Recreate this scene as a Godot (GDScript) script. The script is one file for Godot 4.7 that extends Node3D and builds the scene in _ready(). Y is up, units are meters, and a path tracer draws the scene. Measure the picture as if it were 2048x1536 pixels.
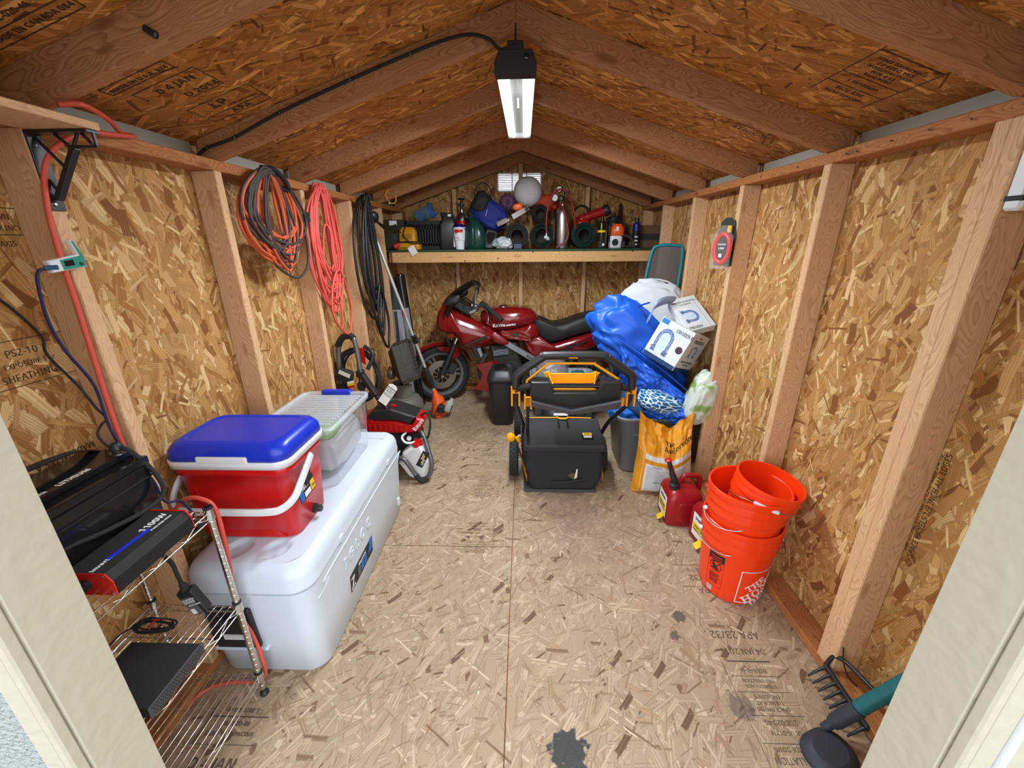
extends Node3D
# A garden shed seen through its open double door. World: metres, y up, floor at y = 0, the camera at x = 0, z = 0 looking along -z.

var M := {}
var used := {}
var rng := RandomNumberGenerator.new()

const STEP := 0.6096          # studs and rafters stand 24 inches apart
const XR := 1.097             # inner face of the right studs
const XL := -1.143            # inner face of the left studs
const WR := 1.187             # boards of the right wall
const WL := -1.235            # boards of the left wall
const ZB := -4.05             # inner face of the back studs
const ZW := -4.14             # boards of the back wall
const ZF := -0.6              # inner face of the front wall
const LAMP := 0.65
const RX := -0.029            # ridge
const RY := 2.238             # underside of the roof boards at the ridge
const SLOPE := 0.327

func _ready() -> void:
	setup_view()
	make_materials()
	build_shell()
	build_objects()

func setup_view() -> void:
	var cam := Camera3D.new()
	cam.name = "camera"
	var pitch := -0.3407; var yaw := 0.031; var roll := -0.0081
	cam.transform = Transform3D(Basis(Vector3.UP, yaw) * Basis(Vector3.RIGHT, pitch) * Basis(Vector3.BACK, roll), Vector3(0, 1.4983, 0))
	cam.fov = 86.97
	cam.near = 0.02
	add_child(cam)
	cam.current = true
	var we := WorldEnvironment.new()
	we.name = "world"
	var e := Environment.new()
	var sky := Sky.new()
	var sm := ProceduralSkyMaterial.new()
	sm.sky_top_color = Color(0.88, 0.91, 0.95)
	sm.sky_horizon_color = Color(0.95, 0.96, 0.97)
	sm.ground_bottom_color = Color(0.60, 0.59, 0.57)
	sm.ground_horizon_color = Color(0.72, 0.72, 0.71)
	sm.sky_energy_multiplier = 1.0
	sm.sun_angle_max = 0.0
	sky.sky_material = sm
	e.background_mode = Environment.BG_SKY
	e.sky = sky
	e.background_energy_multiplier = 1.0
	e.ambient_light_source = Environment.AMBIENT_SOURCE_SKY
	e.tonemap_mode = Environment.TONE_MAPPER_LINEAR
	e.tonemap_exposure = 3.6
	e.sdfgi_enabled = true
	e.ssao_enabled = true
	e.ssil_enabled = true
	we.environment = e
	add_child(we)

# ------------------------------------------------------------------ geometry helpers
class G:
	var st := SurfaceTool.new()
	var sg := 1
	func _init() -> void:
		st.begin(Mesh.PRIMITIVE_TRIANGLES)
	func tri(a: Vector3, b: Vector3, c: Vector3, ua := Vector2.ZERO, ub := Vector2.ZERO, uc := Vector2.ZERO) -> void:
		# a, b, c run counter-clockwise seen from outside
		st.set_uv(ua); st.add_vertex(a)
		st.set_uv(uc); st.add_vertex(c)
		st.set_uv(ub); st.add_vertex(b)
	func quad(a: Vector3, b: Vector3, c: Vector3, d: Vector3, ua := Vector2.ZERO, ub := Vector2.RIGHT, uc := Vector2.ONE, ud := Vector2.DOWN) -> void:
		tri(a, b, c, ua, ub, uc)
		tri(a, c, d, ua, uc, ud)
	func flat() -> void:
		st.set_smooth_group(-1)
	func smooth() -> void:
		sg += 1
		st.set_smooth_group(sg)
	func quado(a: Vector3, b: Vector3, c: Vector3, d: Vector3, out: Vector3, ua := Vector2.ZERO, ub := Vector2.RIGHT, uc := Vector2.ONE, ud := Vector2.DOWN) -> void:
		if (b - a).cross(c - a).dot(out) >= 0.0:
			quad(a, b, c, d, ua, ub, uc, ud)
		else:
			quad(d, c, b, a, ud, uc, ub, ua)
	# chamfered box centred on xf; gr is the axis along which the grain (uv.x) runs; uv in metres
	func box(xf: Transform3D, size: Vector3, b := 0.0, gr := 0, uvo := Vector2.ZERO) -> void:
		flat()
		var h := size / 2.0
		for a in 3:
			var u := (a + 1) % 3
			var v := (a + 2) % 3
			var gu := v if v == gr else u
			var gv := u if gu == v else v
			for s in [-1.0, 1.0]:
				var ps := []
				var uvs := []
				for k in [[-1, -1], [1, -1], [1, 1], [-1, 1]]:
					var p := Vector3()
					p[a] = s * h[a]
					p[u] = k[0] * (h[u] - b)
					p[v] = k[1] * (h[v] - b)
					ps.append(xf * p)
					uvs.append(Vector2(p[gu], p[gv] + a * 0.37 + s * 0.11) + uvo)
				quado(ps[0], ps[1], ps[2], ps[3], xf.basis.orthonormalized()[a] * s, uvs[0], uvs[1], uvs[2], uvs[3])
			if b > 0.0:
				for su in [-1.0, 1.0]:
					for sv in [-1.0, 1.0]:
						var e := []
						for q in [[-1, 0], [1, 0], [1, 1], [-1, 1]]:
							var p := Vector3()
							p[a] = q[0] * (h[a] - b)
							p[u] = su * (h[u] - (b if q[1] else 0.0))
							p[v] = sv * (h[v] - (0.0 if q[1] else b))
							e.append(p)
						var o := Vector3(); o[u] = su; o[v] = sv
						var us := []
						for p: Vector3 in e:
							us.append(Vector2(p[gr], (p[u] + p[v]) if a == gr else p[v]) + uvo)
						quado(xf * e[0], xf * e[1], xf * e[2], xf * e[3], xf.basis * o, us[0], us[1], us[2], us[3])
		if b > 0.0:
			for sx in [-1.0, 1.0]:
				for sy in [-1.0, 1.0]:
					for sz in [-1.0, 1.0]:
						var p0 := xf * Vector3(sx * h.x, sy * (h.y - b), sz * (h.z - b))
						var p1 := xf * Vector3(sx * (h.x - b), sy * h.y, sz * (h.z - b))
						var p2 := xf * Vector3(sx * (h.x - b), sy * (h.y - b), sz * h.z)
						if (p1 - p0).cross(p2 - p0).dot(xf.basis * Vector3(sx, sy, sz)) >= 0.0:
							tri(p0, p1, p2)
						else:
							tri(p0, p2, p1)
	# box between two corners
	func bb(x0: float, x1: float, y0: float, y1: float, z0: float, z1: float, b := 0.0, gr := 0, uvo := Vector2.ZERO) -> void:
		box(Transform3D(Basis(), Vector3((x0 + x1) / 2, (y0 + y1) / 2, (z0 + z1) / 2)), Vector3(absf(x1 - x0), absf(y1 - y0), absf(z1 - z0)), b, gr, uvo)
	# bar of rectangular section from a to b; up fixes the roll
	func bar(a: Vector3, b: Vector3, w: float, t: float, up := Vector3.UP, bev := 0.0) -> void:
		var z := (b - a).normalized()
		var x := up.cross(z)
		if x.length() < 0.01:
			x = Vector3.RIGHT.cross(z)
		x = x.normalized()
		var y := z.cross(x)
		box(Transform3D(Basis(x, y, z), (a + b) / 2), Vector3(w, t, (b - a).length()), bev, 2)
	func rings(rs: Array, closed := true, cap0 := true, cap1 := true, hard := false, us := 1.0) -> void:
		if not hard:
			smooth()
		var n: int = rs[0].size()
		var acc := 0.0
		for i in rs.size() - 1:
			if hard:
				smooth()
			var A: PackedVector3Array = rs[i]
			var B: PackedVector3Array = rs[i + 1]
			var l := A[0].distance_to(B[0])
			for k in (n if closed else n - 1):
				var k2 := (k + 1) % n
				var u0 := float(k) / n * us; var u1 := float(k + 1) / n * us
				quad(A[k], A[k2], B[k2], B[k], Vector2(u0, acc), Vector2(u1, acc), Vector2(u1, acc + l), Vector2(u0, acc + l))
			acc += l
		if closed:
			flat()
			if cap0: fan(rs[0], true)
			if cap1: fan(rs[-1], false)
	func fan(r: PackedVector3Array, rev: bool) -> void:
		var c := Vector3()
		for p in r: c += p
		c /= r.size()
		for k in r.size():
			var a := r[k]; var b := r[(k + 1) % r.size()]
			var ua := Vector2(a.x - c.x + a.y - c.y, a.z - c.z); var ub := Vector2(b.x - c.x + b.y - c.y, b.z - c.z)
			if rev: tri(c, b, a, Vector2.ZERO, ub, ua)
			else: tri(c, a, b, Vector2.ZERO, ua, ub)
	func tube(pts: Array, r, n := 8, closed := false, cap := true, sx := 1.0) -> void:
		var m := pts.size()
		var rs := []
		var t0: Vector3 = (pts[1] - pts[0]).normalized()
		var nn := t0.cross(Vector3.UP if absf(t0.y) < 0.9 else Vector3.RIGHT).normalized()
		for i in m + (1 if closed else 0):
			var p: Vector3 = pts[i % m]
			var t: Vector3
			if closed:
				t = (pts[(i + 1) % m] - pts[(i - 1 + m) % m]).normalized()
			else:
				t = (pts[mini(i + 1, m - 1)] - pts[maxi(i - 1, 0)]).normalized()
			nn = (nn - t * nn.dot(t)).normalized()
			if nn.length() < 0.5:
				nn = t.cross(Vector3.RIGHT if absf(t.x) < 0.9 else Vector3.UP).normalized()
			var bn := t.cross(nn)
			var ring := PackedVector3Array()
			var rad: float = r if (r is float or r is int) else r[i % m]
			for k in n:
				var a := TAU * k / n
				ring.append(p + (nn * cos(a) + bn * sin(a) * sx) * rad)
			rs.append(ring)
		rings(rs, true, cap and not closed, cap and not closed)
	# lathe about the y axis of xf; prof holds (radius, y), sharp where it turns by more than 35 degrees
	func lathe(xf: Transform3D, prof: Array, n := 24, a0 := 0.0, a1 := TAU) -> void:
		smooth()
		var full := is_equal_approx(a1 - a0, TAU)
		for i in prof.size() - 1:
			var p: Vector2 = prof[i]; var q: Vector2 = prof[i + 1]
			if i > 0 and absf((p - prof[i - 1]).angle_to(q - p)) > 0.6:
				smooth()
			var pu := float(i) / prof.size(); var qu := float(i + 1) / prof.size()
			for k in n:
				var t0 := a0 + (a1 - a0) * k / n
				var t1 := a0 + (a1 - a0) * (k + 1) / n
				if full and k == n - 1: t1 = a0
				var A := xf * Vector3(p.x * cos(t0), p.y, p.x * sin(t0)); var B := xf * Vector3(p.x * cos(t1), p.y, p.x * sin(t1))
				var C := xf * Vector3(q.x * cos(t1), q.y, q.x * sin(t1)); var D := xf * Vector3(q.x * cos(t0), q.y, q.x * sin(t0))
				var u0 := float(k) / n; var u1 := float(k + 1) / n
				if p.x < 1e-6: tri(A, D, C, Vector2(u0, pu), Vector2(u0, qu), Vector2(u1, qu))
				elif q.x < 1e-6: tri(A, D, B, Vector2(u0, pu), Vector2(u0, qu), Vector2(u1, pu))
				else: quad(A, D, C, B, Vector2(u0, pu), Vector2(u0, qu), Vector2(u1, qu), Vector2(u1, pu))
	# extruded outline: poly in the x/y plane of xf, centred on z = 0, with a small bevel
	func prism(xf: Transform3D, poly: PackedVector2Array, depth: float, bev := 0.0, uvo := Vector2.ZERO, sm := false) -> void:
		var ps := poly
		if Geometry2D.is_polygon_clockwise(ps):
			ps = ps.duplicate(); ps.reverse()
		var n := ps.size()
		var inn := PackedVector2Array()
		for i in n:
			var d0 := (ps[i] - ps[(i - 1 + n) % n]).normalized()
			var d1 := (ps[(i + 1) % n] - ps[i]).normalized()
			var nv := (Vector2(-d0.y, d0.x) + Vector2(-d1.y, d1.x))
			inn.append(ps[i] + nv.normalized() * bev if nv.length() > 0.01 else ps[i])
		var tr := Geometry2D.triangulate_polygon(inn)
		var h := depth / 2
		flat()
		for i in range(0, tr.size(), 3):
			var a := inn[tr[i]]; var b := inn[tr[i + 1]]; var c := inn[tr[i + 2]]
			if (b - a).cross(c - a) < 0:
				var t := b; b = c; c = t
			tri(xf * Vector3(a.x, a.y, h), xf * Vector3(b.x, b.y, h), xf * Vector3(c.x, c.y, h), a + uvo, b + uvo, c + uvo)
			tri(xf * Vector3(a.x, a.y, -h), xf * Vector3(c.x, c.y, -h), xf * Vector3(b.x, b.y, -h), a + uvo, c + uvo, b + uvo)
		if sm: smooth()
		for i in n:
			var j := (i + 1) % n
			var u0 := ps[i] + uvo; var u1 := ps[j] + uvo
			quad(xf * Vector3(ps[i].x, ps[i].y, -h + bev), xf * Vector3(ps[j].x, ps[j].y, -h + bev), xf * Vector3(ps[j].x, ps[j].y, h - bev), xf * Vector3(ps[i].x, ps[i].y, h - bev), u0, u1, u1 + Vector2(0, depth), u0 + Vector2(0, depth))
		if bev > 0.0:
			for s in [-1.0, 1.0]:
				if sm: smooth()
				for i in n:
					var j := (i + 1) % n
					var a := xf * Vector3(ps[i].x, ps[i].y, s * (h - bev)); var b := xf * Vector3(ps[j].x, ps[j].y, s * (h - bev))
					var c := xf * Vector3(inn[j].x, inn[j].y, s * h); var d := xf * Vector3(inn[i].x, inn[i].y, s * h)
					if s > 0: quad(a, b, c, d, ps[i], ps[j], inn[j], inn[i])
					else: quad(b, a, d, c, ps[j], ps[i], inn[i], inn[j])
	# rounded-rectangle loft along y: rows of [y, width, depth, radius, offset x, offset z]
	func loft(xf: Transform3D, rows: Array, n := 5, cap0 := true, cap1 := true, hard := false) -> void:
		var rs := []
		for r in rows:
			var ring := PackedVector3Array()
			var ox: float = r[4] if r.size() > 4 else 0.0
			var oz: float = r[5] if r.size() > 5 else 0.0
			for p in G.rr(r[1], r[2], r[3], n):
				ring.append(xf * Vector3(p.x + ox, r[0], -p.y + oz))
			rs.append(ring)
		rings(rs, true, cap0, cap1, hard)
	static func rr(w: float, d: float, r: float, n := 5) -> PackedVector2Array:
		var out := PackedVector2Array()
		r = minf(r, minf(w, d) / 2 - 0.0005)
		var cs := [Vector2(w / 2 - r, d / 2 - r), Vector2(-w / 2 + r, d / 2 - r), Vector2(-w / 2 + r, -d / 2 + r), Vector2(w / 2 - r, -d / 2 + r)]
		for c in 4:
			for k in n + 1:
				var a := PI / 2 * (c + float(k) / n)
				out.append(cs[c] + Vector2(cos(a), sin(a)) * r)
		return out
	# grid of points [row][column]
	func grid(g: Array, sm := true) -> void:
		if sm: smooth()
		else: flat()
		var nr := g.size(); var nc: int = g[0].size()
		for i in nr - 1:
			for j in nc - 1:
				quad(g[i][j], g[i][j + 1], g[i + 1][j + 1], g[i + 1][j], Vector2(float(j) / (nc - 1), float(i) / (nr - 1)), Vector2(float(j + 1) / (nc - 1), float(i) / (nr - 1)), Vector2(float(j + 1) / (nc - 1), float(i + 1) / (nr - 1)), Vector2(float(j) / (nc - 1), float(i + 1) / (nr - 1)))
	# sphere squashed by xf, pushed in and out along its radius by f(direction)
	func blob(xf: Transform3D, f: Callable, nu := 40, nv := 24, pw := 1.0) -> void:
		smooth()
		var rows := []
		for i in nv + 1:
			var row := []
			var th := PI * i / nv
			for j in nu + 1:
				var ph := TAU * (j % nu) / nu
				var d := Vector3(sin(th) * cos(ph), cos(th), sin(th) * sin(ph))
				if i == 0: d = Vector3.UP
				if i == nv: d = Vector3.DOWN
				var q := Vector3(signf(d.x) * pow(absf(d.x), pw), signf(d.y) * pow(absf(d.y), pw), signf(d.z) * pow(absf(d.z), pw))
				row.append(xf * (q * f.call(d)))
			rows.append(row)
		for i in nv:
			for j in nu:
				var a: Vector3 = rows[i][j]; var b: Vector3 = rows[i][j + 1]; var c: Vector3 = rows[i + 1][j + 1]; var d: Vector3 = rows[i + 1][j]
				var u := Vector2(float(j) / nu, float(i) / nv); var v := Vector2(float(j + 1) / nu, float(i + 1) / nv)
				if i > 0: tri(a, b, c, u, Vector2(v.x, u.y), v)
				if i < nv - 1: tri(a, c, d, u, v, Vector2(u.x, v.y))

static func T(x := 0.0, y := 0.0, z := 0.0, rx := 0.0, ry := 0.0, rz := 0.0) -> Transform3D:
	return Transform3D(Basis.from_euler(Vector3(deg_to_rad(rx), deg_to_rad(ry), deg_to_rad(rz))), Vector3(x, y, z))

static func V(x: float, y: float, z: float) -> Vector3:
	return Vector3(x, y, z)

# smooth curve through points
static func curve(p: Array, n := 8, closed := false) -> Array:
	var out := []
	var m := p.size()
	for i in (m if closed else m - 1):
		var a: Vector3; var b: Vector3 = p[i]; var c: Vector3 = p[(i + 1) % m]; var d: Vector3
		if closed:
			a = p[(i - 1 + m) % m]; d = p[(i + 2) % m]
		else:
			a = p[i - 1] if i > 0 else b * 2 - c
			d = p[i + 2] if i + 2 < m else c * 2 - b
		for k in n:
			out.append(b.cubic_interpolate(c, a, d, float(k) / n))
	if not closed: out.append(p[m - 1])
	return out

func uniq(n: String) -> String:
	if not used.has(n):
		used[n] = 0
		return n
	used[n] += 1
	return "%s_%03d" % [n, used[n]]

func put(g: G, called: String, mat: Material, parent: Node = null) -> MeshInstance3D:
	var o := MeshInstance3D.new()
	g.st.generate_normals()
	g.st.set_material(mat)
	o.mesh = g.st.commit()
	o.cast_shadow = GeometryInstance3D.SHADOW_CASTING_SETTING_ON
	if parent == null:
		o.name = uniq(called); add_child(o, true)
	else:
		o.name = called; parent.add_child(o, true)
	return o

func thing(called: String, label: String, category: String, at := Transform3D(), group := "") -> Node3D:
	var o := Node3D.new()
	o.name = uniq(called)
	add_child(o, true)
	o.transform = at
	tag(o, label, category, group)
	return o

func tag(o: Node, label: String, category: String, group := "") -> void:
	o.set_meta("label", label)
	o.set_meta("category", category)
	if group: o.set_meta("group", group)

func setting(called: String, label := "", category := "") -> Node3D:
	var o := Node3D.new()
	o.name = uniq(called); add_child(o, true)
	o.set_meta("kind", "structure")
	if label: tag(o, label, category)
	return o

# flat lettering as a mesh: cap height in metres, centred or left aligned on xf (text runs along +x, faces +z)
func text(parent: Node, s: String, h: float, xf: Transform3D, mat: Material, font := "Droid Sans", bold := true, align := 1, squeeze := 1.0, called := "lettering", depth := 0.0006) -> MeshInstance3D:
	var o := MeshInstance3D.new()
	var tm := text_mesh(s, h, font, bold, align, mat)
	tm.depth = depth
	o.mesh = tm
	o.name = called
	parent.add_child(o, true)
	o.transform = xf * Transform3D(Basis().scaled(Vector3(squeeze, 1, 1)), Vector3.ZERO)
	return o

func text_mesh(s: String, h: float, font: String, bold: bool, align: int, mat: Material) -> TextMesh:
	var t := TextMesh.new()
	var f := SystemFont.new()
	f.font_names = PackedStringArray([font])
	f.font_weight = 700 if bold else 400
	t.font = f
	t.text = s
	t.font_size = 32
	t.pixel_size = h / 23.0
	t.depth = 0.0006
	t.curve_step = 3.0
	t.horizontal_alignment = align
	t.material = mat
	return t

# several lines of print and ruled lines in one mesh: rows of [text, cap height, x, y, align], rules of [x0, y0, x1, y1]; bend(p) may curve it
func printed(parent: Node, called: String, xf: Transform3D, rows: Array, rules: Array, mat: Material, rule_w := 0.002, font := "Droid Sans", bend = null, bold := true) -> MeshInstance3D:
	var g := G.new()
	g.flat()
	for r in rows:
		var t := text_mesh(r[0], r[1], font, bold, r[4] if r.size() > 4 else 0, mat)
		var a := t.get_mesh_arrays()
		var vs: PackedVector3Array = a[Mesh.ARRAY_VERTEX]
		var ix = a[Mesh.ARRAY_INDEX]
		if ix == null or ix.is_empty():
			ix = range(vs.size())
		for k in range(0, ix.size(), 3):
			var q := []
			for j in 3:
				var p := vs[ix[k + j]] + Vector3(r[2], r[3], 0)
				q.append(xf * (bend.call(p) if bend != null else p))
			for j in 3: g.st.set_uv(Vector2(q[j].x, q[j].y)); g.st.add_vertex(q[j])
	for r in rules:
		var a := Vector2(r[0], r[1]); var b := Vector2(r[2], r[3])
		var n: Vector2 = (b - a).normalized().orthogonal() * (r[4] if r.size() > 4 else rule_w) / 2
		var steps := 6 if bend != null else 1
		for s in steps:
			var c := a.lerp(b, float(s) / steps); var d := a.lerp(b, float(s + 1) / steps)
			var q := []
			for p in [c - n, d - n, d + n, c + n]:
				var w := Vector3(p.x, p.y, 0.0003)
				q.append(xf * (bend.call(w) if bend != null else w))
			g.quado(q[0], q[1], q[2], q[3], xf.basis.z if not bend != null else (q[1] - q[0]).cross(q[3] - q[0]))
	return put(g, called, mat, parent)

# ------------------------------------------------------------------ materials
func mat(key: String, c: Color, rough := 0.6, metal := 0.0, spec := 0.5) -> StandardMaterial3D:
	var m := StandardMaterial3D.new()
	m.resource_name = key
	# given darks are linear reflectances; paints never absorb a primary entirely
	if c.a >= 1.0 and maxf(c.r, maxf(c.g, c.b)) < 0.13:
		c = Color(c.r * 0.5, c.g * 0.5, c.b * 0.5).linear_to_srgb()
	m.albedo_color = Color(maxf(c.r, 0.07), maxf(c.g, 0.07), maxf(c.b, 0.07), c.a)
	m.roughness = rough
	m.metallic = metal
	m.metallic_specular = spec
	m.cull_mode = BaseMaterial3D.CULL_DISABLED
	M[key] = m
	return m

func with_noise_bump(m: StandardMaterial3D, freq: float, strength: float, sc := 1.0) -> StandardMaterial3D:
	var n := FastNoiseLite.new()
	n.seed = 7; n.frequency = freq; n.fractal_octaves = 3
	var t := NoiseTexture2D.new()
	t.width = 256; t.height = 256; t.seamless = true; t.as_normal_map = true; t.bump_strength = 6.0
	t.noise = n
	m.normal_enabled = true
	m.normal_texture = t
	m.normal_scale = strength
	m.uv1_triplanar = true
	m.uv1_scale = Vector3.ONE * sc
	return m

# strand board: a few dozen strand pictures laid over each other
func osb_image(w: int, h: int, count: int, palette: Array, weights: Array, len_px: Vector2, wid_px: Vector2, spread: float, base_angle: float, seed_: int, edge: float) -> Image:
	rng.seed = seed_
	var im := Image.create_empty(w, h, false, Image.FORMAT_RGBA8)
	im.fill(palette[0])
	var stamps := []
	var total := 0.0
	for x in weights: total += x
	for s in 190:
		var L := rng.randf_range(len_px.x, len_px.y)
		var W := rng.randf_range(wid_px.x, wid_px.y) * (1.0 if rng.randf() < 0.55 else 0.4)
		var ang := base_angle + rng.randfn(0.0, spread)
		if rng.randf() < 0.12: ang = rng.randf() * PI
		var ca := cos(ang); var sa := sin(ang)
		var bw := int(ceil(absf(L * ca) + absf(W * sa))) + 5
		var bh := int(ceil(absf(L * sa) + absf(W * ca))) + 5
		var pick := rng.randf() * total
		var col: Color = palette[0]
		for k in palette.size():
			pick -= weights[k]
			if pick <= 0.0:
				col = palette[k]
				break
		var j := rng.randf_range(-0.07, 0.07)
		col = Color(col.r * (1 + j), col.g * (1 + j * 1.1), col.b * (1 + j * 1.2))
		var st := Image.create_empty(bw, bh, false, Image.FORMAT_RGBA8)
		var f1 := rng.randf_range(0.6, 1.6); var ph := rng.randf() * 6.0
		var skew := rng.randf_range(-0.5, 0.5); var skew2 := rng.randf_range(-0.5, 0.5)
		var amp := rng.randf_range(0.03, 0.10)
		for y in bh:
			for x in bw:
				var dx := x - bw / 2.0; var dy := y - bh / 2.0
				var u := dx * ca + dy * sa
				var v := -dx * sa + dy * ca
				var e0 := u + L / 2 - skew * v - sin(v * 1.9 + ph) * 1.2
				var e1 := L / 2 - u + skew2 * v - sin(v * 2.3 - ph) * 1.2
				var eu := minf(e0, e1)
				var ev := W / 2 - absf(v + sin(u * 0.09 + ph) * W * 0.07)
				var e := minf(eu, ev)
				if e <= -1.0: continue
				var a := clampf(e + 0.6, 0, 1)
				var sh := 1.0 + amp * sin(v * f1 + sin(u * 0.03 + ph)) + amp * 0.7 * sin(v * f1 * 2.7 + u * 0.02)
				if e < 1.0: sh *= (1.0 - edge)
				elif v < -W / 2 + 2.6: sh *= 1.0 + edge * 0.35
				st.set_pixel(x, y, Color(col.r * sh, col.g * sh, col.b * sh, a))
		stamps.append(st)
	for i in count:
		var st: Image = stamps[rng.randi() % stamps.size()]
		var x := rng.randi() % w; var y := rng.randi() % h
		var sz := st.get_size()
		var rect := Rect2i(Vector2i.ZERO, sz)
		im.blend_rect(st, rect, Vector2i(x, y))
		if x + sz.x > w: im.blend_rect(st, rect, Vector2i(x - w, y))
		if y + sz.y > h: im.blend_rect(st, rect, Vector2i(x, y - h))
		if x + sz.x > w and y + sz.y > h: im.blend_rect(st, rect, Vector2i(x - w, y - h))
	return im

func tex(im: Image) -> ImageTexture:
	return ImageTexture.create_from_image(im)

# sawn softwood: rings stretched along u, bent round a few knots
func lumber_image(light: Color, dark: Color, seed_: int, knots: int, freq: float) -> Image:
	var w := 1024; var h := 256
	var n := FastNoiseLite.new(); n.seed = seed_; n.frequency = 1.0; n.fractal_octaves = 2
	rng.seed = seed_
	var ks := []
	for k in knots: ks.append(Vector3(rng.randf() * w, rng.randf() * h, rng.randf_range(7, 13)))
	var by := PackedByteArray(); by.resize(w * h * 3)
	var i := 0
	for y in h:
		for x in w:
			var yy := float(y)
			var kd := 0.0
			for k: Vector3 in ks:
				var dx := (x - k.x); var dy := (y - k.y)
				if absf(dx) < 110 and absf(dy) < 60:
					var d := dx * dx * 0.12 + dy * dy
					var g := exp(-d / (k.z * k.z * 5.0))
					yy += signf(dy) * g * k.z * 1.6
					if d < k.z * k.z: kd = maxf(kd, 1.0 - d / (k.z * k.z) * 0.55)
			var t := yy * freq + n.get_noise_2d(x * 0.0035, yy * 0.012) * 7.0
			var r := fposmod(t, 1.0)
			r = r * r * (1.0 if r < 0.93 else (1.0 - r) * 14.0)
			var fine := n.get_noise_2d(x * 0.02, y * 0.9 + 300.0) * 0.35
			var v := clampf(r * 0.75 + fine + 0.12, 0, 1)
			v = maxf(v, kd * 1.1)
			var c := light.lerp(dark, minf(v, 1.15))
			by[i] = int(clampf(c.r, 0, 1) * 255); by[i + 1] = int(clampf(c.g, 0, 1) * 255); by[i + 2] = int(clampf(c.b, 0, 1) * 255)
			i += 3
	return Image.create_from_data(w, h, false, Image.FORMAT_RGB8, by)

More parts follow.
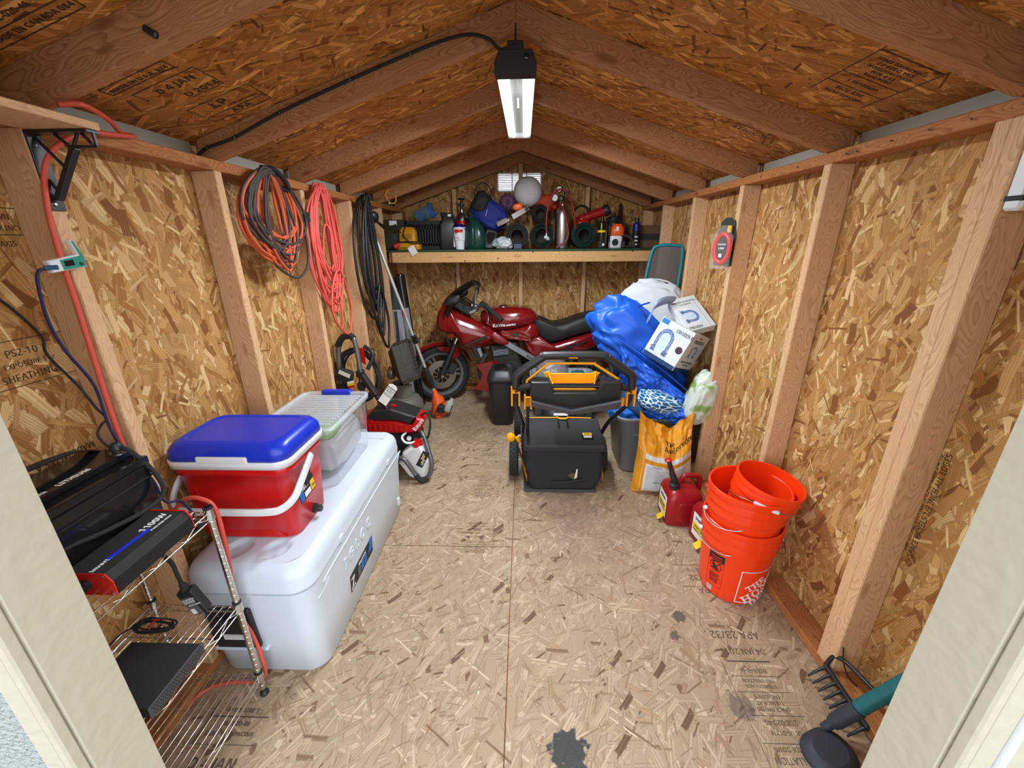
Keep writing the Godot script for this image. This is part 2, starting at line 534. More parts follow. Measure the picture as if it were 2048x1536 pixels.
func make_materials() -> void:
	# strand boards
	var pal := [Color(0.68, 0.50, 0.29), Color(0.76, 0.59, 0.37), Color(0.84, 0.70, 0.49), Color(0.64, 0.44, 0.23), Color(0.55, 0.36, 0.19), Color(0.44, 0.27, 0.14), Color(0.72, 0.54, 0.32)]
	var im := osb_image(2048, 2048, 12000, pal, [2.6, 3.2, 1.8, 2.0, 0.7, 0.18, 3.0], Vector2(28, 104), Vector2(5, 29), 0.5, PI / 2, 11, 0.12)
	im.generate_mipmaps()
	var m := mat("strand_board", Color.WHITE, 0.75, 0.0, 0.35)
	m.albedo_texture = tex(im)
	m.uv1_scale = Vector3(1 / 2.44, 1 / 2.44, 1)
	var pr := [Color(0.678, 0.451, 0.221), Color(0.768, 0.528, 0.273), Color(0.859, 0.627, 0.357), Color(0.621, 0.396, 0.179), Color(0.520, 0.308, 0.137), Color(0.407, 0.231, 0.105), Color(0.723, 0.484, 0.242)]
	im = osb_image(1536, 1536, 12000, pr, [2.4, 3.0, 1.2, 2.2, 0.9, 0.25, 2.8], Vector2(22, 66), Vector2(4, 16), 0.6, 0.0, 23, 0.12)
	m = mat("roof_board", Color.WHITE, 0.8, 0.0, 0.3)
	m.albedo_texture = tex(im)
	m.uv1_scale = Vector3(1 / 2.44, 1 / 2.44, 1)
	var pf := [Color(0.655, 0.565, 0.455), Color(0.71, 0.62, 0.51), Color(0.77, 0.69, 0.585), Color(0.62, 0.515, 0.40), Color(0.55, 0.44, 0.335), Color(0.45, 0.34, 0.26), Color(0.685, 0.595, 0.485)]
	im = osb_image(1400, 2048, 19000, pf, [3.0, 3.0, 0.7, 2.2, 0.9, 0.4, 3.0], Vector2(12, 62), Vector2(2.0, 12), 0.75, 0.9, 37, 0.08)
	stain_floor(im)
	m = mat("floor_board", Color.WHITE, 0.7, 0.0, 0.4)
	m.albedo_texture = tex(im)
	m.uv1_scale = Vector3(1 / 2.5, 1 / 3.66, 1)
	var lt := tex(lumber_image(Color(0.88, 0.73, 0.56), Color(0.75, 0.57, 0.42), 5, 3, 0.085))
	m = mat("stud_wood", Color.WHITE, 0.7, 0.0, 0.35); m.albedo_texture = lt; m.uv1_scale = Vector3(1 / 1.4, 1 / 0.30, 1)
	lt = tex(lumber_image(Color(0.74, 0.54, 0.37), Color(0.56, 0.36, 0.22), 9, 4, 0.07))
	m = mat("rafter_wood", Color.WHITE, 0.7, 0.0, 0.35); m.albedo_texture = lt; m.uv1_scale = Vector3(1 / 1.3, 1 / 0.30, 1)
	m = mat("plate_wood", Color(1.0, 0.94, 0.84), 0.7, 0.0, 0.35); m.albedo_texture = lt; m.uv1_scale = Vector3(1 / 1.3, 1 / 0.30, 1)
	m = mat("shelf_wood", Color(1.0, 0.97, 0.86), 0.65, 0.0, 0.35); m.albedo_texture = M.stud_wood.albedo_texture; m.uv1_scale = Vector3(1 / 1.4, 1 / 0.30, 1)
	mat("stamp_ink", Color(0.25, 0.17, 0.11), 0.8)
	mat("floor_ink", Color(0.34, 0.275, 0.22), 0.8)
	mat("red_ink", Color(0.45, 0.16, 0.10), 0.8)
	mat("soffit_paint", Color(0.66, 0.66, 0.62), 0.6)
	with_noise_bump(mat("jamb_paint", Color(0.74, 0.71, 0.63), 0.45), 0.02, 0.25, 3.0)
	with_noise_bump(mat("siding_paint", Color(0.63, 0.655, 0.64), 0.55), 0.03, 2.2, 7.0)
	mat("concrete", Color(0.55, 0.54, 0.52), 0.9)
	# plain finishes shared by many things
	mat("black_plastic", Color(0.035, 0.035, 0.038), 0.42)
	mat("black_matte", Color(0.03, 0.03, 0.03), 0.75)
	mat("black_gloss", Color(0.02, 0.02, 0.024), 0.12)
	mat("black_rubber", Color(0.034, 0.034, 0.034), 0.85)
	mat("dark_grey", Color(0.13, 0.13, 0.14), 0.5)
	mat("mid_grey", Color(0.35, 0.36, 0.37), 0.5)
	mat("mid_dark", Color(0.11, 0.115, 0.125), 0.35)
	mat("bright_tube", Color(0.80, 0.80, 0.79), 0.3, 0.45)
	mat("chrome", Color(0.86, 0.86, 0.85), 0.16, 1.0)
	mat("steel", Color(0.62, 0.62, 0.61), 0.35, 1.0)
	mat("aluminium", Color(0.78, 0.78, 0.78), 0.3, 1.0)
	mat("white_plastic", Color(0.88, 0.89, 0.90), 0.35)
	mat("white_paper", Color(0.90, 0.90, 0.88), 0.8)
	mat("white_ink", Color(0.92, 0.92, 0.92), 0.7)
	mat("black_ink", Color(0.03, 0.03, 0.03), 0.7)
	mat("yellow_ink", Color(0.93, 0.78, 0.12), 0.6)
	mat("blue_ink", Color(0.10, 0.42, 0.72), 0.6)

# worn dark patches and a dusty tone on the floor boards
func stain_floor(im: Image) -> void:
	var n := FastNoiseLite.new(); n.seed = 3; n.frequency = 0.035; n.fractal_octaves = 3
	for s in [[0.14, -0.81, 0.062, 0.85, Color(0.20, 0.21, 0.22)], [0.655, -1.30, 0.03, 0.7, Color(0.28, 0.25, 0.24)], [0.605, -1.21, 0.022, 0.6, Color(0.30, 0.26, 0.25)], [0.74, -0.95, 0.045, 0.5, Color(0.34, 0.31, 0.30)], [0.35, -1.75, 0.34, 0.30, Color(0.50, 0.40, 0.38)], [0.27, -2.05, 0.25, 0.25, Color(0.46, 0.38, 0.36)], [-0.15, -2.4, 0.3, 0.28, Color(0.50, 0.42, 0.34)], [-0.4, -3.2, 0.45, 0.38, Color(0.44, 0.35, 0.27)], [0.2, -3.4, 0.6, 0.35, Color(0.44, 0.35, 0.27)], [-0.45, -1.5, 0.28, 0.16, Color(0.62, 0.50, 0.38)]]:
		var cx: float = (s[0] + 1.25) / 2.5 * 1400; var cy: float = (-s[1] - 0.5) / 3.66 * 2048
		var r: float = s[2] / 2.5 * 1400
		for y in range(maxi(0, int(cy - r * 1.4)), mini(2048, int(cy + r * 1.4))):
			for x in range(maxi(0, int(cx - r * 1.4)), mini(1400, int(cx + r * 1.4))):
				var d := Vector2(x - cx, y - cy).length() / r
				d += n.get_noise_2d(x * (55.0 / maxf(r, 20.0)), y * (55.0 / maxf(r, 20.0))) * 0.45
				var a := clampf((1.0 - d) * (6.0 if r < 60 else 1.6), 0, 1) * float(s[3])
				if a > 0.0:
					im.set_pixel(x, y, im.get_pixel(x, y).lerp(s[4], a))

func ro() -> Vector2:
	return Vector2(rng.randf() * 3.0, rng.randf() * 3.0)

# a board panel: rectangle spanned in the plane, thickness outwards; uv in metres with a shift of its own
func panel(parent: Node, called: String, o: Vector3, eu: Vector3, ev: Vector3, thick: Vector3, m: Material, uvo: Vector2, swap := false) -> void:
	var g := G.new(); g.flat()
	var lu := eu.length(); var lv := ev.length()
	var uv := [Vector2(0, 0), Vector2(lu, 0), Vector2(lu, lv), Vector2(0, lv)]
	for k in 4:
		if swap: uv[k] = Vector2(uv[k].y, uv[k].x)
		uv[k] += uvo
	var a := o; var b := o + eu; var c := o + eu + ev; var d := o + ev
	g.quado(a, b, c, d, -thick, uv[0], uv[1], uv[2], uv[3])
	var t := thick
	g.quado(a + t, b + t, c + t, d + t, thick, uv[0], uv[1], uv[2], uv[3])
	for e in [[a, b, -ev], [b, c, eu], [c, d, ev], [d, a, -eu]]:
		g.quado(e[0], e[1], e[1] + t, e[0] + t, e[2], uvo, uvo + Vector2(0.5, 0), uvo + Vector2(0.5, 0.02), uvo + Vector2(0, 0.02))
	put(g, called, m, parent)

func stick(parent: Node, called: String, x0: float, x1: float, y0: float, y1: float, z0: float, z1: float, gr: int, m: Material, bev := 0.003) -> MeshInstance3D:
	var g := G.new()
	g.bb(x0, x1, y0, y1, z0, z1, bev, gr, ro())
	return put(g, called, m, parent)

func build_shell() -> void:
	rng.seed = 99
	var ground := G.new()
	ground.bb(-12, 12, -0.26, -0.16, -14, 12, 0.01)
	put(ground, "ground", M.concrete).set_meta("kind", "structure")
	# ---- floor: sheets with joints
	var floor_ := setting("floor")
	for s in [[-1.25, -0.060, -0.5, -1.694], [-1.25, -0.060, -1.698, -4.15], [-0.056, 1.2, -0.5, -2.936], [-0.056, 1.2, -2.94, -4.15]]:
		var uvo := Vector2(s[0] + 1.25, -s[2] - 0.5)
		panel(floor_, "floor_sheet", V(s[0], 0, s[2]), V(s[1] - s[0], 0, 0), V(0, 0, s[3] - s[2]), V(0, -0.018, 0), M.floor_board, uvo)
	var g := G.new(); g.bb(-1.25, 1.2, -0.15, -0.02, -0.5, -4.15, 0.0, 0)
	put(g, "floor_frame", M.plate_wood, floor_)
	# ---- side walls
	var wr := setting("wall_right")
	var wl := setting("wall_left")
	for side in 2:
		var w: Node3D = wr if side == 0 else wl
		var xi := XR if side == 0 else XL
		var xo := WR if side == 0 else WL
		var sg := 1.0 if side == 0 else -1.0
		var zs := [-0.5, -1.088, -3.526, -4.15] if side == 0 else [-0.5, -1.045, -3.47, -4.15]
		for k in 3:
			panel(w, "strand_panel", V(xo, 0, zs[k] - (0.001 if k else 0.0)), V(0, 0, zs[k + 1] - zs[k] + 0.001), V(0, 1.84, 0), V(sg * 0.02, 0, 0), M.strand_board, Vector2(0.3 + side * 0.7 + k * 0.61, 0.2 + side * 0.9 + k * 0.33))
		stick(w, "bottom_plate", xi, xo - sg * 0.0005, 0, 0.038, ZF, ZB, 2, M.plate_wood)
		stick(w, "top_plate", xi, xo - sg * 0.0005, 1.7506, 1.789, ZF, ZW, 2, M.plate_wood)
		for i in range(0, 5):
			var z := -(1.05 + STEP * i) if side == 0 else -(1.028 + STEP * i)
			stick(w, "stud", xi, xo - sg * 0.0005, 0.038, 1.7506, z, z - 0.038, 1, M.stud_wood)
			if side == 0 and i == 0:
				stick(w, "stud", xi + 0.001, xo - sg * 0.0005, 0.038, 1.7506, z - 0.0385, z - 0.0765, 1, M.stud_wood)
		stick(w, "corner_stud", xi, xo - sg * 0.0005, 0.038, 1.7506, ZB + 0.002, ZB - 0.036, 1, M.stud_wood)
		stick(w, "corner_stud", xi, xo - sg * 0.0005, 0.038, 1.7506, ZF - 0.002, ZF - 0.04, 1, M.stud_wood)
		# painted boards that close the eave between the rafters
		for i in range(-1, 6):
			var z0 := minf(-(1.05 + STEP * i) - 0.039, ZF)
			var z1 := maxf(-(1.05 + STEP * (i + 1)) - 0.0 + 0.001, ZW)
			stick(w, "eave_board", xo - sg * 0.008, xo + sg * 0.02, 1.789, 1.862, z0, z1, 2, M.soffit_paint, 0.0)
	for q in [[-1.19, 1.772], [-1.30, 1.774], [-1.42, 1.773], [-1.55, 1.768], [-1.60, 1.771], [-1.86, 1.77], [-2.13, 1.772]]:
		var ng := G.new(); ng.tube([V(XR + 0.01, q[1], q[0]), V(XR - 0.012, q[1] - 0.004, q[0] + 0.012)], 0.002, 6)
		put(ng, "nail", M.steel, wr)
	# ---- back wall
	var wb := setting("wall_back")
	panel(wb, "strand_panel", V(WL - 0.02, 0, ZW), V(-0.0335 - WL + 0.02, 0, 0), V(0, 1.84, 0), V(0, 0, -0.018), M.strand_board, Vector2(1.7, 0.5))
	panel(wb, "strand_panel", V(-0.0335, 0, ZW), V(WR + 0.02 + 0.0335, 0, 0), V(0, 1.84, 0), V(0, 0, -0.018), M.strand_board, Vector2(0.4, 1.4))
	stick(wb, "bottom_plate", XL, XR, 0, 0.038, ZB, ZW + 0.0005, 0, M.plate_wood)
	for k in range(-1, 2):
		var x := -0.033 + STEP * k
		var top := RY - 0.092 - SLOPE * absf(x - RX)
		stick(wb, "stud", x - 0.019, x + 0.019, 0.038, top, ZB, ZW + 0.0005, 1, M.stud_wood)
	# gable boards above, with the vent opening cut out
	var hx := 0.205; var vy0 := 1.925; var vy1 := 2.085; var vx := -0.045
	var ytop := func(x: float) -> float: return RY + 0.02 - SLOPE * absf(x - RX)
	for q in [[[WL - 0.02, 1.8405], [vx - hx, 1.8405], [vx - hx, ytop.call(vx - hx)], [WL - 0.02, ytop.call(WL - 0.02)]],
			[[vx + hx, 1.8405], [WR + 0.02, 1.8405], [WR + 0.02, ytop.call(WR + 0.02)], [vx + hx, ytop.call(vx + hx)]],
			[[vx - hx, 1.8405], [vx + hx, 1.8405], [vx + hx, vy0], [vx - hx, vy0]],
			[[vx - hx, vy1], [vx + hx, vy1], [vx + hx, ytop.call(vx + hx)], [RX, ytop.call(RX)], [vx - hx, ytop.call(vx - hx)]]]:
		var po := PackedVector2Array()
		for p in q: po.append(Vector2(p[0], p[1]))
		g = G.new()
		g.prism(T(0, 0, ZW - 0.009), po, 0.018, 0.0, Vector2(2.1, 0.3))
		put(g, "gable_panel", M.strand_board, wb)
	vent(Vector3(vx, (vy0 + vy1) / 2, ZW - 0.01), hx * 2, vy1 - vy0)
	# ---- roof
	var roof := setting("ceiling")
	for s in [-1.0, 1.0]:
		var run := 1.38
		var lenu := Vector3(s * run, -SLOPE * run, 0)
		var nrm := Vector3(s * SLOPE, 1, 0).normalized() * 0.014
		var ez := [-0.38, -1.069, -2.288, -3.507, -4.26]
		for k in 4:
			panel(roof, "roof_sheet", V(RX, RY, ez[k] - (0.0015 if k else 0.0)), lenu, V(0, 0, ez[k + 1] - ez[k] + 0.0015), nrm, M.roof_board, Vector2(0.9 * k + s, 0.4 + 0.7 * k + s * 0.3))
	for i in range(-1, 6):
		var z := -(1.05 + STEP * i)
		if i == -1: z = ZF - 0.002
		if i == 5: z = ZB + 0.002
		for s in [-1.0, 1.0]:
			g = G.new()
			var run := 1.18 if s > 0 else 1.17
			# lower edge stops on the plate, upper edge follows the roof boards
			var y0 := RY - 0.086
			var po := PackedVector2Array([Vector2(0.0005 * s, y0), Vector2(s * 1.11, y0 - SLOPE * 1.11 + 0.0), Vector2(s * run, 1.7895), Vector2(s * run, RY - 0.001 - SLOPE * run), Vector2(0.0005 * s, RY - 0.001)])
			var off := ro()
			var raf := G.new()
			prism_grain(raf, T(RX, 0, z - 0.019), po, 0.038, Vector2(s, -SLOPE).normalized(), off)
			put(raf, "rafter", M.rafter_wood, roof)
	var cl := G.new(); cl.box(T(-0.80, 1.925, -1.046, 0, 0, -30), V(0.030, 0.014, 0.012), 0.003)
	put(cl, "clip", M.black_plastic, roof)
	front_wall()
	stamps(floor_, wl, wr, wb, roof)

# outline extruded along z with the grain along dir
func prism_grain(g: G, xf: Transform3D, po: PackedVector2Array, depth: float, dir: Vector2, off: Vector2) -> void:
	var ps := po
	if Geometry2D.is_polygon_clockwise(ps):
		ps = ps.duplicate(); ps.reverse()
	var uv := func(p: Vector2) -> Vector2: return Vector2(p.dot(dir), p.dot(dir.orthogonal())) + off
	var h := depth / 2
	g.flat()
	var tr := Geometry2D.triangulate_polygon(ps)
	for i in range(0, tr.size(), 3):
		var a := ps[tr[i]]; var b := ps[tr[i + 1]]; var c := ps[tr[i + 2]]
		for s in [1.0, -1.0]:
			g.quado(xf * V(a.x, a.y, s * h), xf * V(b.x, b.y, s * h), xf * V(c.x, c.y, s * h), xf * V(c.x, c.y, s * h), V(0, 0, s), uv.call(a), uv.call(b), uv.call(c), uv.call(c))
	for i in ps.size():
		var a := ps[i]; var b := ps[(i + 1) % ps.size()]
		var n := (b - a).orthogonal()
		var ua: Vector2 = uv.call(a); var ub: Vector2 = uv.call(b)
		g.quado(xf * V(a.x, a.y, h), xf * V(b.x, b.y, h), xf * V(b.x, b.y, -h), xf * V(a.x, a.y, -h), V(n.x, n.y, 0), ua, ub, ub + Vector2(0, depth), ua + Vector2(0, depth))

func vent(c: Vector3, w: float, h: float) -> void:
	var v := thing("gable_vent", "white louvred vent in the gable of the back wall behind the foam ball", "vent", Transform3D(Basis(), c))
	var g := G.new()
	for e in [[-w / 2, -w / 2 + 0.012, -h / 2, h / 2], [w / 2 - 0.012, w / 2, -h / 2, h / 2], [-w / 2, w / 2, -h / 2, -h / 2 + 0.012], [-w / 2, w / 2, h / 2 - 0.012, h / 2], [-0.072, -0.062, -h / 2, h / 2], [0.062, 0.072, -h / 2, h / 2]]:
		g.bb(e[0], e[1], e[2], e[3], -0.012, 0.012, 0.001)
	put(g, "vent_frame", M.white_plastic, v)
	for k in 9:
		g = G.new()
		g.box(T(0, -h / 2 + 0.02 + k * (h - 0.04) / 8.0, 0, 38), Vector3(w - 0.02, 0.0015, 0.018))
		put(g, "louvre", M.white_plastic, v)

func front_wall() -> void:
	var w := setting("wall_front")
	var xl := -0.88; var xr := 0.771; var top := 1.90
	for q in [[WL - 0.02, xl - 0.019, -0.02, 1.84], [xr + 0.019, WR + 0.02, -0.02, 1.84]]:
		var g := G.new()
		g.bb(q[0], q[1], q[2], q[3], -0.512, -0.57, 0.0, 1)
		put(g, "framed_panel", M.strand_board, w)
		g = G.new()
		g.bb(q[0] - 0.0, q[1] + 0.0, -0.12, 1.92, -0.498, -0.512, 0.001, 1)
		put(g, "siding_sheet", M.siding_paint, w)
	var g := G.new()
	var po := PackedVector2Array([Vector2(WL - 0.02, 1.8405), Vector2(xl - 0.019, 1.8405), Vector2(xl - 0.019, top), Vector2(xr + 0.019, top), Vector2(xr + 0.019, 1.8405), Vector2(WR + 0.02, 1.8405), Vector2(WR + 0.02, RY - SLOPE * (WR + 0.02 - RX)), Vector2(RX, RY), Vector2(WL - 0.02, RY - SLOPE * (RX - WL + 0.02))])
	g.prism(T(0, 0, -0.55), po, 0.095)
	put(g, "gable_panel", M.siding_paint, w)
	# painted jambs and casings round the door
	for s in 2:
		var x: float = xl if s == 0 else xr
		var d := -1.0 if s == 0 else 1.0
		var t := setting("trim_%d" % (s + 1), "beige painted wooden door jamb on the %s of the doorway" % ("left" if s == 0 else "right"), "door jamb")
		g = G.new(); g.bb(x, x + d * 0.0185, -0.019, top, -0.4975, -0.602, 0.002, 1)
		put(g, "jamb_board", M.jamb_paint, t)
		g = G.new(); g.bb(x + d * 0.004, x + d * 0.024, -0.1, top, -0.474, -0.497, 0.004, 1)
		put(g, "jamb_bead", M.jamb_paint, t)
		g = G.new(); g.bb(x + d * 0.0255, x + d * 0.07, -0.1, top + 0.06, -0.478, -0.4975, 0.004, 1)
		put(g, "casing", M.jamb_paint, t)
		if s == 1:
			g = G.new(); g.bb(x + d * 0.072, x + d * 0.082, -0.1, top + 0.06, -0.470, -0.4975, 0.004, 1)
			put(g, "casing_strip", M.white_plastic, t)
			g = G.new(); g.bb(x + d * 0.088, x + d * 0.20, -0.1, top + 0.06, -0.478, -0.4975, 0.004, 1)
			put(g, "casing", M.jamb_paint, t)
	g = G.new(); g.bb(xl, xr, top - 0.0185, top - 0.0005, -0.4975, -0.602, 0.002, 0)
	var h := setting("trim_3")
	put(g, "head_jamb", M.jamb_paint, h)

# grade marks printed on the boards
func stamps(fl: Node3D, wl: Node3D, wr: Node3D, wb: Node3D, roof: Node3D) -> void:
	# floor: column of print at the right, reading towards the camera
	var block := [["INSTALLATION", 0.017, 0, 0.0, 1], ["THIS SIDE DOWN", 0.012, 0, -0.03, 1], ["UL US-D1278", 0.012, 0, -0.075, 1], ["202-020-40", 0.015, 0, -0.105, 1], ["SPACE PANELS", 0.012, 0, -0.145, 1], ["1/8 INCH AT", 0.012, 0, -0.165, 1], ["END JOINTS", 0.012, 0, -0.185, 1], ["STRENGTH AXIS", 0.011, 0, -0.22, 1], ["THIS DIRECTION", 0.011, 0, -0.24, 1], ["802-648-46", 0.014, 0, -0.275, 1], ["04 JAN 2014", 0.022, 0, -0.35, 1], ["APA 23/32", 0.03, 0, -0.42, 1]]
	var rules := [[-0.09, 0.035, 0.09, 0.035], [-0.09, -0.045, 0.09, -0.045], [-0.09, -0.125, 0.09, -0.125], [-0.09, -0.2, 0.09, -0.2], [-0.09, -0.255, 0.09, -0.255], [0.1, 0.1, 0.1, -0.33], [-0.08, -0.31, 0.08, -0.31, 0.005]]
	var down := Basis(Vector3.LEFT, Vector3.BACK, Vector3.UP)
	printed(fl, "grade_stamp", Transform3D(down, V(0.845, 0.0004, -0.80)), block, rules, M.floor_ink, 0.0016, "Droid Sans", null, false)
	printed(fl, "grade_stamp", Transform3D(down, V(0.83, 0.0004, -1.56)), [["PS2-10", 0.02, 0, 0, 1], ["23/32", 0.03, 0, 0.05, 1], ["APA", 0.03, 0, 0.12, 1]], [[-0.1, -0.03, 0.1, -0.03], [-0.1, 0.1, 0.1, 0.1]], M.floor_ink, 0.0016, "Droid Sans", null, false)
	printed(fl, "grade_stamp", Transform3D(Basis(Vector3.RIGHT, Vector3.FORWARD, Vector3.UP), V(-0.95, 0.0004, -0.80)), [["O 4 JAN", 0.03, 0, -0.05, 1], ["SIZED FOR SPACING", 0.012, 0, 0.03, 1], ["202-020-46", 0.014, 0, 0.06, 1], ["EXPOSURE 1", 0.014, 0, 0.1, 1]], [[-0.1, 0.0, 0.1, 0.0], [-0.1, 0.08, 0.1, 0.08, 0.004], [-0.1, 0.0, -0.1, 0.13, 0.004]], M.floor_ink)
	for z in [-1.72, -2.2, -2.7]:
		printed(fl, "grade_stamp", Transform3D(down, V(-0.26, 0.0004, z)), [["EXPOSURE 1", 0.016, 0, 0.06, 1], ["INCH 24/16", 0.014, 0, 0.03, 1], ["PS2-10 (TECO)", 0.012, 0, -0.01, 1], ["SPACE PANELS", 0.012, 0, -0.05, 1], ["JOINTS", 0.012, 0, -0.08, 1], ["PRP-108", 0.012, 0, -0.11, 1], ["THIS SIDE DOWN", 0.012, 0, -0.16, 1]], [[-0.1, 0.045, 0.1, 0.045], [-0.1, 0.01, 0.1, 0.01], [-0.1, -0.13, 0.1, -0.13], [-0.1, 0.08, -0.1, -0.2]], M.floor_ink, 0.0016, "Droid Sans", null, false)
	# roof: frames of print on both slopes
	var bl := Basis(Vector3(1, SLOPE, 0).normalized(), Vector3.BACK, Vector3(SLOPE, -1, 0).normalized())
	var at_l := func(d: float, z: float) -> Vector3: return V(RX - d, RY - SLOPE * d - 0.0006, z)
	printed(roof, "grade_stamp", Transform3D(bl, at_l.call(1.0, -1.36)), [["MADE IN U.S.A. 824", 0.014, 0, 0.10, 1]], [[-0.1, 0.085, 0.1, 0.085], [-0.1, 0.125, 0.1, 0.125], [-0.1, 0.085, -0.1, 0.125], [0.1, 0.085, 0.1, 0.125]], M.stamp_ink, 0.003, "Droid Sans")
	printed(roof, "grade_stamp", Transform3D(bl, at_l.call(0.98, -1.36)), [["0 4 JAN", 0.026, 0.02, 0.02, 1], ["D 2014", 0.026, 0.05, -0.045, 1]], [[-0.09, 0.055, 0.11, 0.055], [0.11, 0.055, 0.11, -0.065], [-0.09, 0.055, -0.09, 0.0], [0.11, -0.065, 0.0, -0.065]], M.stamp_ink, 0.003, "Droid Sans")
	printed(roof, "grade_stamp", Transform3D(bl, at_l.call(0.95, -1.53)), [["LP", 0.04, -0.01, 0.02, 1], ["APA", 0.028, 0.02, -0.055, 1], ["RATED SHEATHING", 0.009, 0.05, -0.015, 1]], [[-0.1, 0.055, 0.12, 0.055], [-0.1, -0.035, 0.12, -0.035], [-0.1, -0.075, 0.12, -0.075], [0.12, 0.055, 0.12, -0.075], [-0.1, 0.055, -0.1, -0.075]], M.stamp_ink, 0.003, "Droid Sans")
	printed(roof, "grade_stamp", Transform3D(bl, at_l.call(0.97, -0.93)), [["THIS SIDE DOWN", 0.014, 0, 0.06, 1], ["SIZED FOR SPACING", 0.012, 0, 0.035, 1], ["UNLESS INSTALLED", 0.012, 0, 0.01, 1], ["202-020-46", 0.014, 0, -0.02, 1], ["MADE IN CANADA 084", 0.014, 0, -0.06, 1]], [[-0.11, 0.085, 0.11, 0.085], [-0.11, -0.04, 0.11, -0.04], [-0.11, -0.08, 0.11, -0.08], [0.11, 0.085, 0.11, -0.08], [-0.11, 0.085, -0.11, -0.08]], M.stamp_ink, 0.003, "Droid Sans")
	printed(roof, "grade_stamp", Transform3D(bl, at_l.call(0.93, -1.93)), [["SIZED FOR SPACING", 0.012, 0, 0.05, 1], ["24/16 7/16", 0.014, 0, 0.02, 1], ["EXPOSURE 1", 0.012, 0, -0.01, 1]], [[-0.11, 0.075, 0.11, 0.075], [-0.11, -0.03, 0.11, -0.03], [0.11, 0.075, 0.11, -0.05], [-0.11, 0.075, -0.11, -0.05]], M.stamp_ink, 0.003, "Droid Sans")
	var br := Basis(Vector3(-1, SLOPE, 0).normalized(), Vector3.FORWARD, Vector3(-SLOPE, -1, 0).normalized())
	var at_r := func(d: float, z: float) -> Vector3: return V(RX + d, RY - SLOPE * d - 0.0006, z)
	printed(roof, "grade_stamp", Transform3D(br, at_r.call(1.0, -1.38)), [["PANEL GRADE", 0.012, 0, -0.16, 1], ["SHEATHING SPAN", 0.012, 0, -0.10, 1], ["CSA O325-07", 0.013, 0, -0.08, 1], ["CONSTRUCTION", 0.012, 0, -0.06, 1], ["11.0 MM", 0.013, 0, -0.04, 1], ["2R24/2F16", 0.012, 0, -0.02, 1], ["EXPOSURE 1", 0.012, 0, 0.03, 1], ["PS2 7/16", 0.016, 0, 0.08, 1], ["INCHES 24/16", 0.013, 0, 0.11, 1]], [[-0.09, -0.13, 0.09, -0.13, 0.004], [-0.09, 0.0, 0.09, 0.0], [-0.09, 0.06, 0.09, 0.06], [-0.09, -0.2, -0.09, 0.14], [0.09, -0.2, 0.09, 0.14]], M.stamp_ink, 0.003, "Droid Sans")
	printed(roof, "grade_stamp", Transform3D(br, at_r.call(0.95, -1.93)), [["NOV 2 0", 0.02, 0, 0.05, 1], ["THIS SIDE DOWN", 0.011, 0, 0.01, 1], ["202-020-46", 0.011, 0, -0.01, 1], ["SPACED 1/8 INCH", 0.011, 0, -0.03, 1]], [[-0.09, 0.03, 0.09, 0.03], [-0.09, -0.045, 0.09, -0.045], [-0.09, 0.08, -0.09, -0.045], [0.09, 0.08, 0.09, -0.045]], M.stamp_ink, 0.003, "Droid Sans")
	printed(roof, "grade_stamp", Transform3D(br, at_r.call(0.9, -0.80)), [["SPACE PANELS 1/8", 0.016, 0, 0.02, 1], ["INCH AT ALL EDGES", 0.016, 0, -0.01, 1], ["MADE IN CANADA", 0.016, 0, -0.04, 1]], [[-0.12, 0.05, 0.12, 0.05], [-0.12, -0.06, 0.12, -0.06]], M.stamp_ink, 0.003, "Droid Sans")
	# left wall behind and beside the first stud, print standing on its head
	printed(wl, "grade_stamp", Transform3D(Basis(Vector3.BACK, Vector3.DOWN, Vector3.RIGHT), V(WL + 0.0006, 0.93, -0.93)), [["MADE IN U.S.A.", 0.016, 0, -0.03, 1], ["02° 24/16", 0.02, 0, 0.01, 1], ["4400", 0.026, 0.03, 0.05, 1]], [[-0.09, 0.03, 0.09, 0.03], [-0.09, -0.01, 0.09, -0.01]], M.stamp_ink, 0.0018, "Droid Sans", null, false)
	printed(wl, "grade_stamp", Transform3D(Basis(Vector3.FORWARD, Vector3.UP, Vector3.RIGHT), V(WL + 0.0006, 1.56, -0.95)), [["THIS SIDE DOWN", 0.012, 0, 0.0, 1], ["SPACE PANELS 1/8 INCH", 0.011, 0, -0.025, 1], ["STRENGTH AXIS", 0.012, 0, -0.06, 1]], [[-0.1, 0.02, 0.1, 0.02], [-0.1, -0.04, 0.1, -0.04]], M.stamp_ink, 0.0018, "Droid Sans", null, false)
	printed(wl, "grade_stamp", Transform3D(Basis(Vector3.FORWARD, Vector3.UP, Vector3.RIGHT), V(WL + 0.0006, 1.25, -0.93)), [["PS2-10", 0.016, 0, 0.0, 1], ["EXPOSURE 1", 0.012, 0, -0.03, 1], ["SHEATHING", 0.016, 0, -0.06, 1]], [[-0.1, 0.03, 0.1, 0.03], [-0.1, -0.08, 0.1, -0.08]], M.stamp_ink, 0.0018, "Droid Sans", null, false)
	printed(wl, "grade_stamp", Transform3D(Basis(Vector3.UP, Vector3.BACK, Vector3.RIGHT), V(WL + 0.0006, 0.95, -2.17)), [["SPAN RATED SHEATHING LP 24/16", 0.014, 0, 0.0, 1], ["EXPOSURE 1 THICKNESS 0.418", 0.012, 0, -0.022, 1]], [], M.stamp_ink, 0.0018, "Droid Sans", null, false)
	printed(wr, "grade_stamp", Transform3D(Basis(Vector3.UP, Vector3.FORWARD, Vector3.LEFT), V(WR - 0.0006, 0.75, -1.03)), [["SPACE PANELS 1/8 INCH ALL EDGES", 0.016, 0, 0.0, 1], ["EXPOSURE 1 RATED SHEATHING 24/16", 0.014, 0, 0.022, 1]], [], M.stamp_ink, 0.0018, "Droid Sans", null, false)
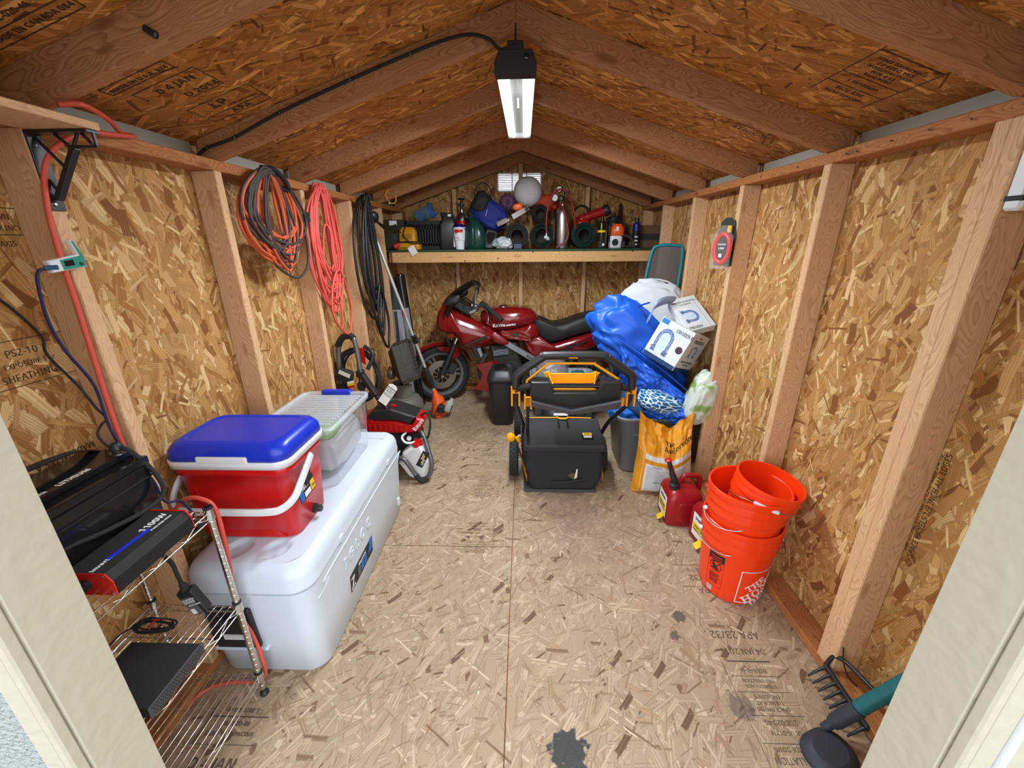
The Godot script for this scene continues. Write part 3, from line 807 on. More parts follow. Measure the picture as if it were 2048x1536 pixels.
	printed(wb, "grade_stamp", Transform3D(Basis(Vector3.RIGHT, Vector3.UP, Vector3.BACK), V(0.51, 1.0, ZW + 0.0006)), [["I", 0.04, 0, 0.16, 1], ["H", 0.03, 0, 0.09, 1], ["APA", 0.024, 0, 0.04, 1], ["24/16", 0.018, 0, 0.0, 1], ["EXPOSURE", 0.014, 0, -0.03, 1], ["TECO", 0.014, 0, -0.06, 1]], [[-0.05, 0.14, 0.05, 0.14], [-0.05, -0.045, 0.05, -0.045], [0.05, 0.3, 0.05, -0.1]], M.stamp_ink, 0.0018, "Droid Sans", null, false)
	printed(wb, "grade_stamp", Transform3D(Basis(Vector3.RIGHT, Vector3.UP, Vector3.BACK), V(0.50, 1.93, ZW + 0.0006)), [["I", 0.04, 0, 0.05, 1], ["I", 0.04, 0, -0.02, 1], ["S", 0.03, 0, -0.08, 1]], [[-0.03, 0.03, 0.03, 0.03], [-0.03, -0.04, 0.03, -0.04], [0.035, 0.09, 0.035, -0.1]], M.stamp_ink, 0.0018, "Droid Sans", null, false)

func build_lamp() -> void:
	var glow := mat("lamp_glow", Color(0.95, 0.97, 1.0), 0.3)
	glow.emission_enabled = true
	glow.emission = Color(0.93, 0.97, 1.0)
	glow.emission_energy_multiplier = 0.55
	var lamp := thing("hanging_lamp", "twin tube white work light with black end cap hanging from the rafters", "lamp", T(-0.029, 2.003, -1.55, 3.0))
	# local: z runs back from the near end, y = 0 at the lens
	var g := G.new()
	var po := PackedVector2Array([V2(-0.067, 0.0), V2(0.067, 0.0), V2(0.068, 0.028), V2(0.052, 0.062), V2(-0.052, 0.062), V2(-0.068, 0.028)])
	g.prism(T(0, 0, -0.035), po, 0.07, 0.003)
	put(g, "end_cap", M.black_matte, lamp)
	g = G.new(); g.bb(-0.026, 0.026, 0.058, 0.086, -0.058, -0.002, 0.004)
	put(g, "junction_box", M.black_matte, lamp)
	g = G.new(); g.lathe(T(0.035, 0.042, 0.001, 90), [V2(0, 0.006), V2(0.008, 0.005), V2(0.009, 0)], 14)
	put(g, "switch_knob", M.black_gloss, lamp)
	g = G.new()
	g.prism(T(0, 0, -0.63), PackedVector2Array([V2(-0.05, 0.032), V2(0.05, 0.032), V2(0.046, 0.058), V2(-0.046, 0.058)]), 1.12, 0.002)
	put(g, "housing", M.dark_grey, lamp)
	g = G.new()
	g.bb(-0.064, 0.064, 0.026, 0.031, -0.07, -1.17, 0.001)
	put(g, "reflector", M.soffit_paint, lamp)
	for s in [-1.0, 1.0]:
		g = G.new()
		g.tube([V(s * 0.036, 0.014, -0.071), V(s * 0.036, 0.014, -1.165)], 0.0135, 12)
		put(g, "light_tube", glow, lamp)
		g = G.new()
		g.tube([V(s * 0.058, 0.016, -0.071), V(s * 0.058, 0.016, -1.165)], 0.007, 8)
		put(g, "light_edge", glow, lamp)
	g = G.new(); g.bb(-0.067, 0.067, 0.0, 0.055, -1.17, -1.195, 0.006)
	put(g, "far_cap", M.white_plastic, lamp)
	g = G.new()
	for k in 24: g.blob(T(0.004, 0.006 - k * 0.0012, -0.075 - k * 0.012), func(_d: Vector3) -> float: return 0.0028, 6, 4)
	put(g, "pull_chain", M.chrome, lamp)
	g = G.new()
	g.tube([V(0, 0.084, -0.03), V(0, 0.11, -0.034), V(0.0, 0.15, -0.075)], 0.003, 6)
	put(g, "hanger", M.black_matte, lamp)
	g = G.new(); g.tube([V(0, 0.06, -1.1), V(0.0, 0.16, -1.11)], 0.003, 6)
	put(g, "hanger", M.black_matte, lamp)
	for k in 2:
		var l := AreaLight3D.new()
		l.name = "lamp_light"
		lamp.add_child(l, true)
		l.position = V(0, -0.012, -0.36 - k * 0.52)
		l.rotation_degrees = Vector3(-90, 0, 0)
		l.area_size = Vector2(0.11, 0.5)
		l.light_energy = LAMP
		l.light_color = Color(0.93, 0.97, 1.0)
		l.shadow_enabled = true
	var cord := thing("lamp_cord", "black power cord fixed along the left rafter and running to the hanging lamp", "cord")
	g = G.new()
	var pts := [V(-1.205, 1.80, -1.653), V(-1.16, 1.826, -1.653), V(-1.05, 1.858, -1.653), V(-0.869, 1.933, -1.653), V(-0.603, 2.026, -1.653), V(-0.388, 2.096, -1.652), V(-0.27, 2.128, -1.645), V(-0.18, 2.128, -1.61), V(-0.115, 2.10, -1.57), V(-0.075, 2.068, -1.56), V(-0.03, 2.075, -1.548)]
	g.tube(curve(pts, 6), 0.0055, 8)
	put(g, "cable", M.black_rubber, cord)
	for k in [1, 2, 3, 4, 5]:
		g = G.new()
		var a: Vector3 = pts[k]
		g.tube([a + V(0, -0.009, -0.006), a + V(0.002, -0.008, 0.005), a + V(0.002, 0.008, 0.005), a + V(0, 0.009, -0.006)], 0.0012, 5)
		put(g, "staple", M.steel, cord)

func V2(x: float, y: float) -> Vector2:
	return Vector2(x, y)

func build_coolers() -> void:
	var wm := mat("cooler_white", Color(0.80, 0.84, 0.88), 0.38)
	var W := 0.437; var L := 1.06; var H := 0.50
	var c := thing("chest_cooler", "long white chest cooler on the floor along the left wall", "cooler", T(-0.923, 0, -1.53))
	var g := G.new()
	g.loft(T(), [[0.0, W - 0.06, L - 0.09, 0.06], [0.012, W - 0.04, L - 0.065, 0.07], [0.20, W - 0.018, L - 0.03, 0.075], [0.385, W - 0.006, L - 0.006, 0.075], [0.398, W - 0.004, L - 0.004, 0.075]], 7)
	put(g, "body", wm, c)
	g = G.new()
	g.loft(T(), [[0.399, W - 0.012, L - 0.012, 0.072], [0.403, W - 0.003, L - 0.003, 0.076], [0.412, W, L, 0.078], [0.418, W - 0.004, L - 0.004, 0.078], [0.45, W - 0.006, L - 0.006, 0.078], [0.472, W - 0.018, L - 0.018, 0.078], [0.487, W - 0.045, L - 0.045, 0.07], [0.4945, W - 0.09, L - 0.09, 0.06]], 7, true, false)
	# top of the lid with two cup hollows at the near end
	var rows := []
	var nx := 44; var nz := 96
	for i in nz + 1:
		var row := []
		for j in nx + 1:
			var x: float = (float(j) / nx - 0.5) * (W - 0.09)
			var z: float = (float(i) / nz - 0.5) * (L - 0.09)
			# pull the grid into the rounded corner
			var cx := (W - 0.09) / 2 - 0.06; var cz := (L - 0.09) / 2 - 0.06
			if absf(x) > cx and absf(z) > cz:
				var d := V2(absf(x) - cx, absf(z) - cz)
				var m := maxf(d.x, d.y)
				if d.length() > 0.0001: d = d.normalized() * m
				x = signf(x) * (cx + d.x); z = signf(z) * (cz + d.y)
			var y := 0.4945 + 0.0055 * (1.0 - pow(absf(x) / ((W - 0.09) / 2), 6)) * (1.0 - pow(absf(z) / ((L - 0.09) / 2), 20))
			for s in [-0.068, 0.068]:
				var d := V2(x - s, z - 0.42).length()
				y -= 0.016 * smoothstep(0.043, 0.034, d)
				var ch := absf(x - s + 0.012) 
				if z > 0.43: y -= 0.010 * smoothstep(0.016, 0.008, ch) * smoothstep(0.425, 0.45, z) * (1.0 - smoothstep(0.455, 0.476, z))
			row.append(V(x, y, z))
		rows.append(row)
	rows.reverse()
	g.grid(rows)
	# raised ledges at the far end and along the seam
	g.bb(-0.17, 0.17, 0.498, 0.504, -0.47, -0.40, 0.002)
	put(g, "lid", wm, c)
	for s in [-1.0, 1.0]:
		g = G.new()
		var hx := W / 2 - 0.008
		g.tube(curve([V(s * hx, 0.33, 0.47), V(s * (hx + 0.002), 0.34, 0.40), V(s * (hx + 0.002), 0.345, 0.385), V(s * (hx + 0.004), 0.37, 0.37), V(s * (hx + 0.004), 0.37, -0.44), V(s * hx, 0.33, -0.46), V(s * (hx - 0.02), 0.08, -0.45)], 6), 0.004, 8)
		put(g, "moulded_bead", wm, c)
	for z in [0.27, -0.30]:
		g = G.new(); g.bb(W / 2 - 0.012, W / 2 + 0.004, 0.405, 0.43, z - 0.016, z + 0.016, 0.003)
		put(g, "hinge", wm, c)
	g = G.new(); g.bb(W / 2 - 0.04, W / 2 - 0.005, 0.07, 0.12, -0.43, -0.40, 0.006)
	put(g, "side_lug", wm, c)
	# moulded name and paper label on the long side
	var side := Basis(Vector3.FORWARD, Vector3.UP, Vector3.RIGHT)
	text(c, "I G L O O", 0.05, Transform3D(side * Basis(Vector3.RIGHT, 0.035), V(W / 2 - 0.006, 0.285, 0.13)), wm, "Droid Sans", true, 1, 1.0, "raised_name", 0.007)
	var lab := Node3D.new(); lab.name = "paper_label"; c.add_child(lab, true)
	lab.set_meta("label", "black and blue paper label")
	lab.transform = Transform3D(side * Basis(Vector3.RIGHT, 0.07), V(W / 2 - 0.0105, 0.155, 0.12))
	g = G.new(); g.box(T(), Vector3(0.25, 0.085, 0.001)); put(g, "label_sheet", M.black_ink, lab)
	g = G.new(); g.prism(T(0.09, 0.012, 0.0012), PackedVector2Array([V2(-0.02, -0.03), V2(0.03, -0.03), V2(0.03, 0.035), V2(0.0, 0.035)]), 0.001); put(g, "blue_patch", M.blue_ink, lab)
	for k in 3:
		g = G.new(); g.box(T(-0.035 + k * 0.035, -0.01, 0.0008), Vector3(0.028, 0.045, 0.001)); put(g, "printed_square", M.blue_ink if k else M.mid_grey, lab)
	text(lab, "MaxCold", 0.014, T(0, 0.025, 0.001), M.white_ink)
	text(lab, "7", 0.045, T(-0.102, 0.0, 0.001), M.white_ink)
	text(lab, "DAYS", 0.012, T(-0.1, -0.03, 0.001), M.white_ink)
	# black recessed handle on the near end
	var h := Node3D.new(); h.name = "carry_handle"; c.add_child(h, true)
	h.set_meta("label", "black swing handle in a recessed plate")
	h.transform = T(-0.072, 0.25, L / 2 - 0.006, 3)
	g = G.new(); g.box(T(), Vector3(0.155, 0.185, 0.02), 0.006); put(g, "handle_plate", M.dark_grey, h)
	g = G.new(); g.box(T(-0.045, 0.035, 0.008), Vector3(0.035, 0.07, 0.012), 0.004); g.box(T(0.045, 0.035, 0.008), Vector3(0.035, 0.07, 0.012), 0.004)
	g.tube([V(-0.045, 0.055, 0.014), V(0.045, 0.055, 0.014)], 0.008, 10)
	put(g, "handle_grip", M.black_plastic, h)
	g = G.new(); g.box(T(0.005, -0.035, 0.009), Vector3(0.09, 0.028, 0.002), 0.0005); put(g, "handle_label", M.white_paper, h)
	g = G.new(); g.bb(-0.165, 0.025, 0.14, 0.155, L / 2 - 0.03, L / 2 - 0.004, 0.004); put(g, "end_ledge", wm, c)
	# the tall white strap moulding between the lid hollows
	g = G.new(); g.loft(T(-0.02, 0.41, L / 2 - 0.012, 78), [[0.0, 0.10, 0.05, 0.02], [0.006, 0.085, 0.04, 0.016]], 4)
	put(g, "lid_latch", wm, c)

	# --- red picnic cooler
	var red := mat("cooler_red", Color(0.78, 0.035, 0.045), 0.28)
	var blue := mat("cooler_blue", Color(0.09, 0.20, 0.74), 0.3)
	var r := thing("picnic_cooler", "red picnic cooler with a blue lid and white swing handle on the chest cooler", "cooler", T(-0.984, 0.5005, -1.275))
	g = G.new()
	g.loft(T(), [[0.0, 0.345, 0.215, 0.035], [0.006, 0.358, 0.228, 0.04], [0.18, 0.378, 0.248, 0.042], [0.262, 0.388, 0.256, 0.044], [0.264, 0.40, 0.268, 0.046], [0.292, 0.403, 0.27, 0.046], [0.293, 0.395, 0.262, 0.044]], 6)
	put(g, "body", red, r)
	g = G.new()
	g.prism(T(-0.0, 0.02, 0.1145, -3.5), PackedVector2Array([V2(-0.13, -0.016), V2(0.14, -0.016), V2(0.10, 0.016), V2(-0.12, 0.016)]), 0.004, 0.0015)
	for x in [-0.13, 0.11]: g.box(T(x, 0.2, 0.1255, -2.3, 0, 12 if x < 0 else 0), Vector3(0.002, 0.11, 0.002), 0.0005)
	put(g, "moulded_panel", red, r)
	g = G.new()
	g.loft(T(), [[0.293, 0.398, 0.266, 0.046], [0.294, 0.418, 0.288, 0.05], [0.318, 0.424, 0.292, 0.052], [0.321, 0.418, 0.288, 0.05]], 6)
	g.bb(-0.085, 0.085, 0.318, 0.342, 0.130, 0.149, 0.004)
	put(g, "rim", M.white_plastic, r)
	g = G.new()
	g.loft(T(), [[0.322, 0.41, 0.28, 0.05], [0.324, 0.416, 0.286, 0.05], [0.352, 0.41, 0.28, 0.05], [0.372, 0.385, 0.256, 0.05], [0.382, 0.345, 0.215, 0.045], [0.3825, 0.325, 0.195, 0.04], [0.379, 0.315, 0.186, 0.036]], 7)
	put(g, "lid", blue, r)
	# handle: flat U swung to the front
	g = G.new()
	var hp := [V(-0.215, 0.275, 0.0), V(-0.216, 0.22, 0.09), V(-0.21, 0.185, 0.135), V(-0.185, 0.165, 0.168), V(-0.14, 0.158, 0.18), V(0.0, 0.157, 0.182), V(0.14, 0.158, 0.18), V(0.185, 0.165, 0.168), V(0.21, 0.185, 0.135), V(0.216, 0.22, 0.09), V(0.215, 0.275, 0.0)]
	var cp := curve(hp, 6)
	var rs := []
	for i in cp.size():
		var p: Vector3 = cp[i]
		var t: Vector3 = (cp[mini(i + 1, cp.size() - 1)] - cp[maxi(i - 1, 0)]).normalized()
		var o := V(p.x, 0, p.z).normalized()
		o = (o - t * o.dot(t)).normalized()
		var u := t.cross(o).normalized()
		var ring := PackedVector3Array()
		for q in G.rr(0.013, 0.026, 0.005, 3): ring.append(p + o * q.x + u * q.y)
		rs.append(ring)
	g.rings(rs)
	put(g, "swing_handle", M.white_plastic, r)
	g = G.new()
	g.lathe(T(0.187, 0.035, -0.01, 0, 0, -90), [V2(0.0, 0.022), V2(0.012, 0.022), V2(0.0135, 0.018), V2(0.0135, 0.004), V2(0.018, 0.002), V2(0.018, -0.01)], 12)
	put(g, "drain_plug", M.black_plastic, r)
	var rl := Node3D.new(); rl.name = "brand_sticker"; r.add_child(rl, true)
	rl.transform = Transform3D(side * Basis(Vector3.RIGHT, -0.06), V(0.1955, 0.155, 0.035)) * T(0, 0, 0, 0, 0, 4)
	g = G.new(); g.box(T(), Vector3(0.105, 0.062, 0.0012)); put(g, "label_sheet", M.black_ink, rl)
	text(rl, "IGLOO", 0.014, T(0.0, 0.012, 0.001), M.white_ink)
	g = G.new(); g.box(T(-0.038, -0.008, 0.0008), Vector3(0.024, 0.038, 0.001)); put(g, "blue_patch", M.blue_ink, rl)
	g = G.new(); g.box(T(0.0, -0.016, 0.0008), Vector3(0.04, 0.02, 0.001)); put(g, "white_patch", M.white_ink, rl)
	g = G.new(); g.box(T(0.038, -0.008, 0.0008), Vector3(0.026, 0.038, 0.001)); put(g, "yellow_patch", M.yellow_ink, rl)
	text(rl, "18", 0.012, T(0.038, -0.012, 0.0015), M.black_ink)
	g = G.new(); g.prism(Transform3D(side, V(0.1995, 0.2, 0.02)), PackedVector2Array([V2(-0.02, -0.03), V2(0.0, -0.034), V2(0.016, -0.01), V2(0.02, 0.03), V2(-0.004, 0.018), V2(-0.018, 0.0)]), 0.002, 0.0005)
	put(g, "spout_recess", M.black_ink, r)

	# --- clear bin
	var clear := mat("clear_plastic", Color(0.93, 0.95, 0.97, 0.12), 0.08)
	clear.transparency = BaseMaterial3D.TRANSPARENCY_ALPHA
	var frost := mat("frosted_plastic", Color(0.86, 0.89, 0.92, 0.42), 0.35)
	frost.transparency = BaseMaterial3D.TRANSPARENCY_ALPHA
	var b := thing("storage_bin", "clear plastic storage bin with ribbed lid and blue latch behind the picnic cooler", "bin", T(-0.948, 0.505, -1.675))
	g = G.new()
	g.loft(T(), [[0.0, 0.285, 0.39, 0.03], [0.004, 0.29, 0.395, 0.032], [0.255, 0.315, 0.425, 0.035]], 5, true, false)
	put(g, "box", clear, b)
	g = G.new()
	g.loft(T(), [[0.255, 0.315, 0.425, 0.035], [0.256, 0.338, 0.448, 0.04], [0.278, 0.342, 0.452, 0.042], [0.279, 0.31, 0.42, 0.034], [0.266, 0.305, 0.415, 0.034]], 5, false, false)
	put(g, "lid_rim", frost, b)
	g = G.new(); g.bb(-0.15, 0.15, 0.264, 0.266, -0.205, 0.205)
	put(g, "lid_sheet", clear, b)
	for k in 13:
		g = G.new(); g.bb(-0.135, 0.135, 0.266, 0.2745, -0.175 + k * 0.027 - 0.005, -0.175 + k * 0.027 + 0.005, 0.002)
		put(g, "lid_rib", frost, b)
	g = G.new(); g.bb(-0.075, 0.075, 0.262, 0.288, -0.238, -0.205, 0.006)
	put(g, "latch", blue, b)
	var n := FastNoiseLite.new(); n.seed = 5; n.frequency = 1.6; n.fractal_octaves = 4; n.noise_type = FastNoiseLite.TYPE_SIMPLEX
	var cloth := mat("grey_film", Color(0.66, 0.68, 0.71), 0.35)
	var gb := thing("grey_bag", "crumpled grey plastic bag packed inside the clear storage bin", "bag", T(-0.948, 0.512, -1.70))
	g = G.new()
	g.blob(T(0, 0.098, -0.0).scaled_local(V(0.138, 0.098, 0.178)), crumple_fn(17, 1.8, 0.22, 0.94), 56, 34, 0.5)
	put(g, "film", cloth, gb)
	var gc := thing("green_bag", "pale green printed bag folded inside the clear storage bin above the grey bag", "bag", T(-0.94, 0.695, -1.60))
	g = G.new()
	g.blob(T(0, 0.022, 0).scaled_local(V(0.12, 0.026, 0.08)), func(d: Vector3) -> float: return 0.93 + 0.16 * absf(n.get_noise_3dv(d * 2.1 + V(3, 1, 2))), 32, 18, 0.6)
	put(g, "film", mat("green_film", Color(0.50, 0.72, 0.40), 0.3), gc)

const RX0 := -1.19
const RX1 := -0.91
const RZ0 := -0.955
const RZ1 := -0.585

func build_rack() -> void:
	var r := thing("wire_rack", "chrome wire shelving rack standing just inside the doorway on the left", "rack", T())
	for x in [RX0, RX1]:
		for z in [RZ0, RZ1]:
			var g := G.new()
			g.lathe(T(x, 0.03, z), [V2(0, 0), V2(0.0095, 0), V2(0.0095, 0.745), V2(0.0, 0.745)], 12)
			for k in 28: g.lathe(T(x, 0.05 + k * 0.0254, z), [V2(0.0095, -0.0012), V2(0.0101, 0), V2(0.0095, 0.0012)], 12)
			put(g, "post", M.chrome, r)
			g = G.new()
			g.lathe(T(x, 0, z), [V2(0, 0), V2(0.013, 0.0), V2(0.015, 0.006), V2(0.012, 0.014), V2(0.006, 0.018), V2(0.006, 0.032), V2(0, 0.032)], 12)
			put(g, "foot", M.black_plastic, r)
			for y in [0.085, 0.40, 0.757]:
				g = G.new(); g.lathe(T(x, y, z), [V2(0.0095, 0.02), V2(0.0125, 0.019), V2(0.0145, -0.012), V2(0.0095, -0.014)], 12)
				put(g, "collar", M.chrome, r)
				g = G.new(); g.lathe(T(x, y + 0.023, z), [V2(0.0096, 0.004), V2(0.013, 0.003), V2(0.013, -0.003), V2(0.0096, -0.004)], 12)
				put(g, "sleeve", M.black_plastic, r)
	for y in [0.09, 0.405, 0.762]:
		var sh := Node3D.new(); sh.name = "shelf"; r.add_child(sh, true)
		var g := G.new()
		for q in [[V(RX0, y, RZ0), V(RX1, y, RZ0)], [V(RX0, y, RZ1), V(RX1, y, RZ1)], [V(RX0, y, RZ0), V(RX0, y, RZ1)], [V(RX1, y, RZ0), V(RX1, y, RZ1)]]:
			for dy in [0.0, -0.024]:
				g.tube([q[0] + V(0, dy, 0), q[1] + V(0, dy, 0)], 0.0024, 6)
			var zig := []
			var steps := 8
			for k in steps + 1: zig.append((q[0] as Vector3).lerp(q[1], float(k) / steps) + V(0, -0.001 if k % 2 else -0.023, 0))
			g.tube(zig, 0.0015, 5)
		for z in [RZ0 + 0.11, RZ0 + 0.21]: g.tube([V(RX0, y - 0.004, z), V(RX1, y - 0.004, z)], 0.0022, 6)
		put(g, "shelf_frame", M.chrome, sh)
		for k in 11:
			g = G.new()
			var x := RX0 + (k + 1) * (RX1 - RX0) / 12.0
			g.tube([V(x, y + 0.0005, RZ0), V(x, y + 0.0005, RZ1)], 0.0016, 5)
			put(g, "shelf_wire", M.chrome, sh)
	var top := 0.7645
	# battery
	var b := thing("battery", "large glossy black battery with white lettering and a carry strap on the wire rack", "battery", T(-1.113, top, -0.793))
	var g := G.new()
	g.bb(-0.082, 0.082, 0.0, 0.165, -0.155, 0.155, 0.004); put(g, "case", M.black_gloss, b)
	g = G.new(); g.bb(-0.085, 0.085, 0.166, 0.188, -0.158, 0.158, 0.003); put(g, "lid", M.black_gloss, b)
	g = G.new(); g.bb(-0.085, 0.045, 0.188, 0.205, -0.158, 0.158, 0.003); put(g, "top_step", M.black_gloss, b)
	g = G.new(); g.bb(0.0835, 0.0865, 0.13, 0.134, -0.155, 0.155); put(g, "edge_line", M.dark_grey, b)
	g = G.new(); g.lathe(T(0.03, 0.205, -0.135), [V2(0.012, 0), V2(0.012, 0.012), V2(0.016, 0.014), V2(0.016, 0.02), V2(0.010, 0.03), V2(0, 0.034)], 12); put(g, "terminal_cap", M.black_plastic, b)
	g = G.new(); g.lathe(T(0.03, 0.2052, -0.135), [V2(0.0, 0.0), V2(0.019, 0.0), V2(0.019, 0.004), V2(0, 0.004)], 12); put(g, "washer", M.steel, b)
	g = G.new()
	var rs := []
	for q in [V(-0.05, 0.206, -0.15), V(-0.052, 0.228, -0.10), V(-0.054, 0.236, 0.0), V(-0.054, 0.228, 0.10), V(-0.05, 0.206, 0.15)]: rs.append(q)
	rs = curve(rs, 6)
	var rows := []
	for p: Vector3 in rs: rows.append([p + V(-0.016, 0, 0), p + V(0.016, 0, 0)])
	g.grid(rows); rows.reverse()
	for k in rows.size(): rows[k] = [rows[k][0] - V(0, 0.002, 0), rows[k][1] - V(0, 0.002, 0)]
	g.grid(rows)
	put(g, "carry_strap", M.black_rubber, b)
	var tb := Basis(Vector3.FORWARD, Vector3.LEFT, Vector3.UP)
	text(b, "LITHIUM", 0.013, Transform3D(tb, V(0.03, 0.2053, -0.02)), M.white_ink)
	text(b, "12V 100Ah", 0.009, Transform3D(tb, V(0.03, 0.2053, 0.07)), M.white_ink)
	g = G.new(); g.prism(T(0.0, 0.206, 0.10, -90), PackedVector2Array([V2(-0.015, -0.02), V2(0.012, -0.03), V2(0.012, 0.02), V2(0.0, 0.014), V2(-0.012, 0.03)]), 0.001); put(g, "white_mark", M.white_ink, b)
	# inverter
	var orange := mat("inverter_red", Color(0.70, 0.10, 0.05), 0.35)
	var iv := thing("power_inverter", "finned black power inverter with red end plates and a blue stripe on the wire rack", "inverter", T(-0.958, top, -0.775))
	g = G.new()
	g.prism(T(0, 0, 0), PackedVector2Array([V2(-0.058, 0.002), V2(0.058, 0.002), V2(0.058, 0.036), V2(0.046, 0.056), V2(-0.046, 0.056), V2(-0.058, 0.036)]), 0.218, 0.001)
	put(g, "case", M.black_matte, iv)
	for k in 8:
		g = G.new(); g.bb(0.058, 0.0625, 0.003 + k * 0.0042, 0.0052 + k * 0.0042, -0.108, 0.108); put(g, "cooling_fin", M.black_plastic, iv)
	for z in [-0.1105, 0.1105]:
		g = G.new()
		g.prism(T(0, 0, z), PackedVector2Array([V2(-0.061, 0.0), V2(0.063, 0.0), V2(0.063, 0.038), V2(0.05, 0.059), V2(-0.05, 0.059), V2(-0.061, 0.038)]), 0.003, 0.0008)
		put(g, "end_plate", orange, iv)
	for q in [[-0.05, 0.008], [0.053, 0.008], [0.043, 0.051], [-0.043, 0.051]]:
		g = G.new(); g.lathe(T(q[0], q[1], 0.112, 90), [V2(0, 0.002), V2(0.003, 0.001), V2(0.003, 0)], 8); put(g, "screw", M.steel, iv)
	g = G.new(); g.prism(T(0.012, 0.0565, 0.012, -90), PackedVector2Array([V2(-0.006, -0.055), V2(0.004, -0.055), V2(0.010, 0.05), V2(0.0, 0.05)]), 0.0008); put(g, "blue_stripe", mat("stripe_blue", Color(0.02, 0.16, 0.85), 0.4), iv)
	text(iv, "1100W", 0.017, Transform3D(tb, V(0.004, 0.0565, -0.062)), M.white_ink)
	text(iv, "PURE SINE WAVE", 0.0055, Transform3D(tb, V(0.026, 0.0565, -0.062)), M.white_ink)
	text(iv, "inverter", 0.010, Transform3D(tb, V(0.012, 0.0565, 0.078)), M.white_ink)
	g = G.new(); g.lathe(T(0.0, 0.03, 0.112, 90), [V2(0, 0.03), V2(0.007, 0.03), V2(0.008, 0.012), V2(0.013, 0.01), V2(0.013, 0)], 12); put(g, "power_socket", M.black_plastic, iv)
	var iw := thing("inverter_cable", "thick black cable bending from the battery terminal down to the inverter end plate", "cable")
	g = G.new()
	g.tube(curve([V(-1.083, 0.99, -0.928), V(-1.05, 0.975, -0.93), V(-1.02, 0.90, -0.945), V(-1.005, 0.84, -0.935), V(-1.012, 0.826, -0.87), V(-1.025, 0.835, -0.78), V(-1.035, 0.85, -0.70), V(-1.03, 0.845, -0.63), V(-1.0, 0.81, -0.612), V(-0.962, 0.795, -0.625)], 8), 0.006, 8)
	put(g, "cable", M.black_rubber, iw)
	# network box on the middle shelf
	var d := thing("recorder_box", "flat black electronic box with a meshed front on the middle shelf of the rack", "electronics", T(-1.0, 0.4075, -0.715))
	g = G.new(); g.bb(-0.10, 0.098, 0.004, 0.036, -0.085, 0.085, 0.002); put(g, "case", M.black_matte, d)
	var mesh := mat("vent_mesh", Color(0.10, 0.11, 0.12), 0.5)
	g = G.new(); g.bb(0.0985, 0.1025, 0.002, 0.038, -0.087, 0.087, 0.001); put(g, "front_panel", mesh, d)
	g = G.new()
	for i in 24:
		for j in 4: g.bb(0.1025, 0.1035, 0.007 + j * 0.008, 0.010 + j * 0.008, -0.080 + i * 0.0067 + (0.003 if j % 2 else 0.0), -0.077 + i * 0.0067 + (0.003 if j % 2 else 0.0))
	put(g, "mesh_pattern", M.black_gloss, d).set_meta("kind", "stuff")
	for q in [[-0.09, -0.075], [0.09, -0.075], [-0.09, 0.075], [0.09, 0.075]]:
		g = G.new(); g.lathe(T(q[0], -0.0005, q[1]), [V2(0, 0), V2(0.006, 0), V2(0.006, 0.005), V2(0, 0.005)], 8); put(g, "rubber_foot", M.black_rubber, d)
	# cable bundle
	var cb := thing("cable_bundle", "coiled black cable tied with red on the middle shelf of the rack", "cable", T(-1.10, 0.4085, -0.868))
	rng.seed = 4
	g = G.new()
	for k in 7:
		var pts := []
		var o := V(rng.randf_range(-0.006, 0.006), 0.009 + rng.randf_range(-0.003, 0.012), rng.randf_range(-0.008, 0.008))
		for j in 14:
			var a := TAU * j / 14.0
			pts.append(o + V(cos(a) * (0.052 + rng.randf_range(-0.008, 0.008)), sin(a * 2) * 0.003, sin(a) * (0.016 + 0.008 * absf(cos(a)))))
		g.tube(curve(pts, 3, true), 0.0024, 6, true)
	put(g, "cable", M.black_rubber, cb)
	g = G.new(); g.tube(curve([V(0, 0.0, -0.02), V(0, 0.024, -0.012), V(0, 0.026, 0.012), V(0, 0.002, 0.02)], 4, true), 0.003, 6, true); put(g, "tie", mat("red_tie", Color(0.6, 0.05, 0.08), 0.5), cb)
	g = G.new(); g.tube(curve([V(-0.05, 0.012, 0.0), V(-0.075, 0.014, 0.03), V(-0.08, 0.008, 0.12)], 5), 0.0024, 6); put(g, "cable_end", M.black_rubber, cb)
	# power brick
	var pb := thing("power_adapter", "black power brick hanging by its cable in front of the chest cooler", "adapter", T(-0.985, 0.425, -0.918, 4, 12, 14))
	g = G.new(); g.box(T(0, 0.055, 0), V(0.046, 0.098, 0.03), 0.004); put(g, "brick", M.black_plastic, pb)
	g = G.new(); g.box(T(-0.004, 0.048, 0.0152), V(0.03, 0.07, 0.0006)); put(g, "rating_label", mat("label_grey", Color(0.34, 0.34, 0.35), 0.6), pb)
	g = G.new(); g.box(T(-0.010, 0.025, 0.0156), V(0.012, 0.022, 0.0006)); put(g, "white_patch", M.white_paper, pb)
	printed(pb, "rating_print", T(-0.017, 0.075, 0.0157), [["AC ADAPTER", 0.004, 0, 0], ["INPUT 100-240V", 0.003, 0, -0.007], ["OUTPUT 19V 3A", 0.003, 0, -0.013], ["CE UL LISTED", 0.004, 0.006, -0.024]], [], M.white_ink)
	g = G.new(); g.tube([V(0, 0.103, 0), V(0.002, 0.118, 0), V(0.003, 0.132, 0)], [0.013, 0.010, 0.006], 10); put(g, "strain_relief", M.black_rubber, pb)
	g = G.new(); g.tube(curve([V(0.003, 0.13, 0), V(0.012, 0.17, 0), V(0.02, 0.21, 0.0), V(-0.01, 0.26, -0.02), V(-0.05, 0.292, -0.05)], 6), 0.0055, 8); put(g, "lead", M.black_rubber, pb)
	g = G.new(); g.tube(curve([V(0, 0.007, 0), V(0.0, -0.012, 0), V(-0.008, -0.024, 0.006)], 5), 0.0025, 6); put(g, "output_lead", M.black_rubber, pb)
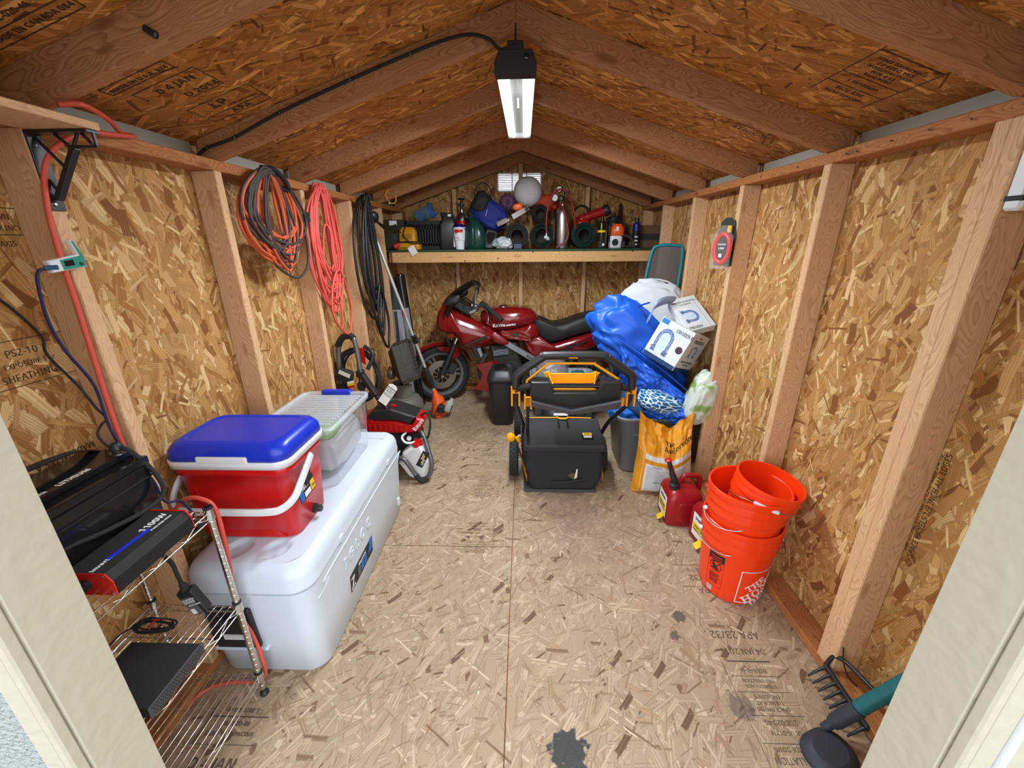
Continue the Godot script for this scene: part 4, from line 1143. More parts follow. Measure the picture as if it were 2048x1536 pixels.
	var hb := thing("coiled_lead", "black mains lead coiled and tucked under the top shelf of the rack", "cable", T(-1.0, 0.70, -0.968))
	g = G.new()
	for k in 6:
		var pts := []
		for j in 12:
			var a := TAU * j / 12.0 + k
			pts.append(V(cos(a) * 0.042 + k * 0.003 - 0.01, sin(a) * 0.017 + k * 0.002, (k - 3) * 0.006 + 0.004 * sin(a * 3)))
		g.tube(curve(pts, 3, true), 0.005, 7, true)
	put(g, "lead", M.black_rubber, hb)
	# thin cables coming down from the wall
	var bc := thing("braided_cable", "thin braided blue cable hanging from the white and teal meter beside the first stud", "cable")
	g = G.new()
	g.tube(curve([V(-1.122, 1.444, -0.958), V(-1.12, 1.44, -0.937), V(-1.12, 1.41, -0.925), V(-1.12, 1.33, -0.917), V(-1.12, 1.255, -0.928), V(-1.12, 1.15, -0.963), V(-1.12, 1.038, -0.962), V(-1.10, 0.945, -0.962), V(-1.05, 0.87, -0.96), V(-1.03, 0.80, -0.955), V(-1.02, 0.775, -0.99), V(-1.0, 0.72, -1.0)], 6), 0.0036, 7)
	put(g, "cable", mat("braid_blue", Color(0.10, 0.11, 0.30), 0.7), bc)
	g = G.new(); g.box(T(-1.121, 1.446, -0.966, 0, 90, 0), V(0.03, 0.011, 0.007), 0.002); put(g, "plug", mat("plug_blue", Color(0.10, 0.30, 0.42), 0.3), bc)
	var kc := thing("thin_cable", "thin black cable drooping across the left wall to the battery terminal", "cable")
	g = G.new()
	g.tube(curve([V(-1.225, 1.46, -0.72), V(-1.225, 1.42, -0.87), V(-1.22, 1.377, -0.92), V(-1.22, 1.283, -0.97), V(-1.22, 1.231, -0.968), V(-1.19, 1.14, -0.985), V(-1.15, 1.085, -0.972), V(-1.13, 1.052, -0.972), V(-1.135, 1.04, -0.958), V(-1.13, 1.02, -0.936), V(-1.11, 0.99, -0.932), V(-1.085, 0.985, -0.928)], 6), 0.0032, 7)
	put(g, "cable", M.black_rubber, kc)
	var mt := thing("plug_meter", "small white and teal meter with a black screen fixed to the first left stud", "meter", Transform3D(Basis(Vector3.FORWARD, Vector3.UP, Vector3.RIGHT).rotated(Vector3.RIGHT, 0.12), V(-1.128, 1.452, -1.006)))
	g = G.new(); g.prism(T(), PackedVector2Array([V2(-0.042, -0.014), V2(0.042, -0.014), V2(0.046, 0.012), V2(0.036, 0.052), V2(0.027, 0.052), V2(0.032, 0.018), V2(-0.042, 0.014)]), 0.016, 0.003); put(g, "case", M.white_plastic, mt)
	g = G.new(); g.prism(T(0, 0, 0.0083), PackedVector2Array([V2(-0.016, -0.0115), V2(0.039, -0.0115), V2(0.043, 0.012), V2(0.034, 0.05), V2(0.030, 0.05), V2(0.035, 0.015), V2(-0.016, 0.0118)]), 0.001); put(g, "teal_face", mat("teal_face", Color(0.05, 0.55, 0.47), 0.4), mt)
	g = G.new(); g.box(T(0.002, 0.002, 0.0092), V(0.022, 0.013, 0.001)); put(g, "screen", M.black_gloss, mt)
	g = G.new(); g.lathe(T(0.029, -0.004, 0.009, 90), [V2(0, 0.002), V2(0.004, 0.0015), V2(0.004, 0)], 10); put(g, "button", M.black_plastic, mt)
	# red cord from the eave down the first stud to the floor
	var rc := thing("extension_cord", "thick coral red power cord running down the first left stud behind the rack", "cord")
	g = G.new()
	var coral := mat("coral_cord", Color(0.84, 0.33, 0.26), 0.5)
	g.tube(curve([V(-1.07, 1.80, -1.06), V(-1.05, 1.81, -1.10), V(-1.09, 1.805, -1.20), V(-1.15, 1.799, -1.29), V(-1.155, 1.797, -1.32), V(-1.128, 1.79, -1.31), V(-1.105, 1.775, -1.22), V(-1.095, 1.76, -1.13), V(-1.105, 1.725, -1.07), V(-1.125, 1.67, -1.035), V(-1.13, 1.574, -1.012), V(-1.132, 1.462, -1.004), V(-1.134, 1.354, -1.003), V(-1.134, 1.238, -0.998), V(-1.134, 1.10, -0.992), V(-1.134, 0.97, -0.99), V(-1.13, 0.85, -0.995), V(-1.10, 0.70, -0.99), V(-1.02, 0.772, -1.0), V(-0.95, 0.782, -0.99), V(-0.915, 0.745, -0.985), V(-0.92, 0.60, -0.985), V(-0.935, 0.45, -0.985), V(-0.945, 0.35, -0.985), V(-0.92, 0.25, -0.985), V(-0.905, 0.15, -0.98), V(-0.915, 0.05, -0.985), V(-0.96, 0.008, -0.99), V(-1.05, 0.007, -0.985), V(-1.12, 0.007, -0.96), V(-1.16, 0.007, -0.88)], 6), 0.0062, 8)
	put(g, "cable", coral, rc)

func build_corner_shelf() -> void:
	var s := thing("corner_shelf", "short pale board shelf high in the left corner resting on a black bracket", "shelf", T(0, 0, 0))
	var g := G.new(); g.bb(-1.142, -0.985, 1.7455, 1.7495 + 0.0125, -0.605, -1.058, 0.002, 2)
	put(g, "board", M.stud_wood, s)
	var b := thing("shelf_bracket", "black lattice shelf bracket screwed to the first left stud", "bracket", T(-1.1425, 1.745, -1.046))
	g = G.new()
	g.bb(0.0, 0.005, -0.17, -0.001, -0.017, 0.017, 0.001)
	put(g, "wall_leg", M.black_plastic, b)
	g = G.new(); g.bb(0.0, 0.15, -0.006, -0.0005, -0.017, 0.017, 0.001); put(g, "top_arm", M.black_plastic, b)
	g = G.new(); g.bar(V(0.012, -0.145, 0), V(0.095, -0.034, 0), 0.016, 0.014, Vector3.UP, 0.002); put(g, "strut", M.black_plastic, b)
	for q in [[V(0.005, -0.012, 0), V(0.055, -0.075, 0)], [V(0.055, -0.006, 0), V(0.085, -0.034, 0)], [V(0.11, -0.006, 0), V(0.09, -0.034, 0)], [V(0.12, -0.006, 0), V(0.138, -0.028, 0)], [V(0.085, -0.033, 0), V(0.15, -0.033, 0)], [V(0.147, -0.004, 0), V(0.147, -0.034, 0)], [V(0.004, -0.10, 0), V(0.02, -0.13, 0)]]:
		g = G.new(); g.bar(q[0], q[1], 0.006, 0.006, Vector3.UP, 0.001); put(g, "lattice_bar", M.black_plastic, b)
	for y in [-0.03, -0.157]:
		g = G.new(); g.lathe(T(0.005, y, 0.006, 0, 0, -90), [V2(0, 0.003), V2(0.004, 0.002), V2(0.0045, 0)], 10); put(g, "screw", M.steel, b)

# loops of cord hung over one point of the left wall
func cord_loops(g: G, n: int, top: Vector3, ys: Vector2, zs: Vector2, r: float, sd: int, xs := 0.03) -> void:
	rng.seed = sd
	for k in n:
		var yb := rng.randf_range(ys.x, ys.y)
		var z0 := top.z + rng.randf_range(0.3, 1.0) * (zs.x - top.z)
		var z1 := top.z + rng.randf_range(0.2, 1.0) * (zs.y - top.z)
		var x := top.x + rng.randf_range(0.0, xs)
		var x2 := top.x + rng.randf_range(0.0, xs)
		var h := top.y - yb
		var zt := top.z + rng.randf_range(-0.03, 0.03)
		var w := func() -> float: return rng.randf_range(-0.012, 0.012)
		var zb := lerpf(z0, z1, 0.5) + (zs.x + zs.y - 2 * top.z) * 0.12 - 0.03
		var pts := [V(x + 0.01, top.y + rng.randf_range(-0.012, 0.008), zt), V(x + 0.008, top.y - h * 0.08, lerpf(zt, z0, 0.42)), V(x, top.y - h * 0.3, lerpf(zt, z0, 0.85) + w.call()), V(x, top.y - h * 0.6, z0 + w.call()), V(x, top.y - h * 0.86, lerpf(z0, zb, 0.35)), V((x + x2) / 2, yb, zb), V(x2, top.y - h * 0.88, lerpf(z1, zb, 0.3)), V(x2, top.y - h * 0.62, z1 + w.call()), V(x2, top.y - h * 0.3, lerpf(zt, z1, 0.8) + w.call()), V(x2 + 0.008, top.y - h * 0.08, lerpf(zt, z1, 0.4))]
		g.tube(curve(pts, 5, true), r, 7, true)

func build_cord_coils() -> void:
	var oc := thing("extension_cord", "coiled orange and black extension cord hung nearest on the left top plate", "cord", Transform3D(), "coiled cords on the left wall")
	var g := G.new()
	cord_loops(g, 15, V(-1.128, 1.787, -1.905), V2(1.36, 1.52), V2(-1.69, -2.16), 0.0066, 21)
	put(g, "orange_strand", mat("cord_orange", Color(0.80, 0.36, 0.20), 0.55), oc)
	g = G.new()
	cord_loops(g, 10, V(-1.122, 1.789, -1.905), V2(1.33, 1.5), V2(-1.68, -2.18), 0.0064, 22)
	put(g, "black_strand", mat("cord_brown", Color(0.27, 0.22, 0.21), 0.6), oc)
	g = G.new()
	g.tube(curve([V(-1.13, 1.80, -1.91), V(-1.08, 1.795, -1.93), V(-1.075, 1.76, -1.99), V(-1.08, 1.725, -2.02), V(-1.10, 1.73, -2.0)], 5), 0.011, 8)
	put(g, "tie", M.black_rubber, oc)
	var pc := thing("extension_cord", "coiled coral pink extension cord hung on the left between other coils", "cord", Transform3D(), "coiled cords on the left wall")
	g = G.new()
	cord_loops(g, 15, V(-1.13, 1.787, -2.39), V2(1.10, 1.35), V2(-2.19, -2.60), 0.0062, 31)
	cord_loops(g, 1, V(-1.12, 1.6, -2.39), V2(1.0, 1.0), V2(-2.3, -2.48), 0.0062, 33)
	cord_loops(g, 1, V(-1.115, 1.35, -2.44), V2(0.955, 0.955), V2(-2.27, -2.60), 0.0062, 34)
	put(g, "cord", mat("cord_coral", Color(0.88, 0.35, 0.31), 0.5), pc)
	g = G.new(); g.tube(curve([V(-1.1, 1.77, -2.34), V(-1.1, 1.70, -2.24), V(-1.1, 1.64, -2.19)], 4), 0.0062, 7); put(g, "cord_end", M.cord_coral, pc)
	g = G.new(); g.box(T(-1.1, 1.615, -2.18, 15), V(0.026, 0.045, 0.03), 0.006); put(g, "plug", M.dark_grey, pc)
	for k in 2:
		g = G.new(); g.box(T(-1.1 + k * 0.01 - 0.005, 1.585, -2.172, 15), V(0.0015, 0.018, 0.006)); put(g, "plug_pin", M.steel, pc)
	var bk := thing("extension_cord", "coiled thick black cable hung farthest back on the left top plate", "cord", Transform3D(), "coiled cords on the left wall")
	g = G.new()
	cord_loops(g, 7, V(-1.13, 1.80, -3.03), V2(0.80, 1.15), V2(-2.76, -3.24), 0.0095, 41, 0.05)
	cord_loops(g, 1, V(-1.10, 1.2, -3.05), V2(0.70, 0.70), V2(-2.95, -3.22), 0.0095, 43)
	put(g, "cable", M.black_plastic, bk)
	# yellow hook in the rafter
	var h := thing("hook", "yellow coated screw hook in the left rafter near the back shelf", "hook")
	g = G.new()
	g.tube(curve([V(-1.062, 1.875, -3.487), V(-1.064, 1.878, -3.465), V(-1.085, 1.85, -3.455), V(-1.07, 1.805, -3.45), V(-1.05, 1.784, -3.45), V(-1.025, 1.782, -3.45), V(-1.008, 1.80, -3.45), V(-1.005, 1.835, -3.45)], 6), 0.0045, 8)
	put(g, "hook_wire", mat("hook_yellow", Color(0.95, 0.66, 0.08), 0.4), h)
	g = G.new(); g.box(T(-1.06, 1.782, -3.449, 0, 0, 30), V(0.016, 0.012, 0.012), 0.004); put(g, "knotted_rag", M.white_paper, h)

func build_right_wall_items() -> void:
	# trimmer line pack hung on the third right stud
	var t := thing("line_pack", "packaged coil of red trimmer line hanging on a stud of the right wall", "trimmer line", Transform3D(Basis.from_euler(V(0, deg_to_rad(-62), 0)), V(1.062, 1.48, -2.31)))
	var g := G.new()
	g.prism(T(0, 0, -0.012), PackedVector2Array([V2(-0.055, -0.12), V2(0.055, -0.12), V2(0.058, 0.03), V2(0.04, 0.10), V2(0.015, 0.122), V2(-0.02, 0.122), V2(-0.042, 0.10), V2(-0.058, 0.03)]), 0.003, 0.001)
	put(g, "backing_card", M.black_ink, t)
	g = G.new()
	var pts := []
	for k in 20: pts.append(V(0.044 * cos(TAU * k / 20), 0.072 * sin(TAU * k / 20) - 0.03, 0.008))
	g.tube(pts, 0.013, 8, true)
	put(g, "line_coil", mat("line_red", Color(0.88, 0.09, 0.04), 0.25), t)
	g = G.new(); g.prism(T(0, -0.03, 0.012), ellipse(0.031, 0.058, 24), 0.006, 0.001); put(g, "centre_card", M.black_ink, t)
	text(t, "TRIMMER", 0.008, T(0, -0.01, 0.0156), M.white_ink)
	text(t, "LINE", 0.011, T(0, -0.03, 0.0156), M.white_ink)
	g = G.new(); g.box(T(-0.002, -0.066, 0.0155), V(0.018, 0.018, 0.0006)); put(g, "barcode_patch", M.white_ink, t)
	g = G.new(); g.box(T(0.022, 0.066, 0.0), V(0.022, 0.034, 0.012), 0.001); put(g, "price_tag", M.yellow_ink, t)
	var clear2 := mat("pack_film", Color(0.9, 0.9, 0.9, 0.10), 0.1); clear2.transparency = BaseMaterial3D.TRANSPARENCY_ALPHA
	g = G.new(); g.prism(T(0, -0.025, 0.016), PackedVector2Array([V2(-0.058, -0.11), V2(0.058, -0.11), V2(0.062, 0.05), V2(0.02, 0.11), V2(-0.02, 0.11), V2(-0.062, 0.05)]), 0.018, 0.006); put(g, "blister", clear2, t)
	g = G.new(); g.tube([V(0, 0.11, -0.012), V(0.004, 0.13, -0.02)], 0.002, 6); put(g, "nail", M.steel, t)
	# white label box on the first right stud, cut by the frame
	var w := thing("sensor_box", "white box with a black band on the nearest right stud", "box", T(1.118, 1.553, -1.049))
	g = G.new(); g.bb(-0.02, 0.06, 0.0, 0.13, 0.001, 0.04, 0.006); put(g, "case", M.white_plastic, w)
	g = G.new(); g.bb(-0.0205, 0.05, 0.02, 0.032, 0.002, 0.0405, 0.001); put(g, "black_band", M.black_ink, w)

func ellipse(a: float, b: float, n := 24) -> PackedVector2Array:
	var o := PackedVector2Array()
	for k in n: o.append(V2(a * cos(TAU * k / n), b * sin(TAU * k / n)))
	return o

func bucket_mesh(k := 1.0) -> G:
	var g := G.new()
	var prof := [V2(0, 0.004), V2(0.112, 0.004), V2(0.116, 0.0), V2(0.124, 0.0), V2(0.130, 0.008), V2(0.133, 0.05), V2(0.1435, 0.255), V2(0.1435, 0.258), V2(0.154, 0.262), V2(0.1555, 0.268), V2(0.1465, 0.30), V2(0.1465, 0.303), V2(0.156, 0.307), V2(0.1575, 0.313), V2(0.149, 0.338), V2(0.149, 0.342), V2(0.157, 0.346), V2(0.1585, 0.358), V2(0.157, 0.370), V2(0.1525, 0.3725), V2(0.148, 0.369), V2(0.142, 0.255), V2(0.130, 0.03), V2(0.122, 0.008), V2(0, 0.0075)]
	var p2 := []
	for q: Vector2 in prof: p2.append(q * k)
	g.lathe(T(), p2, 56)
	return g

func bail(parent: Node, r: float, y: float, pts: Array, grip := false) -> void:
	var h := Node3D.new(); h.name = "bail_handle"; parent.add_child(h, true)
	var g := G.new(); g.tube(curve(pts, 8), 0.0022, 7); put(g, "handle_wire", M.steel, h)
	if grip:
		var m: int = pts.size() / 2
		var a: Vector3 = pts[m - 1].lerp(pts[m], 0.3); var b: Vector3 = pts[m].lerp(pts[m + 1], 0.7)
		g = G.new(); g.tube([a, pts[m], b], 0.0085, 10); put(g, "grip", M.white_plastic, h)

func ang(a: float, r: float, y: float) -> Vector3:
	return V(r * sin(deg_to_rad(a)), y, r * cos(deg_to_rad(a)))

func build_buckets() -> void:
	var om := mat("bucket_orange", Color(0.97, 0.25, 0.04), 0.22)
	var c := V(0.950, 0.0006, -1.49)
	var grp := "nested orange buckets"
	var b := thing("bucket", "lowest orange bucket of the nested stack, with white logo and black warning label", "bucket", Transform3D(Basis(), c), grp)
	put(bucket_mesh(), "body", om, b)
	for a in [-100.0, 72.0]:
		var g := G.new(); g.lathe(Transform3D(Basis.from_euler(V(PI / 2, deg_to_rad(a), 0)), ang(a, 0.154, 0.285)), [V2(0, 0.014), V2(0.006, 0.013), V2(0.009, 0.006), V2(0.009, 0)], 10); put(g, "handle_ear", M.white_plastic, b)
	bail(b, 0.16, 0.28, [ang(-100, 0.168, 0.285), ang(-84, 0.172, 0.262), ang(-64, 0.170, 0.255), ang(-46, 0.166, 0.257), ang(-36, 0.164, 0.266)])
	bail(b, 0.16, 0.28, [ang(20, 0.170, 0.318), ang(34, 0.174, 0.292), ang(52, 0.174, 0.272), ang(72, 0.168, 0.285)])
	# labels bent round the body: x in metres along the wall, y up
	var around := func(a0: float) -> Variant:
		return func(p: Vector3) -> Vector3:
			var r := 0.1333 + (p.y - 0.05) * 0.0512 + p.z * 1.0 + 0.0004
			var a := deg_to_rad(a0) + p.x / r
			return V(r * sin(a), p.y, r * cos(a))
	var w = around.call(-58.0)
	var warn := Node3D.new(); warn.name = "warning_label"; b.add_child(warn, true)
	printed(warn, "warning_frame", T(), [["WARNING", 0.008, 0, 0.213, 1], ["CHILDREN CAN FALL INTO", 0.0026, -0.001, 0.122, 1], ["BUCKET AND DROWN KEEP", 0.0026, -0.001, 0.117, 1], ["CHILDREN AWAY FROM", 0.0026, -0.001, 0.112, 1], ["BUCKET WITH EVEN A", 0.0026, -0.001, 0.107, 1], ["SMALL AMOUNT OF LIQUID", 0.0026, -0.001, 0.102, 1], ["PELIGRO LOS NINOS", 0.003, -0.001, 0.094, 1], ["PUEDEN CAER DENTRO", 0.0026, -0.001, 0.088, 1], ["DEL CUBO Y AHOGARSE", 0.0026, -0.001, 0.083, 1], ["MANTENGA ALEJADOS", 0.0026, -0.001, 0.078, 1], ["A LOS NINOS DEL CUBO", 0.0026, -0.001, 0.073, 1]],
		[[-0.035, 0.055, 0.035, 0.055, 0.0012], [-0.035, 0.227, 0.035, 0.227, 0.0012], [-0.035, 0.055, -0.035, 0.227, 0.0012], [0.035, 0.055, 0.035, 0.227, 0.0012], [-0.035, 0.1, 0.035, 0.1, 0.0008], [-0.02, 0.14, 0.022, 0.184, 0.0045], [-0.012, 0.172, 0.0, 0.150, 0.014], [0.0, 0.160, 0.012, 0.150, 0.010], [-0.014, 0.15, 0.012, 0.143, 0.005], [-0.018, 0.178, -0.006, 0.183, 0.009], [-0.033, 0.208, 0.033, 0.208, 0.0]], M.black_ink, 0.002, "Droid Sans", w)
	var circ := []
	for k in 20: circ.append([0.026 * cos(TAU * k / 20), 0.162 + 0.024 * sin(TAU * k / 20), 0.026 * cos(TAU * (k + 1) / 20), 0.162 + 0.024 * sin(TAU * (k + 1) / 20), 0.0032])
	printed(warn, "prohibition_ring", T(), [], circ, M.black_ink, 0.003, "Droid Sans", w)
	printed(warn, "heading_panel", T(), [], [[-0.034, 0.207, 0.034, 0.207, 0.036]], M.black_ink, 0.03, "Droid Sans", w)
	printed(warn, "heading_print", T(0, 0, 0.0005), [["WARNING", 0.007, 0, 0.212, 1], ["ADVERTENCIA", 0.006, 0, 0.199, 1]], [], mat("bucket_print", Color(0.85, 0.16, 0.03), 0.5), 0.002, "Droid Sans", func(p: Vector3) -> Vector3: return w.call(p + V(0, 0, 0.0008)))
	printed(warn, "barcode_patch", T(), [], [[-0.026, 0.034, -0.002, 0.034, 0.024]], M.white_ink, 0.02, "Droid Sans", w)
	printed(warn, "barcode_lines", T(), [], [[-0.024, 0.043, -0.004, 0.043, 0.0018], [-0.024, 0.039, -0.004, 0.039, 0.001], [-0.024, 0.035, -0.004, 0.035, 0.002], [-0.024, 0.031, -0.004, 0.031, 0.001], [-0.024, 0.027, -0.004, 0.027, 0.0018]], M.black_ink, 0.001, "Droid Sans", func(p: Vector3) -> Vector3: return w.call(p + V(0, 0, 0.0006)))
	var l = around.call(10.0)
	var logo := Node3D.new(); logo.name = "store_logo"; b.add_child(logo, true)
	printed(logo, "logo_frame", T(), [], [[-0.062, 0.018, 0.11, 0.018, 0.004], [-0.062, 0.188, 0.11, 0.188, 0.004], [-0.062, 0.018, -0.062, 0.188, 0.004], [0.11, 0.018, 0.11, 0.188, 0.004]], M.white_ink, 0.004, "Droid Sans", l)
	var tilt := Transform3D(Basis(V(0, 0, 1), deg_to_rad(38)), V(0.028, 0.1, 0))
	printed(logo, "logo_print", T(), [["THE", 0.031, -0.005, 0.024, 1], ["HOME", 0.042, -0.002, -0.022, 1], ["DEPOT", 0.036, 0.008, -0.064, 1]], [], M.white_ink, 0.004, "Droid Serif", func(p: Vector3) -> Vector3: return l.call(tilt * p))
	# middle bucket
	b = thing("bucket", "middle orange bucket nested in the lowest one, its wide rim open at the top", "bucket", T(0.951, 0.153, -1.49, 0, 20), grp)
	put(bucket_mesh(), "body", om, b)
	var g := G.new(); g.lathe(Transform3D(Basis.from_euler(V(PI / 2, deg_to_rad(-118), 0)), ang(-118, 0.152, 0.24)), [V2(0, 0.014), V2(0.006, 0.013), V2(0.009, 0.006), V2(0.009, 0)], 10); put(g, "handle_ear", M.white_plastic, b)
	bail(b, 0.16, 0.28, [ang(-118, 0.166, 0.24), ang(-100, 0.172, 0.222), ang(-80, 0.172, 0.221), ang(-60, 0.168, 0.236), ang(-50, 0.166, 0.25)])
	# tilted bucket on top
	b = thing("bucket", "tilted orange bucket sitting inside the rim at the top of the nested stack", "bucket", T(0.968, 0.268, -1.500, 7, 0, -9), grp)
	put(bucket_mesh(0.82), "body", om, b)
	bail(b, 0.16, 0.28, [V(-0.128, 0.20, -0.03), V(-0.136, 0.225, 0.03), V(-0.115, 0.245, 0.078), V(-0.062, 0.252, 0.126), V(-0.01, 0.25, 0.143), V(0.07, 0.243, 0.130)], true)

func gas_can(at: Transform3D, label: String, spout := true) -> Node3D:
	var red: Material = M.can_red
	var t := thing("gas_can", label, "fuel can", at, "red fuel cans")
	var g := G.new()
	g.loft(T(), [[0.0, 0.175, 0.18, 0.03], [0.008, 0.19, 0.195, 0.034], [0.10, 0.195, 0.20, 0.036], [0.165, 0.192, 0.196, 0.036], [0.195, 0.17, 0.175, 0.036], [0.212, 0.13, 0.14, 0.034], [0.218, 0.09, 0.10, 0.03]], 6)
	put(g, "tank", red, t)
	g = G.new()
	g.tube(curve([V(-0.01, 0.205, -0.01), V(0.0, 0.248, -0.01), V(0.02, 0.262, -0.01), V(0.07, 0.262, -0.01), V(0.092, 0.25, -0.01), V(0.096, 0.20, -0.01), V(0.094, 0.17, -0.01)], 6), 0.015, 10, false, true, 1.0)
	put(g, "carry_handle", red, t)
	g = G.new()
	g.loft(T(0.015, 0.09, 0.0985, 90), [[0.0, 0.11, 0.12, 0.02], [0.003, 0.10, 0.11, 0.018]], 4)
	put(g, "moulded_panel", red, t)
	g = G.new()
	g.lathe(T(-0.055, 0.213, 0.035, 8, 0, 8), [V2(0, 0.0), V2(0.026, 0.0), V2(0.026, 0.03), V2(0.02, 0.034), V2(0.02, 0.04), V2(0.0, 0.04)], 18)
	for k in 16: g.box(Transform3D(Basis.from_euler(V(0, TAU * k / 16, 0)), V(-0.055, 0.228, 0.035)) * T(0.0262, 0, 0), V(0.003, 0.026, 0.005), 0.0008)
	put(g, "collar", M.black_plastic, t)
	g = G.new()
	g.tube([V(-0.055, 0.25, 0.035), V(-0.078, 0.305, 0.038), V(-0.080, 0.31, 0.038), V(-0.098, 0.36, 0.041), V(-0.105, 0.38, 0.042)], [0.018, 0.016, 0.013, 0.0125, 0.012], 14)
	put(g, "spout", M.black_plastic, t)
	g = G.new(); g.box(T(-0.075, 0.325, 0.05, 0, 0, 20), V(0.008, 0.04, 0.012), 0.003); put(g, "latch", red, t)
	g = G.new(); g.lathe(T(-0.106, 0.378, 0.042, 0, 0, 18), [V2(0, 0), V2(0.015, 0.0), V2(0.019, 0.004), V2(0.019, 0.011), V2(0.008, 0.016), V2(0, 0.016)], 18); put(g, "spout_cap", M.cap_red, t)
	var lab := Node3D.new(); lab.name = "side_label"; t.add_child(lab, true)
	lab.transform = Transform3D(Basis(V(0, 0, 1), V(0, 1, 0), V(-1, 0, 0)), V(-0.0985, 0.105, 0.015))
	g = G.new(); g.box(T(), V(0.12, 0.13, 0.001)); put(g, "label_sheet", M.white_paper, lab)
	g = G.new(); g.box(T(0, -0.012, 0.0008), V(0.11, 0.045, 0.0006)); put(g, "yellow_panel", M.yellow_ink, lab)
	printed(lab, "label_print", T(0, 0, 0.0016), [["DANGER", 0.014, 0, 0.04, 1], ["GASOLINE", 0.012, 0, -0.005, 1], ["EXTREMELY FLAMMABLE", 0.006, 0, -0.025, 1]], [], M.black_ink)
	g = G.new()
	var rows := []
	for i in 4:
		rows.append([V(0.02 - i * 0.004, -0.04 - i * 0.014, 0.002 + i * i * 0.003), V(0.055 - i * 0.002, -0.045 - i * 0.013, 0.002 + i * i * 0.0035)])
	g.grid(rows); put(g, "peeling_flap", M.yellow_ink, lab)
	return t

func build_fuel_cans() -> void:
	mat("can_red", Color(0.60, 0.05, 0.10), 0.35)
	mat("cap_red", Color(0.75, 0.02, 0.03), 0.35)
	gas_can(T(0.883, 0.0005, -1.965, 0, -2, 0), "dark red plastic fuel can with a black spout standing in front of the yellow sack")
	gas_can(T(0.99, 0.0005, -1.752, 0, 8, 0), "second red fuel can half hidden behind the stacked orange buckets")

func build_sack() -> void:
	# woven sack: print computed as a picture
	var im := Image.create_empty(512, 640, false, Image.FORMAT_RGBA8)
	im.fill(Color(0.87, 0.58, 0.12))
	var W := Color(0.87, 0.88, 0.89)
	im.fill_rect(Rect2i(60, 272, 452, 42), W)
	im.fill_rect(Rect2i(0, 262, 512, 3), Color(0.95, 0.85, 0.6))
	im.fill_rect(Rect2i(70, 350, 442, 255), W)
	im.fill_rect(Rect2i(0, 612, 512, 3), Color(0.95, 0.85, 0.6))
	im.fill_rect(Rect2i(0, 622, 512, 3), Color(0.95, 0.85, 0.6))
	im.fill_rect(Rect2i(46, 250, 3, 390), Color(0.95, 0.85, 0.6))
	rng.seed = 8
	for k in 34:
		var y := 372 + k * 6.6
		im.fill_rect(Rect2i(86, int(y), rng.randi_range(90, 170), 2), Color(0.45, 0.47, 0.5))
		im.fill_rect(Rect2i(290, int(y), rng.randi_range(120, 200), 2), Color(0.55, 0.57, 0.6))
	im.fill_rect(Rect2i(130, 360, 90, 5), Color(0.2, 0.2, 0.22)); im.fill_rect(Rect2i(150, 500, 60, 5), Color(0.2, 0.2, 0.22))
	var m := mat("sack_print", Color.WHITE, 0.32); m.albedo_texture = tex(im)
	var s := thing("feed_sack", "yellow and white printed sack with twisted top corners leaning on the grey tote", "sack", T(0.858, 0.001, -2.21))
	var n := FastNoiseLite.new(); n.seed = 12; n.frequency = 1.0; n.fractal_octaves = 3
	var shape := func(u: float, v: float, front: float) -> Vector3:
		# u across 0..1, v up 0..1
		var x := (u - 0.5) * 2.0
		var hw := lerpf(0.182, 0.158, smoothstep(0.0, 0.75, v)) + 0.012 * smoothstep(0.75, 1.0, v)
		var top := 0.43 + 0.10 * pow(absf(x), 2.2) - 0.035 * smoothstep(0.4, 0.0, absf(x - 0.25))
		var y := v * top
		var th := 0.068 * sqrt(maxf(0.0, 1.0 - pow(absf(x), 3.0))) * (1.0 - 0.9 * smoothstep(0.5, 1.0, v)) * smoothstep(-0.05, 0.12, v)
		var lean := -0.03 * v - 0.05 * v * v
		var cr := n.get_noise_2d(x * 2.2 + v * 1.5, v * 3.0) * 0.022 * (0.3 + smoothstep(0.35, 0.9, v)) + 0.018 * absf(n.get_noise_2d(x * 3.5 + 9.0, v * 1.6 - x * 1.8)) * smoothstep(0.3, 0.8, v)
		return V(x * hw + 0.01 * v, y, lean + front * th + cr)
	for f in [1.0, -1.0]:
		var rows := []
		for i in 49:
			var row := []
			for j in 41: row.append(shape.call(j / 40.0, 1.0 - i / 48.0, f))
			if f > 0: row = row.duplicate()
			rows.append(row)
		if f > 0:
			for r in rows.size(): pass
		var g := G.new()
		if f < 0:
			for r in rows: r.reverse()
		var rr := rows.duplicate(); 
		# rows run downwards, so front faces need no turning
		g.smooth()
		for i in 48:
			for j in 40:
				var u0 := j / 40.0; var u1 := (j + 1) / 40.0
				g.quad(rr[i + 1][j], rr[i + 1][j + 1], rr[i][j + 1], rr[i][j], V2(u0, (i + 1) / 48.0), V2(u1, (i + 1) / 48.0), V2(u1, i / 48.0), V2(u0, i / 48.0))
		put(g, "front_sheet" if f > 0 else "back_sheet", m, s)
	var bend := func(p: Vector3) -> Vector3:
		var q: Vector3 = shape.call(0.5 + p.x / 0.34, p.y / 0.44, 1.0)
		return q + V(0, 0, 0.002)
	printed(s, "maker_print", T(), [["The", 0.022, 0.0, 0.345, 0], ["Andersons", 0.026, -0.015, 0.312, 0]], [], M.black_ink, 0.002, "Droid Serif", bend)

